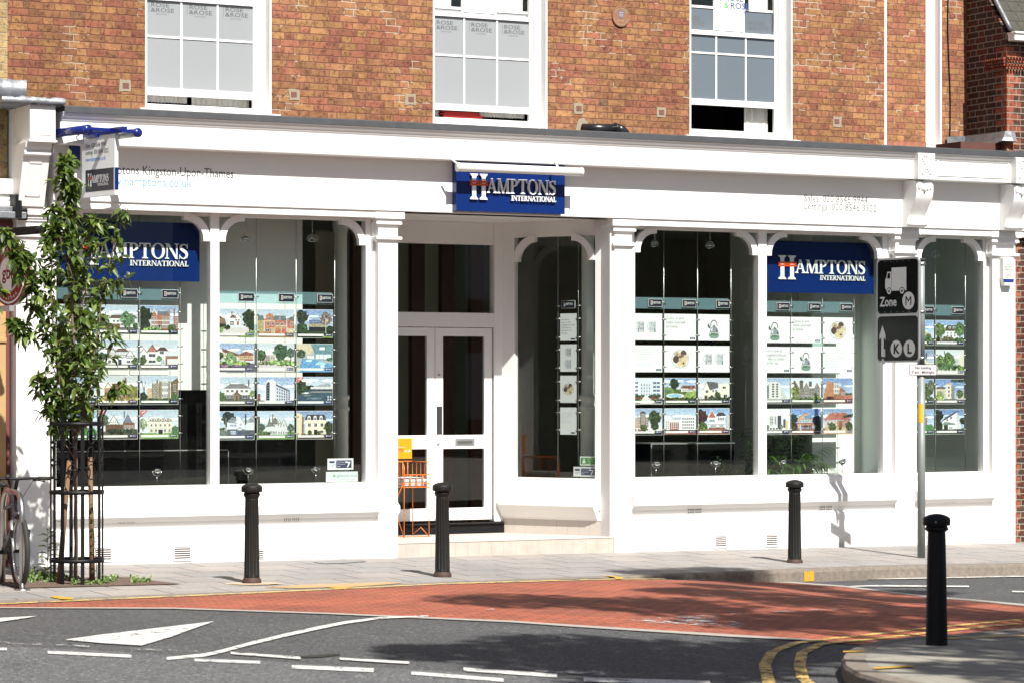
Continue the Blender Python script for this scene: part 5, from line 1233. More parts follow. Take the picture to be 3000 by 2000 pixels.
def H_(name):
    c = Card(); n = name
    if n == 'cottage':
        c.sky(9, ground=(60, 90, 40)); c.r(8, 9, 34, 15, (235, 232, 220)); c.hip(6, 36, 15, 5, (120, 95, 80)); c.wins(9, 10, 33, 14, 5, 1); c.tree(34, 18, 6, (120, 130, 90)); c.tree(5, 14, 5, DG); c.hedge(0, 42, 5, 4, LG); c.r(0, 0, 42, 5, (110, 150, 50)); c.blob(20, 8, 7, 2, (225, 170, 40))
    elif n == 'whitetree':
        c.sky(8, ground=(105, 110, 105)); c.r(12, 7, 40, 16, (238, 240, 242)); c.hip(11, 42, 16, 3.6, (105, 85, 70)); c.wins(14, 8, 40, 15, 6, 2); c.tree(31, 15, 7.5, (85, 130, 85)); c.tree(5, 13, 6, (50, 75, 45)); c.hedge(8, 22, 5, 5, (95, 80, 40)); c.tree(40, 9, 3, GR, False)
    elif n == 'redvilla':
        c.sky(6, (120, 165, 215), (235, 240, 245), (60, 80, 40)); c.r(12, 5, 33, 20, (176, 92, 48)); c.r(11, 14, 33, 14.8, (240, 235, 225)); c.r(11, 9.6, 33, 10.4, (240, 235, 225)); c.hip(18, 33, 20, 4, (120, 125, 135), 2); c.gable(12, 19, 20, 6, (185, 110, 70), (245, 240, 235))
        c.wins(12, 6, 18.5, 19, 2, 3); c.wins(24, 6, 33, 19, 3, 3); c.r(19, 5, 24, 10, (40, 35, 30)); c.r(19.4, 5, 20, 9.4, (240, 240, 235)); c.r(22.6, 5, 23.2, 9.4, (240, 240, 235)); c.r(31.4, 20, 33, 26, (170, 140, 120)); c.r(37, 5, 42, 19, (176, 92, 48)); c.wins(38, 6, 42, 18, 1, 3); c.r(37, 20, 38.5, 27, (150, 90, 70))
        c.tree(4.5, 20, 8, (34, 52, 30)); c.tree(5, 10, 6, DG, False); c.tree(35, 7, 4, GR, False); c.hedge(4, 22, 4.2, 3, (110, 150, 50))
    elif n == 'tudor':
        c.sky(7, ground=(90, 100, 80)); c.r(9, 5, 40, 17, (235, 238, 242)); c.gable(9, 18, 17, 9, (238, 240, 243), (120, 90, 75)); c.gable(29, 39, 13, 7, (238, 240, 243), (110, 85, 75)); c.hip(18, 32, 18, 3.5, (115, 85, 70)); c.beams(9, 18, 12, 20, 5); c.beams(18, 30, 12, 17, 7); c.beams(30, 39, 11.5, 15, 5); c.wins(9.5, 6, 18, 10, 2, 1, .7); c.wins(30, 6, 39, 9.6, 2, 1, .8); c.r(21, 5, 24.5, 10, (55, 70, 80)); c.tree(4, 12, 5, (60, 90, 60)); c.tree(40, 8, 4, GR, False)
    elif n == 'semi':
        c.sky(6, (185, 205, 225), (235, 238, 240), (110, 105, 100)); c.r(2, 5, 30, 19, (232, 234, 236)); c.gable(8, 19, 18, 8, (190, 100, 70), (60, 55, 55)); c.gable(0, 8, 17, 5, (225, 225, 228), (60, 55, 55)); c.hip(18, 31, 19, 4, (90, 75, 70), 4); c.wins(8.5, 12, 18, 17, 1, 1, .75); c.wins(8.5, 6, 18, 10, 1, 1, .8); c.wins(21, 15, 27, 20, 1, 1, .7); c.wins(1, 7, 7, 16, 1, 2, .6); c.r(28, 5, 42, 14, (150, 105, 85)); c.r(30, 5, 42, 11, (222, 226, 228)); c.r(23, 4, 27, 10, (175, 200, 210)); c.tree(3, 9, 4, GR, False); c.tree(21, 11, 3, (100, 135, 75), False)
    elif n == 'orangegables':
        c.sky(7, (190, 205, 215), (235, 238, 235), (120, 100, 60)); c.r(6, 6, 34, 17, (190, 105, 55)); c.gable(6, 14, 17, 6, (235, 225, 205), (100, 60, 40)); c.gable(24, 33, 17, 7, (238, 232, 215), (100, 60, 40)); c.hip(13, 26, 17, 5, (130, 70, 50)); c.wins(8, 8, 32, 16, 6, 2); c.r(28, 22, 30, 28, (150, 70, 45)); c.tree(36, 12, 8, (125, 130, 45)); c.tree(18, 8, 4, (90, 95, 35), False); c.hedge(0, 42, 4, 3, (150, 140, 60))
    elif n == 'yellowtall':
        c.sky(5, ground=(60, 85, 50)); c.r(13, 5, 22, 22, (150, 132, 75)); c.r(21, 5, 33, 24, (145, 128, 78)); c.r(34, 5, 42, 24, (120, 98, 50)); c.p([(36, 24), (42, 28), (42, 24)], (110, 80, 50)); c.r(8, 5, 13, 17, (205, 180, 140)); c.r(24, 5, 31, 25, (225, 228, 225)); c.wins(24, 6, 31, 24, 3, 3, .6); c.wins(14, 6, 21, 22, 2, 4, .45); c.wins(35, 8, 41, 22, 1, 3, .4); c.blob(27.5, 25, 3.4, 1.6, (215, 220, 225)); c.r(18, 22, 19.5, 26, (150, 120, 80)); c.tree(3, 8, 5, DG); c.p([(3, 10), (4, 10), (6, 24), (5.5, 24)], (80, 75, 65)); c.p([(4, 15), (4.6, 15), (1, 26), (.6, 26)], (90, 85, 78)); c.tree(38, 8, 4, (70, 110, 45), False); c.hedge(8, 34, 4, 2.6, GR)
    elif n == 'timberdark':
        c.sky(8, ground=(95, 90, 75)); c.r(7, 7, 26, 15, (110, 72, 50)); c.gable(10, 22, 15, 10, (235, 238, 240), (90, 75, 70)); c.beams(12, 20, 15, 20, 4); c.r(26, 7, 39, 17, (140, 85, 60)); c.gable(27, 36, 17, 9, (120, 130, 160), (90, 80, 90)); c.r(27, 22, 28, 29, (80, 70, 70)); c.wins(27, 9, 38, 15, 4, 1, .5); c.hedge(10, 42, 5, 5, (55, 75, 50)); c.tree(4, 20, 6, (80, 95, 70)); c.caption(True); return c
    elif n == 'mansion':
        c.sky(6, ground=(110, 160, 60)); c.r(9, 6, 36, 17, (228, 224, 200)); c.r(8, 16.4, 37, 17.2, (245, 243, 230)); c.hip(9, 36, 17.4, 4, (165, 165, 145), 2)
        for i in range(5): c.blob(11.5+i*5.6, 19.6, 1.6, 1.9, (235, 232, 215), 10, .05); c.r(10.8+i*5.6, 18.4, 12.2+i*5.6, 20.2, (90, 95, 100))
        c.wins(10, 12, 35, 16, 5, 1, .35); c.wins(10, 6.4, 35, 10.6, 5, 1, .4); c.r(8, 11, 37, 11.5, (245, 245, 240)); c.r(19, 5, 26, 10.5, (240, 240, 235)); c.r(20, 5, 25, 9.6, (50, 55, 55)); c.tree(3, 16, 5, (140, 160, 120)); c.tree(39, 9, 4.5, (70, 120, 70)); c.r(0, 0, 42, 5, (115, 165, 60)); c.caption(True); return c
    elif n == 'lawn':
        c.sky(14, ground=(95, 150, 50)); c.tree(6, 18, 8, DG); c.tree(36, 18, 7, (60, 90, 40)); c.r(16, 13, 28, 18, (225, 120, 60)); c.hip(15, 29, 18, 4, (120, 80, 60)); c.hedge(0, 42, 10, 4, (90, 120, 40))
    elif n == 'drive':
        c.sky(10, ground=(215, 214, 210)); c.r(14, 13, 27, 21, (235, 235, 240)); c.gable(19, 27, 20, 5.4, (235, 236, 240), (120, 105, 105)); c.hip(14, 22, 20, 3.4, (130, 105, 100)); c.r(16, 23, 17.2, 27, (120, 90, 80)); c.wins(20, 16.5, 26, 19.5, 2, 1, .6); c.r(14.5, 12.4, 19, 16.4, (90, 75, 75)); c.wins(14.8, 12.6, 18.8, 15.6, 3, 1, .6); c.blob(23.4, 14.6, 1.4, 2.2, (170, 75, 35), 10, .04); c.r(27, 12.4, 33, 16, (205, 215, 225)); c.tree(37, 20, 9, (44, 62, 38)); c.tree(40, 12, 5, DG, False); c.tree(2, 16, 5, (60, 70, 45), False); c.p([(2, 20), (8, 20), (10, 14), (0, 14)], (150, 110, 80)); c.hedge(0, 12, 9, 4, (55, 80, 45)); c.p([(0, 9), (8, 11), (5, 4), (0, 3)], (120, 160, 60)); c.p([(22, 0), (42, 8), (42, 0)], (120, 160, 60))
    elif n == 'townhouse':
        c.sky(6, ground=(160, 120, 70)); c.r(8, 4.6, 33, 20, (196, 96, 40)); c.hip(18, 33, 18, 5, (110, 125, 130), 1); c.blob(14, 21.4, 4.6, 4, (200, 98, 42), 14, .03); c.r(7, 17, 20, 17.8, (235, 200, 150)); c.wins(9, 12, 31, 16.6, 4, 1, .5); c.wins(10.5, 17.6, 16.5, 22, 1, 1, .5); c.wins(24, 18.5, 27, 22, 1, 1, .6); c.r(20, 11.4, 34, 12.4, (225, 215, 165)); c.r(14, 9.4, 34, 10, (225, 215, 165)); c.wins(8.6, 5.6, 14, 9.4, 1, 1, .7); c.r(21, 4.6, 26.6, 9.6, (190, 85, 25)); c.r(27.4, 4.6, 33, 9.6, (190, 85, 25)); c.r(26.6, 4.6, 27.4, 11, (225, 215, 165)); c.r(15, 4.6, 20, 9, (200, 190, 140)); c.p([(0, 4.6), (7, 4.6), (7, 19), (5, 23), (0, 23)], (190, 170, 95)); c.p([(0, 23), (6, 23), (8, 18), (0, 18)], (105, 125, 125)); c.r(34, 4.6, 42, 19, (190, 90, 40)); c.p([(33, 20), (42, 23), (42, 17)], (110, 125, 130)); c.wins(37, 12, 41, 17, 1, 1, .6); c.r(34, 5, 42, 9.6, (215, 200, 150))
    elif n == 'modern':
        c.sky(8, (100, 150, 215), (190, 210, 235), (55, 75, 45)); c.r(14, 11, 34, 15, (175, 165, 130)); c.r(14, 15, 33, 19, (70, 90, 150)); c.wins(14, 15.4, 33, 18.6, 8, 1, .8, (120, 145, 190), None); c.r(14, 7, 42, 11.4, (38, 45, 42)); c.tree(6, 22, 7, (45, 60, 50)); c.tree(34, 20, 7, (130, 120, 115)); c.r(33.4, 5, 34.2, 20, (210, 205, 195)); c.tree(6, 10, 6, (50, 80, 40), False); c.tree(39, 9, 4, DG, False); c.r(30, 0, 42, 2, (125, 160, 55))
    elif n == 'chalet':
        c.sky(9, (130, 165, 220), (225, 232, 242), (95, 90, 120)); c.r(6, 12, 20, 22, (225, 205, 190)); c.p([(5, 25), (20, 20), (27, 18), (24, 16), (6, 21)], (130, 75, 65)); c.beams(7, 19, 14, 20, 5, (90, 50, 40)); c.r(24, 12, 41, 17, (215, 185, 120)); c.p([(22, 17), (33, 22), (41, 19), (41, 17)], (150, 80, 60)); c.beams(26, 40, 13, 17, 6, (120, 60, 45)); c.r(31, 12, 41, 13.4, (165, 60, 45)); c.tree(3, 17, 4, (40, 85, 45)); c.tree(15, 13, 7, (120, 160, 95)); c.hedge(20, 36, 7, 4, (125, 150, 60)); c.blob(8, 6, 4, 2, (175, 115, 165)); c.blob(22, 6.4, 3, 1.5, (165, 110, 160)); c.hedge(0, 8, 7, 4, (110, 140, 40)); c.p([(26, 0), (42, 8), (42, 0)], (100, 95, 130))
    elif n == 'garden':
        c.sky(9, (190, 210, 228), (240, 243, 245), (215, 212, 208)); c.r(5, 12, 40, 18, (205, 195, 185)); c.r(9, 12, 14, 17, (165, 95, 75)); c.wins(6, 12.5, 20, 17, 5, 1, .5); c.r(20, 13, 40, 17, (235, 235, 235)); c.tree(27, 21, 8.5, (62, 98, 66)); c.tree(38, 20, 5, (80, 105, 90)); c.tree(3, 18, 6, (60, 95, 55)); c.hedge(0, 18, 8, 3.4, (110, 120, 70)); c.hedge(14, 42, 7.6, 4.6, (125, 165, 65)); c.r(0, 0, 42, 3, (205, 200, 198))
    elif n == 'pool':
        c.r(0, 0, 42, 29.7, (175, 190, 190)); c.p([(0, 29.7), (16, 29.7), (22, 24), (14, 18), (0, 21)], (215, 205, 170)); c.p([(16, 29.7), (42, 29.7), (42, 12), (22, 13), (20, 22)], (95, 150, 165)); c.wins(22, 12.6, 40, 20, 4, 1, .8, (215, 235, 240)); c.wins(12, 13, 20, 18, 3, 1, .7, (225, 240, 240)); c.wins(26, 23, 33, 27, 1, 1, .8, (235, 245, 250)); c.tree(5, 19, 5, (60, 85, 60), False); c.p([(2, 2), (6, 14), (18, 14), (42, 8), (42, 0), (3, 0)], (20, 150, 215)); c.blob(14, 12, 4, 1.4, (190, 230, 245)); c.blob(28, 9, 6, 2, (150, 215, 240)); c.blob(30, 6, 3, 1.5, (205, 238, 248)); c.r(0, 0, 3, 12, (200, 195, 185)); c.hedge(36, 42, 12, 4, (70, 120, 90))
    elif n == 'hipped':
        c.sky(7, ground=(100, 110, 95)); c.r(8, 6, 37, 18, (232, 234, 236)); c.hip(7, 38, 17.6, 5, (140, 140, 145), 8, 1); c.r(8, 6, 37, 11, (95, 100, 95)); c.wins(9, 13, 36, 17, 5, 1, .5); c.wins(10, 7, 19, 11, 2, 1, .7); c.wins(27, 7, 36, 11, 1, 1, .7); c.gable(18, 26, 11, 4, (130, 90, 75)); c.r(19, 5, 25, 11, (150, 125, 95)); c.r(21, 5, 23, 9.6, (90, 70, 55)); c.r(35, 20, 36.6, 27, (105, 90, 85)); c.r(14, 21, 15, 24, (130, 110, 100)); c.tree(4, 9, 5, (70, 115, 50), False); c.tree(40, 12, 3.4, (120, 145, 75))
    elif n == 'tower':
        c.sky(5, (130, 170, 225), (235, 240, 246), (70, 75, 80)); c.p([(8, 4), (20, 4), (21, 25), (17, 27.5), (12, 27), (8.6, 23)], (225, 230, 236)); c.p([(9.6, 5), (13.6, 5), (13.8, 23.6), (12, 25), (9.8, 22)], (40, 48, 75)); 
        for i in range(6): c.r(9.4, 7+i*2.8, 14, 7.6+i*2.8, (120, 135, 165))
        c.p([(20, 4), (38, 4), (38, 15), (20, 23)], (205, 215, 228)); c.p([(21, 22.6), (37, 15.5), (37, 14), (21, 20.5)], (70, 80, 105)); 
        for i in range(6):
            for j in range(4): x = 22+i*2.7; c.r(x, 5+j*(3.8-i*.3), x+1.3, 7+j*(3.8-i*.3), (60, 85, 125))
        c.r(0, 4, 3, 12, (150, 70, 60)); c.r(0, 0, 42, 4, (70, 85, 80))
    elif n == 'river':
        c.sky(17, (150, 190, 228), (225, 232, 238), (52, 88, 110)); c.tree(5, 19, 7, (42, 62, 38), False); c.hedge(0, 20, 15, 6, (50, 75, 45)); c.r(16, 17, 42, 19.4, (220, 222, 225)); c.p([(20, 20), (38, 24), (40, 20)], (170, 180, 195)); 
        for i in range(4): c.blob(20+i*6.4, 15.4, 2.4, 1.9, (60, 75, 85), 12, .03)
        c.r(16, 13.6, 42, 14.4, (190, 190, 185)); c.hedge(6, 15, 12, 1.4, (205, 210, 215)); c.r(0, 0, 42, 8, (45, 82, 108)); c.blob(20, 7, 9, 1, (95, 135, 155)); c.blob(12, 10, 5, .6, (120, 155, 170)); c.wins(35, 4.5, 41, 10, 2, 2, .5, (230, 235, 240), None)
        c.caption(True); return c
    elif n == 'whitegables':
        c.sky(9, (130, 175, 225), (205, 222, 238), (90, 110, 120)); c.tree(13, 22, 7.5, (48, 62, 58)); c.r(11, 5, 31, 19, (226, 232, 240)); c.p([(10, 18), (17, 24), (24, 20), (22, 17)], (140, 152, 170)); c.gable(20, 30, 18, 7, (228, 234, 242), (170, 180, 195)); c.r(11, 5, 31, 11, (95, 105, 118)); c.wins(14, 13, 22, 17, 2, 1, .8, (110, 150, 200)); c.wins(25, 14, 28, 18, 1, 1, .6, (110, 150, 200)); c.wins(15, 5, 21, 10, 2, 1, .8, (120, 160, 205)); c.gable(22, 29, 10, 3.4, (225, 230, 238), (80, 95, 120)); c.r(23.6, 4, 27.4, 10, (60, 85, 130)); c.r(32, 5, 42, 18, (215, 222, 232)); c.p([(32, 18), (42, 27), (42, 18)], (150, 160, 175)); c.r(31.4, 16, 33, 27, (80, 80, 90)); c.r(9.2, 4, 10.2, 23, (150, 140, 120)); c.hedge(0, 8, 10, 3, (70, 110, 55)); c.r(0, 4, 9, 10, (110, 130, 128)); c.r(31, 5, 42, 10, (90, 98, 108))
    elif n == 'gothic':
        c.sky(8, (165, 200, 230), (225, 235, 242), (95, 140, 60)); c.r(9, 5, 34, 14, (215, 226, 224)); c.p([(8, 13), (14, 19), (20, 14)], (130, 140, 130)); c.gable(19, 28, 13, 12, (218, 228, 226), (120, 125, 110)); c.gable(26, 34, 13, 9, (214, 224, 222), (120, 125, 110)); c.p([(11.4, 17), (14, 25), (15, 17)], (110, 120, 120)); c.r(16.4, 18, 18, 27, (150, 140, 120)); c.p([(14, 16), (20, 24), (26, 16)], (125, 130, 115)); c.wins(12, 5, 22, 9.6, 6, 1, .55, (60, 75, 70)); c.wins(23, 5, 34, 9, 4, 1, .5, (60, 75, 70)); c.wins(22.4, 13, 25, 19, 1, 1, .5); c.wins(28.8, 13, 31.4, 17, 1, 1, .5); c.r(0, 4, 2.6, 24, (85, 100, 60)); c.tree(5, 13, 3.6, (80, 100, 85)); c.tree(38, 12, 4, (80, 105, 90)); c.hedge(0, 14, 5, 3.4, (70, 95, 50)); c.r(0, 0, 42, 4, (110, 155, 60))
    elif n == 'creamdormers':
        c.sky(6, (110, 150, 205), (175, 200, 230), (110, 95, 60)); c.r(10, 5, 34, 20, (238, 232, 200)); c.hip(10, 34, 20, 6, (75, 72, 78), 1.5)
        for i in range(3): c.r(12.6+i*7, 20, 16+i*7, 23.4, (240, 240, 240)); c.gable(12.6+i*7, 16+i*7, 23.4, 1.8, (240, 240, 240)); c.r(13.4+i*7, 20.4, 15.2+i*7, 23, (70, 80, 95))
        c.r(9, 19.4, 35, 20.2, (250, 248, 235)); c.wins(11, 12, 33, 18, 3, 1, .42); c.wins(11, 5.4, 33, 10, 3, 1, .45); c.r(20, 5, 24, 10, (50, 50, 45)); c.gable(19, 25, 10, 2, (245, 240, 220)); c.p([(0, 4), (5, 4), (6, 26), (2, 28), (0, 28)], (228, 215, 165)); c.r(6, 4, 8, 24, (140, 100, 60)); c.tree(38, 12, 6, (58, 70, 34)); c.tree(15, 7, 2.4, (70, 90, 40), False); c.tree(26, 7, 2, (90, 110, 50), False)
    elif n == 'courtyard':
        c.sky(8, (205, 225, 240), (235, 242, 246), (190, 190, 185)); c.p([(0, 8), (12, 9), (12, 24), (0, 29)], (228, 238, 246)); c.p([(42, 8), (28, 9), (28, 24), (42, 29)], (222, 232, 242)); c.r(12, 9, 28, 24, (212, 224, 238)); c.p([(12, 24), (28, 24), (24, 28), (16, 28)], (215, 228, 240))
        for j in range(4):
            c.r(2, 10+j*4.4, 10, 12.4+j*4.4, (90, 115, 150)); c.r(30, 10+j*4.4, 39, 12.4+j*4.4, (90, 115, 150)); c.r(1, 9.8+j*4.4, 11, 10.2+j*4.4, (245, 248, 250)); c.r(5.4, 9+j*4.4, 6, 13+j*4.4, (235, 242, 248)); c.r(34, 9+j*4.4, 34.6, 13+j*4.4, (235, 242, 248)); c.wins(13, 9.6+j*3.6, 27, 13+j*3.6, 4, 1, .3, (95, 120, 150), None)
        c.blob(10, 7, 6, 2.4, (130, 60, 40)); c.blob(32, 7, 6, 2.4, (130, 60, 40)); c.hedge(4, 17, 8, 3, (50, 75, 40)); c.hedge(25, 40, 8, 3, (50, 75, 40)); c.p([(17, 8), (24, 8), (30, 0), (12, 0)], (225, 225, 222)); c.hedge(0, 14, 3, 3, (80, 110, 50)); c.hedge(30, 42, 3, 3, (80, 110, 50))
    elif n == 'poollawn':
        c.sky(17, (105, 155, 220), (205, 222, 240), (80, 110, 40)); c.r(22, 14, 42, 18, (235, 230, 222)); c.p([(21, 18), (42, 18), (41, 21.4), (24, 21.4)], (125, 80, 60)); c.beams(24, 41, 14, 18, 9, (80, 50, 40)); c.gable(32, 38, 17, 4.4, (150, 90, 70)); c.tree(13, 23, 6, (42, 66, 38)); c.blob(5, 14, 8, 6, (110, 150, 45)); c.p([(22, 5), (42, 4), (42, 15), (30, 14)], (135, 175, 45)); c.p([(30, 4), (34, 4), (40, 14), (38, 14)], (155, 190, 60)); c.blob(14, 9.6, 12, 2.8, (225, 230, 232), 14, .05); c.blob(14, 9.8, 9, 1.9, (120, 195, 225), 14, .05); c.hedge(0, 8, 13, 3, (60, 110, 80)); c.hedge(0, 42, 3.4, 4, (60, 75, 35))
    elif n == 'creamgable':
        c.sky(8, (180, 200, 225), (225, 232, 240), (120, 115, 100)); c.r(5, 6, 42, 16, (240, 236, 212)); c.gable(6, 16, 16, 9.6, (240, 238, 222), (150, 130, 95)); c.p([(11, 26), (26, 25), (28, 19), (16, 16)], (105, 105, 110)); c.r(27, 6, 42, 23, (238, 235, 215)); c.wins(9, 12, 14, 17, 1, 1, .7); c.wins(18, 13, 26, 17, 2, 1, .6); c.wins(32, 17, 38, 21, 1, 1, .7); c.wins(33, 7, 40, 12, 1, 1, .7); c.tree(26, 10, 4, (70, 85, 45), False); c.tree(18, 7, 3, (50, 60, 40), False); c.hedge(14, 42, 4.4, 3.6, (60, 75, 45)); c.blob(2, 7, 3, 1.6, (190, 205, 220)); c.r(8, 5, 12, 10, (90, 85, 75))
    elif n == 'brickflats':
        c.sky(6, (130, 170, 220), (228, 235, 242), (60, 85, 45)); c.r(2, 8, 24, 20, (196, 142, 88)); c.r(13, 8, 20, 25, (125, 110, 100)); c.gable(13, 20, 25, 2.6, (95, 95, 100)); c.wins(3, 9, 12, 20, 3, 4, .5, (70, 75, 80)); c.wins(14, 10, 19, 24, 2, 5, .5); c.wins(20, 9, 24, 20, 1, 4, .5); c.r(0, 4, 42, 8, (232, 232, 230)); c.wins(1, 4.4, 24, 7.4, 6, 1, .5, (60, 60, 65), None); c.tree(32, 19, 8, (58, 78, 44)); c.tree(32, 10, 5, (50, 70, 40), False); c.tree(17, 8, 4, (70, 95, 50)); 
        for j in range(4): c.r(0, 11+j*3, 4, 11.5+j*3, (40, 42, 48))
        c.r(10, 4, 14, 6, (175, 50, 40)); c.hedge(0, 42, 1.6, 2.6, (80, 120, 60))
    elif n == 'deco':
        c.sky(5, (150, 190, 228), (228, 238, 245), (110, 110, 110)); c.r(1, 5, 23, 17, (232, 236, 238)); c.r(7, 5, 19, 14, (165, 75, 48)); c.p([(20, 5), (41, 5), (41, 19), (37, 21), (24, 21), (20, 17)], (238, 240, 242)); c.r(0, 16.4, 22, 17.6, (222, 226, 230)); c.blob(31, 21.6, 7, 1.2, (228, 232, 235), 12, .04); c.wins(8, 6, 18, 13.6, 4, 3, .5, (225, 230, 235), None); c.wins(1, 6, 6.4, 15.6, 2, 4, .5)
        for j in range(4): c.wins(23, 6.4+j*3.5, 40, 8.8+j*3.5, 6, 1, .6, (70, 85, 100), None)
        c.r(9, 18, 22, 18.4, (130, 140, 150)); c.r(0, 0, 42, 5, (140, 60, 45)); c.r(0, 4, 42, 5.2, (80, 85, 80))
    elif n == 'redgable':
        c.sky(6, (110, 165, 225), (215, 230, 245), (150, 90, 60)); c.r(14, 5, 36, 20, (238, 240, 243)); c.gable(13, 24, 19, 9, (195, 70, 45), (240, 240, 240)); c.hip(24, 37, 21, 4, (90, 70, 75), 3); c.r(14, 5, 36, 8, (150, 75, 50)); c.wins(14.6, 13, 22, 18, 3, 1, .8, (90, 110, 135)); c.wins(26, 15, 35, 20, 3, 1, .7, (90, 110, 135)); c.wins(16, 7, 24, 11.4, 4, 1, .8, (110, 130, 150)); c.wins(28, 7, 34, 11.4, 3, 1, .8, (110, 130, 150)); c.tree(4, 20, 8, (70, 35, 40)); c.tree(6, 8, 6, (85, 100, 30), False); c.r(38, 5, 42, 22, (200, 205, 210)); c.r(12, 11.4, 36, 12, (225, 230, 235))
    elif n == 'roundoffice':
        c.sky(5, (140, 180, 225), (225, 235, 245), (130, 130, 125)); c.p([(2, 5), (22, 5), (30, 8), (30, 23), (22, 26), (12, 25), (4, 18)], (222, 226, 222)); c.p([(4, 6), (13, 6), (13, 23), (4, 17)], (150, 160, 165)); c.wins(5, 6, 13, 20, 3, 5, .6, (60, 75, 90), None); c.wins(16, 7, 27, 24, 2, 6, .5, (70, 85, 95), None); c.p([(30, 5), (40, 5), (30, 18)], (205, 210, 208)); c.r(0, 1, 42, 5, (95, 100, 90)); c.blob(1, 22, 3, 6, (80, 50, 40))
    elif n == 'gothicrow':
        c.sky(6, (205, 220, 238), (240, 243, 246), (90, 110, 60)); c.r(2, 5, 41, 18, (140, 135, 128))
        for x in (3, 17, 32): c.gable(x, x+9, 18, 8, (150, 145, 140), (235, 235, 232)); c.wins(x+1, 8, x+8, 17, 2, 2, .6, (60, 60, 65))
        c.r(12, 18, 17, 27, (120, 115, 112)); c.gable(12, 17, 25, 3, (90, 88, 92)); c.r(25, 20, 29, 26, (110, 105, 100)); c.wins(14, 5, 32, 10, 6, 1, .6, (70, 70, 72)); c.tree(6, 14, 6, (125, 150, 55)); c.tree(35, 6, 5, (120, 150, 70), False); c.hedge(0, 42, 3.4, 3.4, (80, 110, 45)); c.p([(8, 12), (11, 12), (5, 27), (3, 27)], (110, 100, 85))
    elif n == 'orangeblock':
        c.sky(6, (95, 145, 210), (190, 210, 238), (140, 60, 40)); c.p([(1, 5), (14, 5), (17, 23), (6, 27), (1, 10)], (190, 115, 45)); c.p([(14, 5), (32, 5), (32, 15), (17, 23)], (165, 95, 40)); c.r(15, 11, 23, 24, (205, 205, 195)); c.wins(16, 12, 22.6, 23, 2, 2, .6, (90, 110, 130)); c.r(14.6, 16.6, 24, 17.6, (238, 235, 220)); c.wins(25, 9, 31, 14, 2, 1, .5); c.p([(30, 9), (42, 10), (42, 6), (30, 5)], (200, 90, 45)); c.blob(10, 6, 6, 2.4, (95, 35, 28)); c.r(0, 0, 42, 4.4, (120, 45, 35)); c.hedge(32, 42, 10, 2.4, (90, 100, 80)); c.r(7, 5, 11, 8, (60, 30, 28))
    elif n == 'whitemodern':
        c.sky(5, (225, 232, 238), (240, 243, 245), (90, 95, 95)); c.p([(0, 5), (8, 6), (8, 24), (0, 23)], (232, 234, 235)); c.r(8, 6, 38, 25, (228, 232, 234)); c.p([(8, 25), (38, 19), (38, 25)], (238, 240, 242)); c.r(14, 11, 19, 21, (90, 100, 110)); c.wins(14, 11, 19, 21, 2, 3, .8, (150, 160, 170)); c.r(25, 7, 30, 22, (75, 78, 98)); c.r(33, 8, 36, 18, (90, 95, 110)); c.r(36.4, 6, 39, 16, (215, 195, 60)); c.wins(2, 9, 6, 20, 1, 3, .7, (140, 150, 120)); c.wins(5, 5.4, 30, 8, 6, 1, .6, (45, 48, 50), None); c.r(21, 12, 23, 21, (150, 160, 168)); c.tree(11, 9, 2.4, (110, 130, 110)); c.tree(30, 9, 2.4, (110, 130, 110))
    elif n == 'glassgable':
        c.sky(7, (70, 135, 220), (150, 190, 235), (140, 95, 75)); c.r(9, 8, 32, 18, (205, 145, 105)); c.gable(9, 31, 18, 8, (225, 160, 115), (150, 90, 60), 1); c.r(19, 17.6, 28, 22, (80, 145, 195)); c.wins(11, 13, 30, 17.4, 5, 1, .85, (120, 175, 205), (230, 235, 235)); c.r(8, 12, 33, 12.8, (120, 60, 40)); c.r(12, 5, 13, 12, (120, 60, 45)); c.r(20, 5, 21, 12, (120, 60, 45)); c.r(28, 5, 29, 12, (120, 60, 45)); c.wins(13, 7, 28, 11.4, 4, 1, .7, (75, 60, 60), None); c.p([(12, 4), (15, 4), (14, 12), (12, 12)], (185, 195, 205)); c.tree(3, 18, 6, (35, 62, 66)); c.tree(3, 9, 6, (70, 60, 40), False); c.tree(37, 16, 6.4, (22, 30, 70)); c.tree(39, 8, 4, DG, False)
    elif n == 'bungalow':
        c.sky(8, (105, 150, 205), (215, 225, 238), (205, 175, 130)); c.r(3, 8, 20, 16, (205, 195, 180)); c.r(20, 8, 38, 16, (180, 125, 95)); c.p([(0, 16), (10, 25), (17, 25), (23, 17)], (190, 95, 65)); c.p([(16, 17), (19, 25), (33, 25), (40, 16)], (180, 85, 58)); c.wins(5, 9, 14, 15, 2, 1, .6); c.wins(30, 9, 37, 14, 1, 1, .7); c.r(23, 8, 27, 15, (150, 70, 50)); c.tree(13, 8, 5.4, (85, 95, 50), False); c.tree(37, 9, 5, (70, 80, 45), False); c.tree(24, 7, 2, (80, 100, 40), False); c.hedge(30, 42, 20, 3, (45, 60, 40)); c.r(0, 0, 42, 4, (200, 165, 115))
    elif n == 'blossom':
        c.sky(8, (110, 165, 230), (205, 225, 245), (95, 130, 60)); c.tree(22, 15, 9, (175, 180, 140)); c.r(30, 8, 38, 14, (190, 165, 120)); c.tree(34, 8, 5, (80, 110, 55), False); c.hedge(0, 42, 6, 4, (75, 115, 55)); c.tree(4, 16, 6, DG)
    elif n == 'whitebetween':
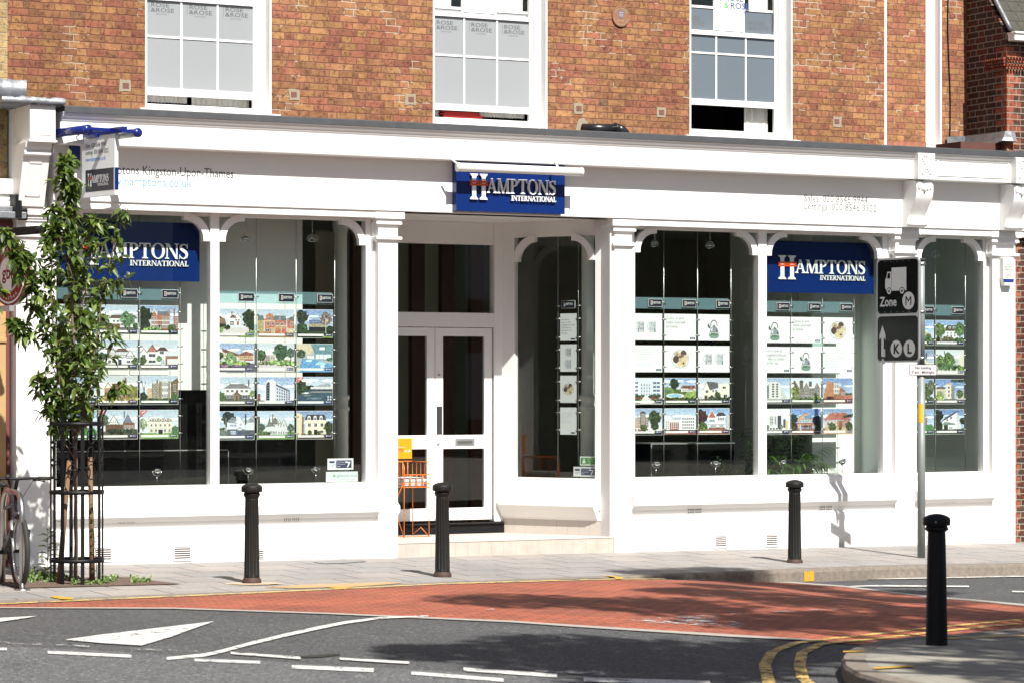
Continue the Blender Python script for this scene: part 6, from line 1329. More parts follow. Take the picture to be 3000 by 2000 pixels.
        c.sky(8, (110, 160, 225), (205, 222, 245), (95, 110, 100)); c.r(13, 9, 32, 17, (236, 240, 245)); c.p([(12, 17), (17, 24), (33, 24), (34, 17)], (92, 78, 70)); c.wins(18, 19.6, 30, 23, 2, 1, .5, (130, 150, 175)); c.wins(15, 10, 31, 16, 3, 2, .4); c.tree(6, 18, 8, (85, 120, 45)); c.tree(36, 19, 8, (80, 118, 60)); c.r(6, 5, 9, 9, (165, 140, 100)); c.r(1, 5, 5, 10, (50, 45, 40)); c.hedge(12, 24, 6, 4, (90, 85, 45)); c.hedge(28, 42, 5, 4, (70, 105, 50))
    elif n == 'whitegable2':
        c.sky(6, (120, 150, 195), (220, 228, 238), (95, 90, 80)); c.r(14, 5, 34, 16, (225, 215, 190)); c.gable(16, 32, 16, 9, (240, 242, 245), (70, 80, 100), 1); c.wins(20, 16, 27, 21, 1, 1, .6); c.wins(16, 6, 32, 14, 3, 2, .5); c.r(30, 20, 32, 26, (90, 80, 80)); c.r(34, 5, 42, 14, (220, 222, 220)); c.r(0, 5, 13, 16, (190, 170, 140)); c.hedge(0, 42, 4, 3, (60, 85, 45))
    elif n == 'treeswall':
        c.sky(8, (205, 218, 230), (235, 240, 242), (215, 215, 205)); c.r(20, 8, 33, 19, (180, 205, 205)); c.wins(22, 9, 31, 18, 2, 2, .5); c.tree(8, 15, 8, (95, 125, 60)); c.tree(19, 17, 9, (85, 120, 50)); c.p([(34, 8), (42, 8), (42, 29.7), (39, 26), (34, 20)], (222, 222, 195)); c.hedge(6, 30, 6, 6, (60, 100, 55)); c.hedge(34, 42, 5, 6, (95, 135, 45)); c.p([(15, 10), (16, 10), (13, 29), (12.4, 29)], (75, 70, 60)); c.r(0, 0, 42, 5, (205, 205, 198))
    elif n == 'treehouse':
        c.sky(7, (110, 160, 220), (200, 220, 240), (80, 95, 50)); c.r(3, 8, 22, 18, (150, 85, 65)); c.gable(4, 20, 18, 7, (110, 75, 60)); c.tree(33, 16, 8, (85, 100, 55)); c.tree(38, 22, 6, (95, 110, 80)); c.tree(24, 9, 6, (95, 90, 40), False); c.hedge(0, 42, 4, 4, (70, 90, 40))
    elif n == 'creamtower':
        c.sky(6, (75, 130, 210), (165, 195, 235), (120, 120, 110)); c.r(0, 8, 18, 18, (225, 215, 185)); c.r(16, 6, 23, 24, (228, 222, 198)); c.hip(16, 23, 23.4, 2.4, (205, 180, 140), 1); c.p([(23, 6), (28, 6), (28, 21), (23, 23)], (150, 140, 130)); c.r(15, 14, 24, 14.8, (245, 242, 230)); c.wins(17, 8, 22, 22, 1, 3, .5); c.wins(1, 9, 15, 17, 5, 2, .4); c.hip(0, 14, 18, 3, (120, 110, 105), 2); c.r(31, 5, 42, 10, (205, 200, 185)); c.tree(36, 12, 5, (85, 110, 60), False); c.tree(6, 9, 6, (140, 165, 70), False); c.hedge(24, 42, 27, 3, (60, 75, 50))
    elif n == 'brickgreen':
        c.sky(6, (110, 165, 225), (205, 225, 242), (50, 120, 50)); c.r(14, 6, 32, 20, (150, 75, 55)); c.wins(15, 8, 31, 19, 4, 3, .5); c.r(13, 19.6, 33, 21, (235, 230, 220)); c.r(16, 21, 30, 24, (160, 90, 70)); c.r(17, 14, 20, 6, (120, 130, 50)); c.blob(34, 8, 9, 4, (60, 140, 60)); c.blob(10, 7, 8, 3, (40, 120, 45)); c.tree(3, 16, 5, (100, 140, 60))
    elif n == 'porchhouse':
        c.sky(7, (75, 125, 200), (165, 195, 235), (75, 85, 60)); c.p([(10, 6), (31, 6), (31, 26), (14, 19), (10, 14)], (238, 240, 242)); c.p([(9, 16), (14, 20), (32, 28), (33, 27), (14, 17)], (70, 65, 70)); c.r(31, 6, 38, 16, (215, 220, 225)); c.p([(31, 27), (38, 17), (31, 16)], (205, 212, 218)); c.wins(15, 15, 19, 19, 1, 1, .6); c.wins(21, 17, 25, 22, 1, 1, .7); c.p([(8, 11), (14, 15), (28, 13), (30, 11)], (130, 150, 145)); c.r(12, 5, 18, 11, (60, 62, 50)); c.wins(19, 4.6, 25, 10, 2, 1, .8, (150, 170, 165)); c.tree(4, 22, 7, (38, 48, 38)); c.tree(4, 10, 6, (44, 52, 34), False); c.tree(40, 16, 4, (50, 62, 44), False)
    c.caption(); return c
WHT = (238, 243, 246)
def kettle(c, cx, by, k=1.0):
    P_ = lambda pts, col: c.p([(cx+x*k, by+y*k) for x, y in pts], col)
    for i in range(14):
        a0, a1 = pi*i/14*1.1-.15, pi*(i+1)/14*1.1-.15
        P_([(4.8*cos(a0), 14.4+6.4*sin(a0)), (4.8*cos(a1), 14.4+6.4*sin(a1)), (3.8*cos(a1), 14.4+5.3*sin(a1)), (3.8*cos(a0), 14.4+5.3*sin(a0))], (45, 48, 58))
    P_([(-8.4, 13.4), (-6.8, 15.6), (-6, 13.8), (-4.6, 12.6), (-5, 10.6), (-7.6, 11.6)], (75, 85, 98)); P_([(-8.8, 14.6), (-6.6, 16.4), (-6, 15.6), (-8, 13.6)], (40, 44, 52))
    P_([(-6.2, 1), (-6.6, 4), (-5.4, 9.4), (-3.6, 12.2), (3.4, 12.2), (5.4, 9.4), (6.6, 4), (6.2, 1), (3.6, -.6), (-3.6, -.6)], (150, 162, 172))
    P_([(-6.4, 1.4), (-6.6, 4.4), (6.6, 4.4), (6.4, 1.4), (3.6, -.6), (-3.6, -.6)], (115, 158, 140)); P_([(-5.4, 6), (5.6, 6), (5.8, 4.6), (-5.8, 4.2)], (205, 215, 215)); P_([(-4, 5.4), (-1, 5), (0, 5.8), (3, 4.8), (5, 5.4), (4.6, 3.6), (-4.4, 3.4)], (70, 110, 85))
    P_([(-3, 11.6), (-4.4, 8), (-2.6, 7.6), (-1.6, 11.6)], (215, 225, 232)); P_([(3, 11.8), (5, 9), (4.6, 6.4), (2.6, 7)], (95, 108, 122))
    P_([(-3.4, 12.2), (3.2, 12.2), (1.6, 13.4), (-1.6, 13.4)], (120, 132, 145)); c.blob(cx, by+14*k, 1.1*k, 1.2*k, (50, 52, 64), 10, .03)
def mug(c, x, y, lines, tcol, k=1.0):
    for i in range(10):
        a0, a1 = pi/2+pi*i/10, pi/2+pi*(i+1)/10
        c.p([(x+k*(2*cos(a0)), y+k*(5.6+3.4*sin(a0))), (x+k*2*cos(a1), y+k*(5.6+3.4*sin(a1))), (x+k*1.2*cos(a1), y+k*(5.6+2.5*sin(a1))), (x+k*1.2*cos(a0), y+k*(5.6+2.5*sin(a0)))], (190, 198, 206))
    c.p([(x, y+.6*k), (x+.8*k, y), (x+6.4*k, y), (x+7.2*k, y+.6*k), (x+7.4*k, y+10.4*k), (x-.2*k, y+10.4*k)], (205, 211, 218)); c.p([(x+5.6*k, y+.3*k), (x+7.2*k, y+.6*k), (x+7.4*k, y+10.4*k), (x+6*k, y+10.4*k)], (180, 188, 198)); c.p([(x-.2*k, y+10.4*k), (x+7.4*k, y+10.4*k), (x+7.4*k, y+9.8*k), (x-.2*k, y+9.8*k)], (225, 230, 234))
    c.txt(lines, 4.4*k, x+1.2*k, y+6.0*k, 3.6*k, tcol)
def biscuits(c, cx, cy, k=1.0):
    c.blob(cx, cy, 9.6*k, 8.6*k, (190, 200, 205), 24, .01); c.blob(cx, cy, 8.8*k, 7.8*k, (228, 233, 235), 24, .01)
    B = lambda x, y, r, col, n=12, ry=None: c.blob(cx+x*k, cy+y*k, r*k, (ry or r)*k, col, n, .06)
    B(-3.4, 4, 3.2, (205, 180, 125)); B(-3.4, 4, .9, (120, 90, 55)); B(3.4, 5, 3.2, (105, 65, 50)); B(-4.4, -.4, 3.4, (75, 52, 48)); B(-4.4, -.4, 2.4, (95, 68, 62)); B(5, .4, 3.6, (222, 205, 160)); c.p([(cx-2*k, cy+2.6*k), (cx+3*k, cy+5*k), (cx+4.2*k, cy+2.4*k), (cx-.6*k, cy+.2*k)], (135, 85, 65)); B(-.6, -4.6, 3, (225, 205, 150), 8); B(3.4, -4, 3, (215, 190, 130)); B(3.4, -4, .9, (70, 45, 35)); B(0, -.6, 1.8, (215, 190, 135))
LOREM = ['Home means something different to us all.', "That's why, at Hamptons International, we", 'take the time to find out exactly what you', 'want from your move, and then make sure', "that's exactly what you get."]
LOR2 = ['The power of a cup of tea and', 'a chat should never be underestimated.']
def W_(kind, port=False):
    c = Card(21., 29.7*1.02) if port else Card(); c.r(0, 0, c.W, c.H, WHT)
    if kind == 'kettle': kettle(c, 21, 3)
    elif kind == 'mugs':
        if port: mug(c, 7.5, 17, ['For', 'Sale'], (75, 85, 105), .95); mug(c, 7.5, 3.5, ['To', 'Let'], (95, 145, 190), .95)
        else: mug(c, 9, 8.5, ['For', 'Sale'], (75, 85, 105), 1.25); mug(c, 24.5, 8.5, ['To', 'Let'], (95, 145, 190), 1.25); c.r(10, 8.5, 10.8, 13, (70, 75, 90)); c.r(32, 8.5, 32.9, 13, (70, 75, 90))
    elif kind == 'biscuits': biscuits(c, c.W/2, c.H/2+ (0 if not port else 0), .8 if port else 1.25)
    elif kind == 'home': c.txt(['Come in and', 'make yourself', 'at home.'], 5.0, 2.2, 23.5, 4.7); c.r(34, 1.2, 41, 3.6, (28, 42, 100)); c.r(35, 2, 40, 2.8, (200, 205, 220)); c.r(2.2, 1.9, 9, 2.1, (200, 205, 208))
    elif kind == 'tea':
        if port: c.txt(["As we're", 'new to the', 'neighbourhood,', "we'd like to", 'invite you in', 'for tea.'], 3.1, 1.4, 23, 3.1); c.r(14, 1, 20, 2.6, (28, 42, 100))
        else: c.txt(["As we're new to", 'the neighbourhood,', "we'd like to invite", 'you in for tea.'], 5.0, 1.6, 23.8, 4.7); c.r(34, 1.2, 41, 3.6, (28, 42, 100)); c.r(35, 2, 40, 2.8, (200, 205, 220))
    elif kind == 'small':
        if port: c.txt(LOREM, .95, 1, 25, 1.6, (165, 172, 180)); c.txt(LOR2, .95, 1, 15, 1.6, (140, 180, 215)); c.r(14, 1, 20, 2.6, (28, 42, 100))
        else: c.txt(LOREM, 1.95, 1.6, 25.6, 3.0, (165, 172, 180)); c.txt(LOR2, 1.95, 1.6, 9.4, 2.6, (140, 180, 215)); c.r(34, 1.2, 41, 3.6, (28, 42, 100)); c.r(35, 2, 40, 2.8, (200, 205, 220)); c.r(2.2, 1.9, 9, 2.1, (200, 205, 208))
    return c
WC = -.30
CARDS = {  # window: (right edge px of each column, top py of each row at the last column, [rows of (design, label)])
 1: ([283, 402, 521], [897, 998, 1100, 1200], [
    [('cottage', 'card of a pale cottage with orange flowers, far left window top row behind the tree'), ('whitetree', 'card of a white house behind a round tree, far left window top row'), ('redvilla', 'card of a red brick villa with white bays beside a dark tree')],
    [('lawn', 'card of an orange house across a lawn, left column second row behind the tree'), ('tudor', 'card of a white half-timbered house with two gables'), ('semi', 'card of a white semi with a red gable and a pale garage')],
    [('whitegable2', 'card of a white gabled house behind the tree, left column third row'), ('orangegables', 'card of an orange brick house beside an olive green tree'), ('yellowtall', 'card of a tall yellow brick house with white bay windows')],
    [('brickgreen', 'card of a brick house over bright green bushes, behind the tree guard'), ('timberdark', 'card of dark timbered gables with a red corner flash'), ('mansion', 'card of a cream mansion with five round dormers and a red sold corner')]]),
 2: ([744, 861, 974], [909, 1008, 1104, 1203], [
    [('drive', 'card of a white detached house at the end of a pale drive'), ('townhouse', 'card of a bright orange townhouse with a curved gable and two garages'), ('modern', 'card of a dark low modern house among bare trees')],
    [('chalet', 'card of timbered chalets behind a flowering shrub and purple drive'), ('garden', 'card of a large round tree above a clipped green hedge'), ('pool', 'card of a bright blue indoor swimming pool')],
    [('hipped', 'card of a white over grey house with a hipped roof and centre porch'), ('tower', 'card of a curved white apartment tower'), ('river', 'card of a dark blue river and arched bridge with a red corner')],
    [('whitegables', 'card of white gabled cottages in front of a dark round tree'), ('gothic', 'card of a pale gothic house with steep gables and conservatory'), ('creamdormers', 'card of a cream house with three white dormers in a black roof')]]),
 3: ([1939, 2038, 2136], [923, 1014, 1107, 1195], [
    [('@mugs', 'card of two mugs, top left of the third arched window'), ('@home', 'card reading Come in and make yourself at home, in the black third window'), ('@kettle', 'card of a kettle in the black third window, beside the words')],
    [('@small', 'card of small grey paragraphs in the black third window'), ('@biscuits', 'card of a plate of biscuits in the black third window'), ('@mugs', 'card of two mugs below the kettle in the black third window')],
    [('courtyard', 'card of a white apartment courtyard with red planters'), ('poollawn', 'card of an outdoor pool and striped lawn before a timbered house'), ('creamgable', 'card of a cream gabled house with a grey slate roof')],
    [('brickflats', 'card of tan brick flats with a tower beside a big tree'), ('deco', 'card of a rounded white apartment block with a rust red centre'), ('redgable', 'card of a white bay-fronted house with a red gable and purple tree')]]),
 4: ([2313, 2404, 2497], [932, 1018, 1107, 1196], [
    [('@kettle', 'card of a kettle directly under the blue sign, beside the mullion'), ('@home', 'card reading Come in and make yourself at home, under the blue window sign'), ('@biscuits', 'card of a plate of biscuits under the blue window sign')],
    [('@tea', "card reading As we're new to the neighbourhood, under the kettle card"), ('@kettle', 'card of a kettle in the second row of the window with the blue sign'), ('@small', 'card of small grey paragraphs against the pale wall')],
    [('roundoffice', 'card of a rounded pale office block with strip windows'), ('gothicrow', 'card of a row of grey stone houses with pointed gables'), ('orangeblock', 'card of an orange brick block with a white bay against blue sky')],
    [('whitemodern', 'card of a flat white modern terrace with a yellow door panel'), ('glassgable', 'card of a wide timber house with a glazed gable and deep blue sky'), ('bungalow', 'card of a bungalow with a red tiled roof')]]),
 5: ([2735, 2823], [940, 1025, 1110, 1198], [
    [('blossom', 'card of a pale blossom tree, top left of the narrow end window'), ('whitebetween', 'card of a white house with a brown roof between two green trees')],
    [('whitegable2', 'card of a white gable half hidden behind the grey pole'), ('treeswall', 'card of leafy trees beside a cream wall in the narrow end window')],
    [('treehouse', 'card of an autumn tree behind the pole, third row of the end window'), ('creamtower', 'card of a cream villa with a square tower against deep blue sky')],
    [('brickgreen', 'card of a brick house over bright green bushes in the narrow end window'), ('porchhouse', 'card of a tall white house with a glass porch beside a dark tree')]]),
}
def cable_run(u, w, z0, zc_list, lab, group='steel display cables in the windows'):
    t = fthing('display_cable', u, w, z0, lab, 'cable', group)
    mb = MB(); mb.tube([(0, 0, 0), (0, 0, 3.95-z0)], .0035, 6); mb.build('wire', M['steel'], t)
    for z in zc_list:
        mb = MB(); mb.tube([(-.03, -.004, z-z0), (.03, -.004, z-z0)], .006, 8); mb.build('clip', M['steel'], t)
    return t
BN = {1: 'far left window', 2: 'second window', 3: 'third arched window', 4: 'blue sign window', 5: 'narrow end window'}
ON = ['first', 'second', 'third', 'fourth']
t_ = NT('header tint film'); tr_ = t_.n('ShaderNodeBsdfTransparent'); tr_.inputs[0].default_value = (.80, .93, .95, 1); t_.b.inputs['Base Color'].default_value = (.30, .46, .50, 1)
mx_ = t_.n('ShaderNodeMixShader'); mx_.inputs[0].default_value = .22; t_.l(tr_.outputs[0], mx_.inputs[1]); t_.l(t_.b.outputs[0], mx_.inputs[2]); t_.l(mx_.outputs[0], t_.t.nodes['Material Output'].inputs[0]); hp = t_.m
for b, (cols, rows, defs) in CARDS.items():
    ur_ = [U(x, WC) for x in cols]; zr_ = [Zf(cols[-1], y, WC) for y in rows]
    for r, rowd in enumerate(defs):
        for cidx, (kind, lab) in enumerate(rowd):
            c = W_(kind[1:]) if kind[0] == '@' else H_(kind)
            c.finish(ur_[cidx]-.42, WC, zr_[r]-.297, lab, 'picture cards hanging in the windows')
    zc = [z-dz for z in zr_ for dz in (.06, .24)]+[zr_[0]+.135]
    xs_ = [ur_[0]-.42-.033]+[u+.026 for u in ur_]
    for i, u in enumerate(xs_):
        if u < BAY[b][0]-.0: continue
        cable_run(u, WC, .868, zc, '%s steel cable from the left in the %s' % (ON[i], BN[b]))
    for i, u in enumerate(ur_):
        c = Card(17.5, 8.2); c.r(0, 0, 17.5, 8.2, (18, 24, 52)); c.mb.col = c255(*WHT); logo(c.mb, .022, .019, .13, .046, None, .006, 0, 0, c255(*WHT), c255(215, 60, 40), small=False)
        o = c.finish(u-.175, WC, zr_[0]+.085, 'navy name plate above the %s column of cards in the %s' % (ON[i], BN[b]), 'navy name plates above the card columns'); o.name = 'name_plate'; tag(o, None, 'name plate')
    t = fthing('header_strip', ur_[0]-.42, WC-.012, zr_[0]+.06, 'pale blue header strip behind the name plates of the %s' % BN[b], 'strip', 'pale blue strips behind the name plates')
    mb = MB(); mb.box(0, ur_[-1]-ur_[0]+.42, 0, .004, 0, .13); mb.build('strip_panel', hp, t)
# cards in the side window, hung parallel to its glass
sw = thing('side'); bpy.data.objects.remove(sw)
def side_pt(px):
    """distance along the side window's own plane that appears at picture column px"""
    best = None; 
    for i in range(801):
        t = i/800; u, w = lerp(UB_, 2.10, t), lerp(DW, -.155, t); off = .12
        P0 = fw(u+off*.88, w-off*.47); px_ = 1500+F*P0.x/P0.y
        if best is None or abs(px_-px) < best[0]: best = (abs(px_-px), t*LR, P0.y)
    return best[1], best[2]
lx0, Yc = side_pt(1643); lx1, _ = side_pt(1687)
rot = A+sideR.rotation_euler.z
def place_side(o, lx, z, off=.12):
    dx = Vector((cos(rot), sin(rot), 0)); ny = Vector((-sin(rot), cos(rot), 0)); o.location = sideR_w+dx*lx+ny*off+Vector((0, 0, z)); o.rotation_euler = (0, 0, rot)
sideR_w = fw(UB_, DW)
for i, (k, lab, yt) in enumerate([('tea', 'upright card of words inviting you in for tea, top of the side window column', 921), ('mugs', 'upright card of two mugs one above the other in the side window', 1010), ('biscuits', 'upright card of a biscuit plate in the side window', 1101), ('small', 'upright card of tiny grey text at the bottom of the side window column', 1194)]):
    c = W_(k, True); o = c.finish(0, 0, 0, lab, 'picture cards hanging in the windows')
    zt_ = H+(HY-yt)/F*Yc; place_side(o, (lx0+lx1)/2-.105, zt_-.30)
c = Card(17.5, 8.2); c.r(0, 0, 17.5, 8.2, (18, 24, 52)); logo(c.mb, .022, .019, .13, .046, None, .006, 0, 0, c255(*WHT), c255(215, 60, 40), small=False)
o = c.finish(0, 0, 0, 'navy name plate above the upright cards in the side window', 'navy name plates above the card columns'); o.name = 'name_plate'; tag(o, None, 'name plate'); place_side(o, (lx0+lx1)/2-.087, H+(HY-903)/F*Yc)
for dx_, lb in ((-.14, 'steel cable left of the upright cards in the side window'), (.135, 'steel cable right of the upright cards in the side window')):
    t = cable_run(0, 0, .868, [H+(HY-y)/F*Yc for y in (897, 934, 988, 1024, 1077, 1117, 1171, 1207, 1258)], lb); place_side(t, (lx0+lx1)/2+dx_, .868)
# stickers
def sticker(px0, py0, px1, py1, w, cols, label, draw):
    u0, z1 = at(px0, py0, w); u1, z0 = at(px1, py1, w); c = Card((u1-u0)*100, (z1-z0)*100); c.r(0, 0, c.W, c.H, cols); draw(c)
    o = c.finish(u0, w, z0, label, None); o.name = 'window_sticker'; tag(o, None, 'sticker'); return o
def dr1(c):
    c.r(c.W*.06, c.H*.6, c.W*.27, c.H*.8, (40, 50, 110)); c.txt(['OFT'], c.H*.42, c.W*.06, c.H*.2, 1, (110, 115, 130)); c.r(c.W*.33, c.H*.12, c.W*.94, c.H*.86, (22, 32, 92)); c.p([(c.W*.70, c.H*.76), (c.W*.90, c.H*.70), (c.W*.80, c.H*.2), (c.W*.75, c.H*.2), (c.W*.82, c.H*.58), (c.W*.70, c.H*.62)], (240, 240, 245)); c.txt(['The Property', 'Ombudsman', 'Sales'], c.H*.19, c.W*.36, c.H*.64, c.H*.2, (225, 228, 240))
def dr2(c): c.txt(['rightmove.co.uk'], c.H*.44, c.W*.28, c.H*.48, 1, (70, 110, 105)); c.blob(c.W*.24, c.H*.6, c.H*.14, c.H*.16, (70, 190, 120)); c.txt(["The UK's number one property website"], c.H*.17, c.W*.22, c.H*.16, 1, (120, 130, 130))
def dr3(c): c.r(c.W*.04, c.H*.12, c.W*.96, c.H*.88, (35, 165, 60)); c.p([(c.W*.12, c.H*.24), (c.W*.36, c.H*.24), (c.W*.28, c.H*.78), (c.W*.22, c.H*.78)], (240, 248, 240)); c.txt(['The Property', 'Ombudsman', 'Lettings'], c.H*.17, c.W*.44, c.H*.64, c.H*.2, (235, 245, 235))
sticker(960, 1343, 1034, 1373, -.128, (235, 240, 245), 'white and navy property ombudsman sticker low in the second window', dr1)
sticker(956, 1382, 1047, 1408, -.128, (205, 225, 225), 'pale green rightmove sticker on the sill of the second window', dr2)
for (px0, py0, px1, py1, colr, lab, dr) in ((1709, 1336, 1756, 1361, (235, 245, 235), 'green and white ombudsman sticker in the side window', dr3), (1690, 1366, 1756, 1393, (235, 240, 245), 'navy ombudsman sticker at the foot of the side window', dr1)):
    l0, Y_ = side_pt(px0); l1, _ = side_pt(px1); l0 -= .0
    z1, z0 = H+(HY-py0)/F*Y_, H+(HY-py1)/F*Y_; c = Card((l1-l0)*100, (z1-z0)*100); c.r(0, 0, c.W, c.H, colr); dr(c)
    o = c.finish(0, 0, 0, lab, None); o.name = 'window_sticker'; tag(o, None, 'sticker'); place_side(o, l0, z0, .056)
# ================================================================== THE STREET
def bollard(fluted):
    t = thing('bollard')
    if fluted:
        sh = [(.092, 0), (.092, .03), (.086, .045), (.074, .06), (.0725, .07), (.0625, .80)]
        mb = MB(); mb.lathe([(.092, -.06), (.092, .028), (.087, .045), (.076, .062)], 48, caps=False); mb.build('base', M['rust'], t)
        mb = MB(); fl = lambda a, z: 1-.13*max(0, 1-abs(sin(a*7))*1.25)*(1 if .085 < z < .795 else 0)
        mb.lathe([(.075, .055), (.0735, .085), (.0735, .095), (.065, .785), (.065, .80), (.062, .81)], 160, mod=fl); mb.build('shaft', M['bollard'], t)
        mb = MB(); mb.lathe([(.062, .80), (.066, .815), (.078, .835), (.081, .842), (.078, .852), (.072, .856), (.074, .862), (.074, .868)], 48); mb.build('collar', M['bollard'], t)
    else:
        mb = MB(); mb.lathe([(.083, -.06), (.081, .0), (.066, .80), (.064, .83)], 64, mod=lambda a, z: 1-.02*abs(sin(a*6))); mb.build('shaft', M['black'], t)
        mb = MB(); mb.lathe([(.064, .82), (.083, .835), (.088, .842), (.083, .850), (.078, .856), (.078, .868)], 48); mb.build('collar', M['black'], t)
    mb = MB(); mb.lathe([(.074, .866), (.097, .868), (.1, .874), (.1, .916), (.097, .922), (.08, .935), (.05, .947), (.02, .953), (.003, .954)], 48); mb.build('cap', M['bollard' if fluted else 'black'], t)
    return t
b0 = bollard(True)
for i, (X, Y, z, s_, rz, lab) in enumerate([(-2.47, 27.0, .022, 1.008, .1, 'fluted black bollard before the second window, left of the entrance'), (-.69, 28.2, .0, .995, .3, 'fluted black bollard standing in front of the white doors'), (3.07, 30.9, -.038, .968, .5, 'fluted black bollard by the far kerb under the blue window sign')]):
    t = b0 if i == 0 else copy_tree(b0)
    t.location = (X, Y, z); t.rotation_euler = (0, 0, rz); t.scale = (1, 1, s_); tag(t, lab, 'bollard', 'bollards along the pavements')
t = bollard(False); t.location = (3.09, 20.7, .02); tag(t, 'smooth dark bollard on the near pavement corner, closest and largest', 'bollard', 'bollards along the pavements')
mb = MB(); mb.ball((-.02, -.1, .895), .006, .004, .006, 8, 6); mb.build('screw', M['steel'], t)
# sawdust ring
mb = MB(); random.seed(8); n = 26; mb.add([(.0+(.19+random.uniform(-.05, .06))*cos(2*pi*i/n)*1.5, (.17+random.uniform(-.04, .04))*sin(2*pi*i/n), 0) for i in range(n)], [tuple(range(n))])
o = mb.build('sand_patch', P('spilled sand', (.50, .36, .24), .95, var=.2, scale=30), loc=(-2.45, 26.93, zpav(-2.47, 26.9)+.006)); struct(o)
# zone sign on its pole
PX, PY = 4.59, 31.9; pz = zpav(PX, PY)
zs = thing('street_sign', (PX, PY, pz), 0, 'tall grey pole carrying two black lorry zone panels and a small no loading plate', 'sign')
mb = MB(); mb.tube([(0, 0, -.1), (0, 0, 2.12)], .044, 24); mb.tube([(0, 0, 2.12), (0, 0, 3.33)], .040, 24); mb.build('pole', M['galv'], zs)
mb = MB(); mb.tube([(0, 0, 3.32), (0, 0, 3.35)], .046, 20); mb.build('pole_cap', M['rubber'], zs)
ax = Vector((.57, -.822, 0)); nn_ = ax.cross(Vector((0, 0, 1)))
WSn = .71; zt_, zm_, zb_ = 3.345-pz, 2.70-pz, 2.165-pz
org = nn_*.055-ax*(WSn-.05)
def rr(x0, y0, x1, y1, r, n=6):
    out = []
    for cx, cy, a in ((x1-r, y1-r, 0), (x0+r, y1-r, pi/2), (x0+r, y0+r, pi), (x1-r, y0+r, 3*pi/2)):
        for i in range(n+1): out.append((cx+r*cos(a+pi/2*i/n), cy+r*sin(a+pi/2*i/n)))
    return out
mb = MB(); mb.frame(org+Vector((0, 0, zb_)), ax); Ht = zt_-zb_; mb.prism(rr(0, 0, WSn, Ht, .055), 0, .022); mb.reset(); fr = mb.build('panel_frame', M['alu'], zs, bevel=.003)
hm = zm_-zb_
for nm, y0, y1 in (('upper_panel', hm+.015, Ht-.022), ('lower_panel', .022, hm-.015)):
    mb = MB(); mb.frame(org+Vector((0, 0, zb_)), ax); mb.prism(rr(.022, y0, WSn-.022, y1, .045), .0222, .0232); mb.reset(); pn = mb.build(nm, M['signblack'], fr)
    mb = MB(); mb.frame(org+Vector((0, 0, zb_))+nn_*.0236, ax)
    circ = lambda cx, cy, r: [(cx+r*cos(2*pi*i/28), cy+r*sin(2*pi*i/28)) for i in range(28)]
    if nm[0] == 'u':
        ty = y1-.09
        mb.flat(rect(.255, ty-.225, .50, ty), 0, 0); mb.flat([(.165, ty-.235), (.25, ty-.235), (.25, ty-.045), (.185, ty-.045), (.17, ty-.11), (.15, ty-.13), (.15, ty-.235)], 0, 0); mb.flat(rect(.165, ty-.262, .50, ty-.225), .0002, 0)
        mb.flat([(.195, ty-.06), (.232, ty-.06), (.232, ty-.12), (.182, ty-.12)], .0006, 1)
        for cx in (.215, .43): mb.flat(circ(cx, ty-.265, .043), .0006, 1); mb.flat(circ(cx, ty-.265, .034), .0010, 0); mb.flat(circ(cx, ty-.265, .014), .0014, 1)
        mb.text('Zone', .150, .06, y0+.085, .0006, 0, bold=.018, sx=.86); mb.flat(circ(.535, y0+.14, .10), .0003, 0); mb.text('M', .150, .535, y0+.087, .0010, 1, align='CENTER')
        for i in range(6):
            for yy in (y0+.018, y1-.018): mb.flat(circ(.045+i*.1, yy, .004), .0003, 0)
    else:
        mb.flat([(.085, .07), (.125, .07), (.125, .29), (.155, .255), (.155, .31), (.105, .42), (.055, .31), (.055, .255), (.085, .29)], .0002, 0)
        mb.flat([(.118, .06), (.15, .07), (.15, .155), (.118, .155)], .0005, 2); mb.flat([(.10, -.018), (.15, -.018), (.15, .01), (.115, .05), (.09, .035)], .0005, 2)
        for cx, ch in ((.335, 'K'), (.55, 'L')): mb.flat(circ(cx, .155, .095), .0003, 0); mb.text(ch, .15, cx, .102, .0010, 1, align='CENTER', bold=.03)
    mb.reset(); mb.build('legend', [M['signgrey'], M['signblack'], P('torn sticker', (.36, .36, .36), .6)], pn)
for z in (zb_+.05, hm+zb_+.03, zt_-.08):
    mb = MB(); mb.tube([(0, 0, z-.012), (0, 0, z+.012)], .050, 20); mb.build('clamp', M['steel'], zs)
mb = MB(); pw0, pz1, pz0 = -.155, Zf(2700, 1067, 0), 0
zp1, zp0 = H+(HY-1066)/F*31.8-pz, H+(HY-1099)/F*31.8-pz
mb.frame((-.145, -.056, zp0), (1, .04, 0)); mb.prism(rr(0, 0, .315, zp1-zp0, .014), 0, .004); mb.reset(); pl = mb.build('small_plate', M['signblack'], zs)
mb = MB(); mb.frame((-.145, -.0605, zp0), (1, .04, 0)); mb.flat(rr(.006, .006, .309, zp1-zp0-.006, .010), .0002, 0)
for st_, yy in (('No loading', .074), ('7 am - Midnight', .024)): mb.text(st_, .040, .157, yy, .0008, 1, align='CENTER', bold=.012)
mb.reset(); mb.build('plate_lettering', [P('plate pale', (.56, .52, .54), .45), M['signblack']], pl)
mb = MB(); zy1, zy0 = H+(HY-1182)/F*31.8-pz, H+(HY-1237)/F*31.8-pz
vs = []; m_ = 8
for i in range(m_+1):
    a = radians(-150+i*10); vs += [(.0455*cos(a), .0455*sin(a), zy0), (.0455*cos(a), .0455*sin(a), zy1)]
mb.add(vs, [(2*i, 2*i+2, 2*i+3, 2*i+1) for i in range(m_)]); mb.build('yellow_sticker', M['yellow'], zs)
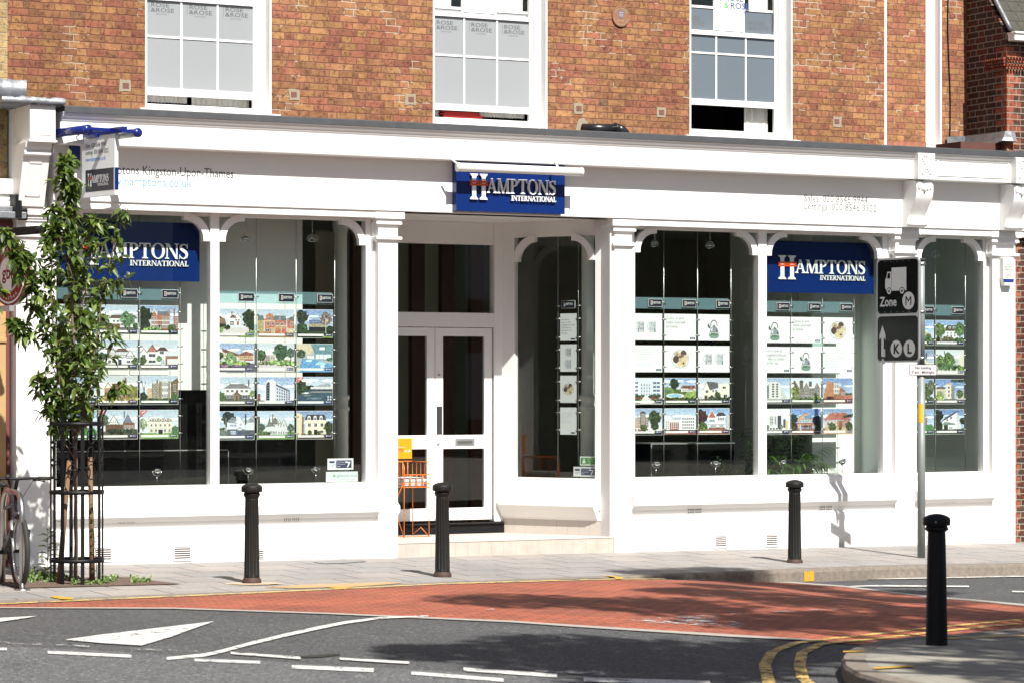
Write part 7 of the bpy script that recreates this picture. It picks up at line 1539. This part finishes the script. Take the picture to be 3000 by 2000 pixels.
# gbk hanging sign
ug, zg_ = at(-26, 802, .78); gs = fthing('hanging_sign', ug, -.1, zg_, 'round maroon hanging sign reading gbk kitchen on a black bracket at the far left', 'sign'); gs.rotation_euler = (0, 0, A+radians(14))
mb = MB(); mb.frame((-.03, -.88, 0), (0, -1, 0)); mb.prism([(.315*cos(2*pi*i/48), .315*sin(2*pi*i/48)) for i in range(48)], -.055, 0); mb.reset(); dsc = mb.build('sign_disc', M['maroon'], gs, bevel=.004)
mb = MB(); mb.frame((-.0305, -.88, 0), (0, -1, 0))
for q_ in ring(0, 0, .292, .292, .020, .020, 0, 2*pi, 48): mb.flat(q_, .0004, 0)
for q_ in ring(0, 0, .178, .178, .006, .006, 0, 2*pi, 48): mb.flat(q_, .0004, 0)
mb.flat([(.165*cos(2*pi*i/40), .165*sin(2*pi*i/40)) for i in range(40)], .0004, 0)
mb.text('gbk', .185, 0, -.045, .001, 1, align='CENTER', sx=.9, bold=.02)
base = mb.M.copy()
for word, a0, da, up_ in (('gourmet burger', 168, -12.0, True), ('kitchen', 236, 11.5, False)):
    for i, ch in enumerate(word):
        a = radians(a0+i*da); R_ = .225 if up_ else .252
        loc = base @ Vector((R_*cos(a), R_*sin(a), .0006)); 
        tx = (sin(a), -cos(a)) if up_ else (-sin(a), cos(a)); ux = (cos(a), sin(a)) if up_ else (-cos(a), -sin(a))
        axv = base.to_3x3() @ Vector((tx[0], tx[1], 0)); upv = base.to_3x3() @ Vector((ux[0], ux[1], 0))
        mb.frame(loc, axv, upv); mb.text(ch, .065, 0, 0, 0, 0, align='CENTER')
mb.reset(); mb.build('lettering', [M['signpale'], M['maroon']], dsc)
mb = MB(); mb.box(-.06, .0, -1.42, .02, .37, .45); mb.tube([(-.03, -1.42, .41), (-.031, -1.47, .41)], .04, 12); mb.build('bracket_arm', M['black'], gs, bevel=.006)
mb = MB(); mb.tube([(-.03, -.1, .62), (-.03, -.95, .41)], .014, 8); mb.ball((-.03, -.96, .41), .02, .02, .02, 10, 8); mb.build('stay_rod', M['black'], gs)
for y in (-.75, -1.0):
    mb = MB(); mb.tube([(-.058, y, .30), (-.058, y, .38)], .006, 6); mb.build('hanger', M['steel'], gs)
mb = MB(); mb.box(-.085, -.03, -.98, -.78, -.365, -.31); mb.build('foot_clip', M['alu'], gs)
# ------------------------------------------------------------------ foliage helpers
def leaf(mb, p, d, nrm, L, w, droop=.35):
    d = d.normalized(); s_ = d.cross(nrm).normalized(); u_ = s_.cross(d).normalized(); vs = []
    for t, ww in ((0, .02), (.3, .85), (.62, 1.0), (1.0, .0)):
        c = p+d*(L*t)-Vector((0, 0, 1))*(droop*L*t*t); h = w*ww/2
        if ww == 0: vs.append(c)
        else: vs += [c-s_*h+u_*h*.45, c, c+s_*h+u_*h*.45]
    mb.add(vs, [(0, 1, 4, 3), (1, 2, 5, 4), (3, 4, 7, 6), (4, 5, 8, 7), (6, 7, 9), (7, 8, 9)], 0, True)
def rv(r=1): 
    while True:
        v = Vector((random.uniform(-1, 1), random.uniform(-1, 1), random.uniform(-1, 1)))
        if .05 < v.length < 1: return v.normalized()*r
# ------------------------------------------------------------------ young street tree
TX, TY = -4.07, 26.6; tz = zpav(TX, TY)
tree = thing('street_tree', (TX, TY, tz), 0, 'slender young cherry tree with glossy drooping leaves growing inside the iron guard', 'tree')
T0 = Vector((TX, TY, tz))
leaders = [  # (points px, py, depth offset), thickness, twigs per metre, twig length, first fraction bearing leaves
 ([(222, 1716, 0), (222, 1400, 0), (218, 1180, .0), (214, 1000, .02), (208, 800, .05), (212, 640, .05), (200, 560, .05), (190, 500, .05), (196, 470, .05)], .020, 26, .17, .30),
 ([(222, 1290, 0), (185, 1180, -.1), (160, 1000, -.15), (150, 850, -.1), (152, 730, -.1), (166, 655, -.1)], .010, 34, .20, .15),
 ([(225, 1270, 0), (262, 1150, .1), (282, 1000, .15), (298, 880, .15), (318, 780, .1), (345, 690, .1), (372, 600, .1)], .010, 12, .12, .15),
 ([(200, 1180, 0), (150, 1060, -.1), (112, 1008, -.15), (62, 970, -.2), (38, 952, -.2)], .006, 16, .11, .55),
 ([(190, 1140, 0), (130, 960, -.2), (100, 860, -.25), (78, 790, -.3), (62, 735, -.3)], .007, 26, .15, .35),
 ([(100, 860, -.25), (60, 790, -.35), (30, 740, -.35), (8, 668, -.35)], .005, 18, .12, .4),
 ([(240, 1180, 0), (298, 1090, .1), (325, 1010, .15), (336, 950, .15)], .006, 9, .09, .3),
 ([(250, 1210, 0), (300, 1160, .1), (335, 1150, .1), (352, 1128, .1)], .005, 12, .10, .5),
 ([(225, 1000, 0), (250, 860, .1), (262, 760, .15), (275, 680, .1), (290, 640, .1)], .007, 26, .17, .1),
 ([(214, 820, 0), (180, 720, -.1), (165, 640, -.1), (160, 610, -.1)], .005, 22, .13, .3),
 ([(222, 1320, 0), (200, 1220, .2), (190, 1080, .25), (185, 950, .25)], .007, 32, .20, .2),
 ([(222, 1300, 0), (245, 1180, -.2), (252, 1060, -.25), (250, 930, -.2)], .007, 34, .20, .15),
 ([(222, 1350, 0), (170, 1260, -.1), (135, 1180, -.1), (120, 1090, -.1)], .006, 34, .17, .25),
 ([(298, 880, .15), (322, 850, .15), (352, 840, .15), (372, 812, .15)], .004, 18, .10, .2),
 ([(-60, 1000, .2), (-25, 930, .2), (-12, 880, .2), (0, 850, .2)], .005, 24, .13, .3),
]
mbt = MB(); mbl = MB(); random.seed(21)
tw = []
for pts, th, dens, tl_, f0 in leaders:
    P3 = [wx(px, py, TY+dz)-T0 for px, py, dz in pts]; m_ = []
    for a, b in zip(P3, P3[1:]):
        for k in range(5): m_.append(a.lerp(b, k/5)+rv(.006))
    m_.append(P3[-1]); mbt.tube(m_, th, 8, r2=th*.3)
    Lt = sum((b-a).length for a, b in zip(m_, m_[1:])); nt_ = int(Lt*dens*.98)
    for k in range(nt_+1):
        f = f0+(1-f0)*(k+random.random()*.8)/(nt_+1); f = min(f, .999); i = int(f*(len(m_)-1)); base_ = m_[i].lerp(m_[i+1], f*(len(m_)-1)-i)
        d = rv(); d.z = abs(d.z)*.7+.25; ll = tl_*random.uniform(.5, 1.15)*(1 if f < .85 else .6); d.normalize()
        pth = [base_+d*ll*s_+Vector((0, 0, -.25*ll*s_*s_)) for s_ in (0, .33, .66, 1)]; mbt.tube(pth, .0028, 5, r2=.0012)
        nl = random.randint(6, 9)
        for q_ in range(nl):
            t_ = (q_+.6)/nl; pp_ = base_+d*ll*t_+Vector((0, 0, -.25*ll*t_*t_)); ld = (d*.5+rv(.9)+Vector((0, 0, -.25)))
            L_ = random.uniform(.07, .12); leaf(mbl, pp_, ld, rv(.5)+Vector((0, -.25, .8)), L_, L_*random.uniform(.38, .5), random.uniform(.15, .6))
mbt.build('trunk', M['bark'], tree); mbl.build('crown', M['leaf'], tree)
# iron guard
tg = thing('tree_guard', (TX-.0, TY, tz), .12, 'black iron tree guard of upright bars with scroll rings round the young tree', 'tree guard')
RG = .245; top = 1.62
for i in range(8):
    a = 2*pi*i/8+.25; mb = MB(); c_, s_ = cos(a), sin(a)
    def bar(r0, z0, r1, z1, hw=.017, th=.005):
        q_ = []
        for r, z in ((r0, z0), (r1, z1)):
            for (dr, dt) in ((-th, -hw), (th, -hw), (th, hw), (-th, hw)): q_.append(((r+dr)*c_-dt*s_, (r+dr)*s_+dt*c_, z))
        mb.add(q_, [(0, 3, 2, 1), (4, 5, 6, 7), (0, 1, 5, 4), (1, 2, 6, 5), (2, 3, 7, 6), (3, 0, 4, 7)])
    bar(RG, -.03, RG, top-.06); bar(RG, top-.06, RG+.05, top+.04, .014)
    mb.build('upright_bar', M['black'], tg)
for z in (H+(HY-1240)/F*TY-tz, H+(HY-1440)/F*TY-tz, H+(HY-1639)/F*TY-tz):
    mb = MB(); vs = []; n = 48
    for i in range(n):
        a = 2*pi*i/n
        for r, dz in ((RG-.004, -.017), (RG+.010, -.017), (RG+.010, .017), (RG-.004, .017)): vs.append((r*cos(a), r*sin(a), z+dz))
    mb.add(vs, [(i*4+j, i*4+(j+1) % 4, ((i+1) % n)*4+(j+1) % 4, ((i+1) % n)*4+j) for i in range(n) for j in range(4)], 0, True); mb.build('hoop', M['black'], tg)
za, zb3 = H+(HY-1245)/F*TY-tz, H+(HY-1430)/F*TY-tz
for i in range(8):
    a = 2*pi*(i+.5)/8+.25; c_, s_ = cos(a), sin(a); rr_ = RG*cos(pi/8)+.004; 
    if s_ > .5: continue
    for k in range(3):
        zc_ = za-.10-k*.165; mb = MB(); R1, R2 = .045, .07
        mb.tube([(c_*rr_-R1*cos(q*2*pi/20)*s_, s_*rr_+R1*cos(q*2*pi/20)*c_, zc_+R2*sin(q*2*pi/20)) for q in range(20)], .0055, 6, closed=True); mb.build('scroll_ring', M['black'], tg)
# stakes
for i, (p0, p1, dz, lab) in enumerate((((172, 1708), (203, 1347), -.12, 'wooden stake left of the young trunk, leaning right inside the guard'), ((271, 1716), (264, 1338), .02, 'upright wooden stake right of the young trunk inside the guard'))):
    a = wx(p0[0], p0[1], TY+dz); b = wx(p1[0], p1[1], TY+dz); t = thing('tree_stake', a, 0, lab, 'stake', 'wooden stakes inside the tree guard')
    mb = MB(); v = b-a; mb.tube([(0, 0, -.05), v*.5, v], .026, 10, r2=.022); mb.build('post', M['wood'], t)
    mb = MB(); mb.tube([v*.92+Vector((0, -.03, 0)), v*.92+Vector((.1 if i == 0 else -.1, -.02, .0))], .008, 6); mb.build('tie', M['rubber'], t)
# planting pit and weeds
mb = MB(); pit = [(-5.62, 1.62), (-4.30, 1.62), (-4.05, 2.62), (-5.62, 2.62)]; N_ = 14; vs = []
for j in range(N_+1):
    for i in range(N_+1):
        u_ = lerp(lerp(pit[0][0], pit[1][0], i/N_), lerp(pit[3][0], pit[2][0], i/N_), j/N_); w_ = lerp(1.62, 2.62, j/N_); p = fw(u_, w_, zp(u_, w_)+.008+random.uniform(0, .018)*(0 < i < N_)*(0 < j < N_)); vs.append(p)
mb.add(vs, [(j*(N_+1)+i, (j+1)*(N_+1)+i, (j+1)*(N_+1)+i+1, j*(N_+1)+i+1) for j in range(N_) for i in range(N_)]); struct(mb.build('soil', M['soil']))
mb = MB(); random.seed(4)
def upt(px, py): p = gnd(px, py, zpav); return p
spots = [(random.uniform(80, 165), random.uniform(1692, 1712)) for _ in range(38)]+[(random.uniform(165, 300), random.uniform(1700, 1716)) for _ in range(16)]+[(random.uniform(300, 340), random.uniform(1700, 1712)) for _ in range(10)]+[(random.uniform(390, 435), random.uniform(1706, 1712)) for _ in range(10)]
for px, py in spots:
    p = upt(px, py); hgt = random.uniform(.03, .10) if px < 165 else random.uniform(.02, .06)
    for k in range(9): leaf(mb, p+Vector((random.uniform(-.03, .03), random.uniform(-.03, .03), hgt*random.random())), rv()+Vector((0, 0, .9)), Vector((0, -.6, .6)), random.uniform(.03, .055), .02, .2)
tag(mb.build('weeds', M['weed']), 'low green weeds sprouting in the tree pit around the guard', 'weeds', kind='stuff')
def weed(px, py, hm, n, L, lab, lean=0):
    p = upt(px, py); t = thing('weed_plant', p, 0, lab, 'plant'); mb = MB(); pth = [Vector((lean*hm*(i/6)**1.5, 0, hm*i/6)) for i in range(7)]; mb.tube(pth, .004, 6, r2=.002); mb.build('stem', M['weed'], t)
    mb = MB()
    for i in range(n):
        f = .12+.88*i/n; q = Vector((lean*hm*f**1.5, 0, hm*f)); a = i*2.4; leaf(mb, q, Vector((cos(a), sin(a)*.6, .35)), Vector((0, -.3, 1)), L*(1.1-.5*f), L*.28, .35)
    mb.build('leaves', M['weed'], t)
weed(140, 1702, .50, 20, .16, 'tall leafy weed standing left of the tree guard')
weed(285, 1712, .80, 26, .07, 'thin climbing weed on the right side of the tree guard', -.08)
weed(178, 1712, .95, 16, .06, 'thin leafy shoot on the left bars of the tree guard')
# ------------------------------------------------------------------ bicycle and stand
BX, BY = -4.50, 26.0; bz = zpav(BX, BY); hd = atan2(-.92, .38)
bk = thing('bicycle', (BX, BY, bz), hd, 'grey mountain bicycle with black flat handlebars leaning by the steel stand at the left edge', 'bicycle')
RW = .342
def wheel(x):
    w_ = bpy.data.objects.new('wheel', None); COL.objects.link(w_); w_.parent = bk; w_.location = (x, 0, RW)
    mb = MB(); mb.tube([((RW-.025)*cos(2*pi*i/48), 0, (RW-.025)*sin(2*pi*i/48)) for i in range(48)], .025, 10, closed=True); mb.build('tyre', M['rubber'], w_)
    mb = MB(); mb.tube([((RW-.052)*cos(2*pi*i/48), 0, (RW-.052)*sin(2*pi*i/48)) for i in range(48)], .010, 8, closed=True); mb.build('rim', M['steel'], w_)
    mb = MB()
    for i in range(28):
        a = 2*pi*i/28; b = a+(.5 if i % 2 else -.5); sgn_ = 1 if (i//2) % 2 else -1; mb.tube([(.02*cos(b), .025*sgn_, .02*sin(b)), ((RW-.055)*cos(a), 0, (RW-.055)*sin(a))], .0012, 4)
    mb.build('spokes', M['steel'], w_)
    mb = MB(); mb.tube([(0, -.055, 0), (0, .055, 0)], .016, 12); mb.build('hub', M['black'], w_); return w_
wheel(0); wheel(-1.06)
mb = MB(); ht0, ht1 = (-.115, 0, .66), (-.165, 0, .80)
mb.tube([ht0, ht1], .022, 12); mb.tube([(-.13, 0, .69), (-.62, 0, .30)], .023, 12); mb.tube([(-.155, 0, .78), (-.70, 0, .70)], .018, 12); mb.tube([(-.62, 0, .30), (-.72, 0, .78)], .017, 10)
for s_ in (-1, 1): mb.tube([(-.62, .03*s_, .30), (-1.06, .06*s_, RW)], .010, 8); mb.tube([(-.70, .02*s_, .70), (-1.06, .06*s_, RW)], .009, 8)
mb.build('frame', M['bikepaint'], bk)
mb = MB()
for s_ in (-1, 1):
    mb.tube([(-.085, .055*s_, .60), (-.045, .055*s_, .46)], .018, 10); mb.tube([(-.045, .055*s_, .46), (0, .055*s_, RW)], .014, 10)
mb.tube([(-.09, -.065, .60), (-.075, 0, .63), (-.09, .065, .60)], .018, 10); mb.tube([(-.085, 0, .60), ht0], .014, 8); mb.build('fork', M['alu'], bk)
mb = MB(); mb.tube([(-.165, 0, .80), (-.19, 0, .88)], .016, 10); mb.tube([(-.19, 0, .88), (-.10, 0, 1.0)], .017, 10); mb.build('stem', M['black'], bk)
mb = MB(); mb.tube([(-.13, -.31, 1.0), (-.115, -.16, 1.005), (-.10, 0, 1.0), (-.115, .16, 1.005), (-.13, .31, 1.0)], .012, 10)
hb = mb.build('handlebar', M['black'], bk)
for s_ in (-1, 1):
    mb = MB(); mb.tube([(-.13, .31*s_, 1.0), (-.12, .20*s_, 1.004)], .018, 10); mb.build('grip', M['rubber'], hb)
    mb = MB(); mb.tube([(-.115, .17*s_, 1.0), (-.07, .18*s_, .985), (-.065, .25*s_, .975)], .006, 6); mb.ball((-.115, .165*s_, .995), .018, .02, .02, 8, 6); mb.build('brake_lever', M['black'], hb)
mb = MB(); mb.tube([(-.10, -.09, 1.0), (-.10, -.09, 1.04)], .02, 10); mb.build('bell', M['rubber'], hb)
mb = MB()
for s_, d in ((-1, .10), (1, .07)): mb.tube([(-.10, .15*s_, .99), (-.03, .1*s_, .97-.03), (-.04, .04*s_, .84), (-.10, .02*s_, .70)], .003, 5)
mb.build('brake_cable', M['black'], bk)
mb = MB(); mb.box(-.10, -.088, -.03, .03, .66, .70); mb.build('front_reflector', M['alu'], bk)
mb = MB(); mb.box(-.03, .05, -.085, -.07, .47, .54); mb.box(-.03, .05, .07, .085, .47, .54); mb.build('brake_arms', M['black'], bk)
mb = MB(); mb.ball((-.76, 0, .93), .13, .06, .03, 14, 8); mb.tube([(-.74, 0, .92), (-.72, 0, .76)], .013, 8); mb.build('saddle', M['rubber'], bk)
mb = MB(); mb.tube([(-.62, -.06, .30), (-.62, .06, .30)], .02, 10); mb.tube([(-.62, -.07, .30), (-.70, -.07, .15)], .009, 6); mb.tube([(-.62, .07, .30), (-.54, .07, .45)], .009, 6); mb.build('crank', M['black'], bk)
p = gnd(65, 1727, zpav); cs_ = thing('cycle_stand', p, hd, 'stainless steel hoop cycle stand beside the bicycle', 'cycle stand')
mb = MB(); path = [(0, 0, -.05), (0, 0, .55)]+[(-.22+.22*cos(a), 0, .66+.22*sin(a)) for a in [pi/2*i/8 for i in range(9)]]+[(-.6, 0, .88)]+[(-.6+.22*cos(a), 0, .66+.22*sin(a)) for a in [pi/2+pi/2*i/8 for i in range(9)]]+[(-.82, 0, -.05)]
mb.tube(path, .026, 16); mb.build('hoop', M['steel'], cs_)
for x in (0, -.82):
    mb = MB(); mb.lathe([(.075, 0), (.075, .008), (.03, .012)], 24, (x, 0, 0)); mb.build('foot_flange', M['steel'], cs_)
# ------------------------------------------------------------------ newspaper rack on the step
Zr = (H-ZS)*F/(1574-HY); Xr = (1184-1500)/F*Zr; ur0, wr0 = uw(Xr, Zr)
rk = fthing('newspaper_rack', ur0, wr0, ZS, 'orange wire newspaper rack with an orange board standing on the entrance step', 'rack')
mb = MB(); r_ = .0055; W2_, D2 = .31, .42
T_ = lambda *p: mb.tube(p, r_, 6)
for x in (0, W2_):
    T_((x, 0, 0), (x, 0, .74), (x-.03*(1 if x else -1)*0, .0, .80)); T_((x, D2, 0), (x, D2, .82))
    T_((x, 0, .80), (x, .05, .84), (x, D2, .84))
T_((0, 0, .012), (W2_, 0, .012)); T_((0, D2, .012), (0, 0, .012)); T_((W2_, 0, .012), (W2_, D2*.5, .10), (W2_, D2, .012)); T_((0, 0, .60), (W2_, 0, .60)); T_((0, D2, .84), (W2_, D2, .84)); T_((0, 0, .80), (W2_, 0, .80)) if 0 else None
T_((0, D2, .60), (0, D2, .0)); T_((0, D2, .55), (0, 0, .0)); T_((0, D2, .2), (0, 0, .62)); T_((W2_, 0, .60), (W2_, D2, .60)); T_((0, 0, .60), (0, D2, .60))
for i in range(1, 5): T_((W2_*i/5, D2, .56), (W2_*i/5, D2, .84)); 
for i in range(1, 4): T_((W2_, D2*i/4, .60), (W2_, D2*i/4, .84)); T_((0, D2*i/4, .60), (0, D2*i/4, .84)); T_((W2_*i/4, 0, .56), (W2_*i/4, 0, .70))
T_((0, 0, .70), (W2_, 0, .70)); T_((0, 0, .56), (W2_, 0, .56)); T_((0, 0, .56), (0, D2, .56)); T_((W2_, 0, .56), (W2_, D2, .56))
mb.build('wire_frame', M['orange'], rk)
ub0 = U(1208, wr0-.4)-ur0; mb = MB(); mb.box(ub0-.40, ub0, D2-.01, D2, .87, 1.10); bd = mb.build('board', M['orangeboard'], rk)
mb = MB(); mb.frame((ub0-.40, D2-.0105, .87)); mb.text('FIND YOUR PROPERTY', .014, .20, .125, .0005, 0, sx=.8); mb.text('MOVE', .052, .115, .075, .0005, 0, sx=.8); mb.text('TO', .052, .235, .075, .0005, 1, sx=.8, bold=.03); mb.text('.co.uk', .046, .293, .075, .0005, 0, sx=.8); mb.reset()
mb.build('board_lettering', [M['signwhite'], P('board red', (.62, .05, .02), .5)], bd)
ns = fthing('newspaper_stack', ur0, wr0, ZS+.57, 'pile of white newspapers lying in the orange rack', 'newspapers')
mb = MB(); random.seed(9)
for i in range(9): mb.box(.02+random.uniform(-.01, .01), .28+random.uniform(-.02, .03), .03+random.uniform(-.01, .01), .38, i*.011, i*.011+.009)
mb.build('papers', M['paper'], ns)
mb = MB(); mb.box(-.0, .1, .02, .36, -.008, -.0); mb.build('green_folder', P('green cover', (.10, .18, .07), .5), ns)
# ------------------------------------------------------------------ palm inside
def palm(px, w, z, H2, n, lab, seed, spread=.5):
    t = fthing('palm_plant', U(px, w), w, z, lab, 'plant'); random.seed(seed)
    mb = MB(); mb.lathe([(.10, 0), (.13, .22), (.135, .24)], 20); mb.build('pot', M['blackgloss'], t)
    mb = MB()
    for i in range(n):
        a = random.uniform(0, 2*pi); e = random.uniform(.5, 1.3); L = H2*random.uniform(.7, 1.1); pth = []
        for k in range(12):
            s_ = k/11; r = spread*cos(e)*s_*L*1.4; pth.append(Vector((r*cos(a), max(r*sin(a), -.27), .24+L*sin(e)*s_-.55*L*s_*s_*cos(e))))
        mb.tube(pth, .003, 4)
        for k in range(2, 12):
            d = (pth[k]-pth[k-1]).normalized(); sd = d.cross(Vector((0, 0, 1))).normalized()
            for s_ in (-1, 1): leaf(mb, pth[k], d*.7+sd*s_*.8+Vector((0, 0, -.25)), Vector((0, 0, 1)), .24*(1-.4*abs(k-6)/6), .024, .5)
    mb.build('fronds', M['palm'], t)
palm(2283, -.74, .42, 1.05, 34, 'bushy green palm behind the glass at the foot of the blue sign window', 3, .62)
palm(2185, -1.5, .2, 1.1, 12, 'darker palm deep inside the black third window', 6, .6)
# counter with pale edge inside
def counter(px0, px1, w, z1, lab):
    u0, u1 = U(px0, w), U(px1, w); t = fthing('counter', u0, w, .2, lab, 'counter', 'black counters inside the shop'); mb = MB(); mb.box(0, u1-u0, 0, .6, 0, z1-.2); mb.build('body', M['blackgloss'], t)
    mb = MB(); mb.box(-.01, u1-u0+.01, -.01, .61, z1-.2, z1-.185); mb.build('top_edge', M['alu'], t); mb = MB(); mb.box(-.012, .004, -.012, .0, .0, z1-.2); mb.build('side_edge', M['alu'], t)
counter(1908, 2150, -1.7, 1.2, 'black counter with a pale metal edge inside the third window')
counter(640, 800, -1.62, 1.22, 'black counter with a pale metal edge behind the second window') if 0 else None
mb = MB(); mb.fbox(-4.3, -2.2, -.749, -.74, 1.21, 1.222); mb.fbox(-2.2, -2.19, -.749, -.74, .3, 1.21); mb.build('cabinet_edge', M['alu'], shop)
# ================================================================== ACROSS THE STREET (seen only in reflections and as shade)
for i, (u0, u1, h) in enumerate(((-30, -8, 9.5), (-8, 12, 11), (12, 34, 9), (34, 62, 10.5), (62, 95, 9.5))):
    t = fthing('terrace_house', u0, 46, -.1, ['brown brick terrace opposite, leftmost of the row', 'tall brown brick terrace opposite the shop', 'lower brown brick terrace opposite, right of the tall one', 'long brown brick terrace opposite towards the right', 'brown brick terrace opposite at the far right end'][i], 'building', 'terrace across the street')
    mb = MB(); mb.box(0, u1-u0, -8, 0, 0, h); mb.build('wall', M['terrace'], t)
    mb = MB(); mb.box(-.1, u1-u0+.1, -8.2, .2, h, h+.3); mb.build('parapet', M['terrace'], t)
    for k in range(int((u1-u0)/4)):
        for z in (1, 4.6):
            mb = MB(); mb.box(1.2+k*4, 2.8+k*4, -.02, .06, z, z+2.0); mb.build('window', M['intgrey'] if (k+i) % 3 else M['dark'], t)
# big plane tree that throws the soft shade on the crossing
pt = thing('plane_tree', (10.0, 12.5, -.1), 0, 'large plane tree beside the near pavement whose crown shades the crossing', 'tree')
mb = MB(); org_ = Vector((10.0, 12.5, -.1)); fork = Vector((0, 0, 4.2)); mb.tube([Vector((0, 0, 0)), Vector((.1, .05, 2)), fork], .34, 14, r2=.24)
SH = [(3.2, 20.9, 1.0, 7.6), (4.6, 19.4, 1.3, 7.8), (6.2, 21.2, 1.4, 8), (4.9, 22.0, 1.0, 8.2), (7.5, 19.5, 1.5, 8), (5.4, 17.2, 1.3, 7), (3.7, 17.6, .9, 7), (3.0, 18.9, .5, 7.2),
      (.3, 21.3, .8, 7.8), (1.3, 20.9, .9, 7.5), (.2, 20.3, .7, 7.4), (1.2, 19.9, .8, 7.2), (2.2, 21.2, .8, 7.7), (.7, 19.2, .5, 7.1), (-.7, 20.8, .5, 7.6),
      (-.1, 25.1, .75, 8.5), (1.2, 24.7, .8, 8.6), (2.5, 25.7, .8, 8.8), (2.6, 23.6, .8, 8.4), (1.5, 26.4, .5, 9.2), (3.7, 24.6, .8, 8.6), (1.9, 27.4, .45, 9.3), (5.2, 24.2, 1.1, 9), (3.6, 26.8, .7, 9), (1.8, 23.3, .5, 8.2), (4.4, 22.9, .7, 8.4),
      (1.35, 29.1, .45, 9.6), (2.0, 29.4, .55, 9.6), (2.6, 28.9, .5, 9.5), (3.0, 28.0, .4, 9.4), (3.9, 28.2, .4, 9.4)]
mbl = MB(); random.seed(31)
for gx, gy, r, z in SH:
    z *= 1.45
    c = Vector((gx+.403*z, gy-.787*z, z))-org_; mid = fork.lerp(c, .5)+Vector((0, 0, .8)); mb.tube([fork+Vector((0, 0, -.3)), mid, c], .11, 8, r2=.02)
    for k in range(int(850*r*r)+80):
        v = rv(random.random()**.4); p = c+Vector((v.x*r*1.05, v.y*r*1.05, v.z*r*.7)); L_ = random.uniform(.12, .2); leaf(mbl, p, rv(), rv(), L_, L_*.75, .2)
mb.build('trunk', M['barkbig'], pt); mbl.build('crown', M['leaf'], pt)
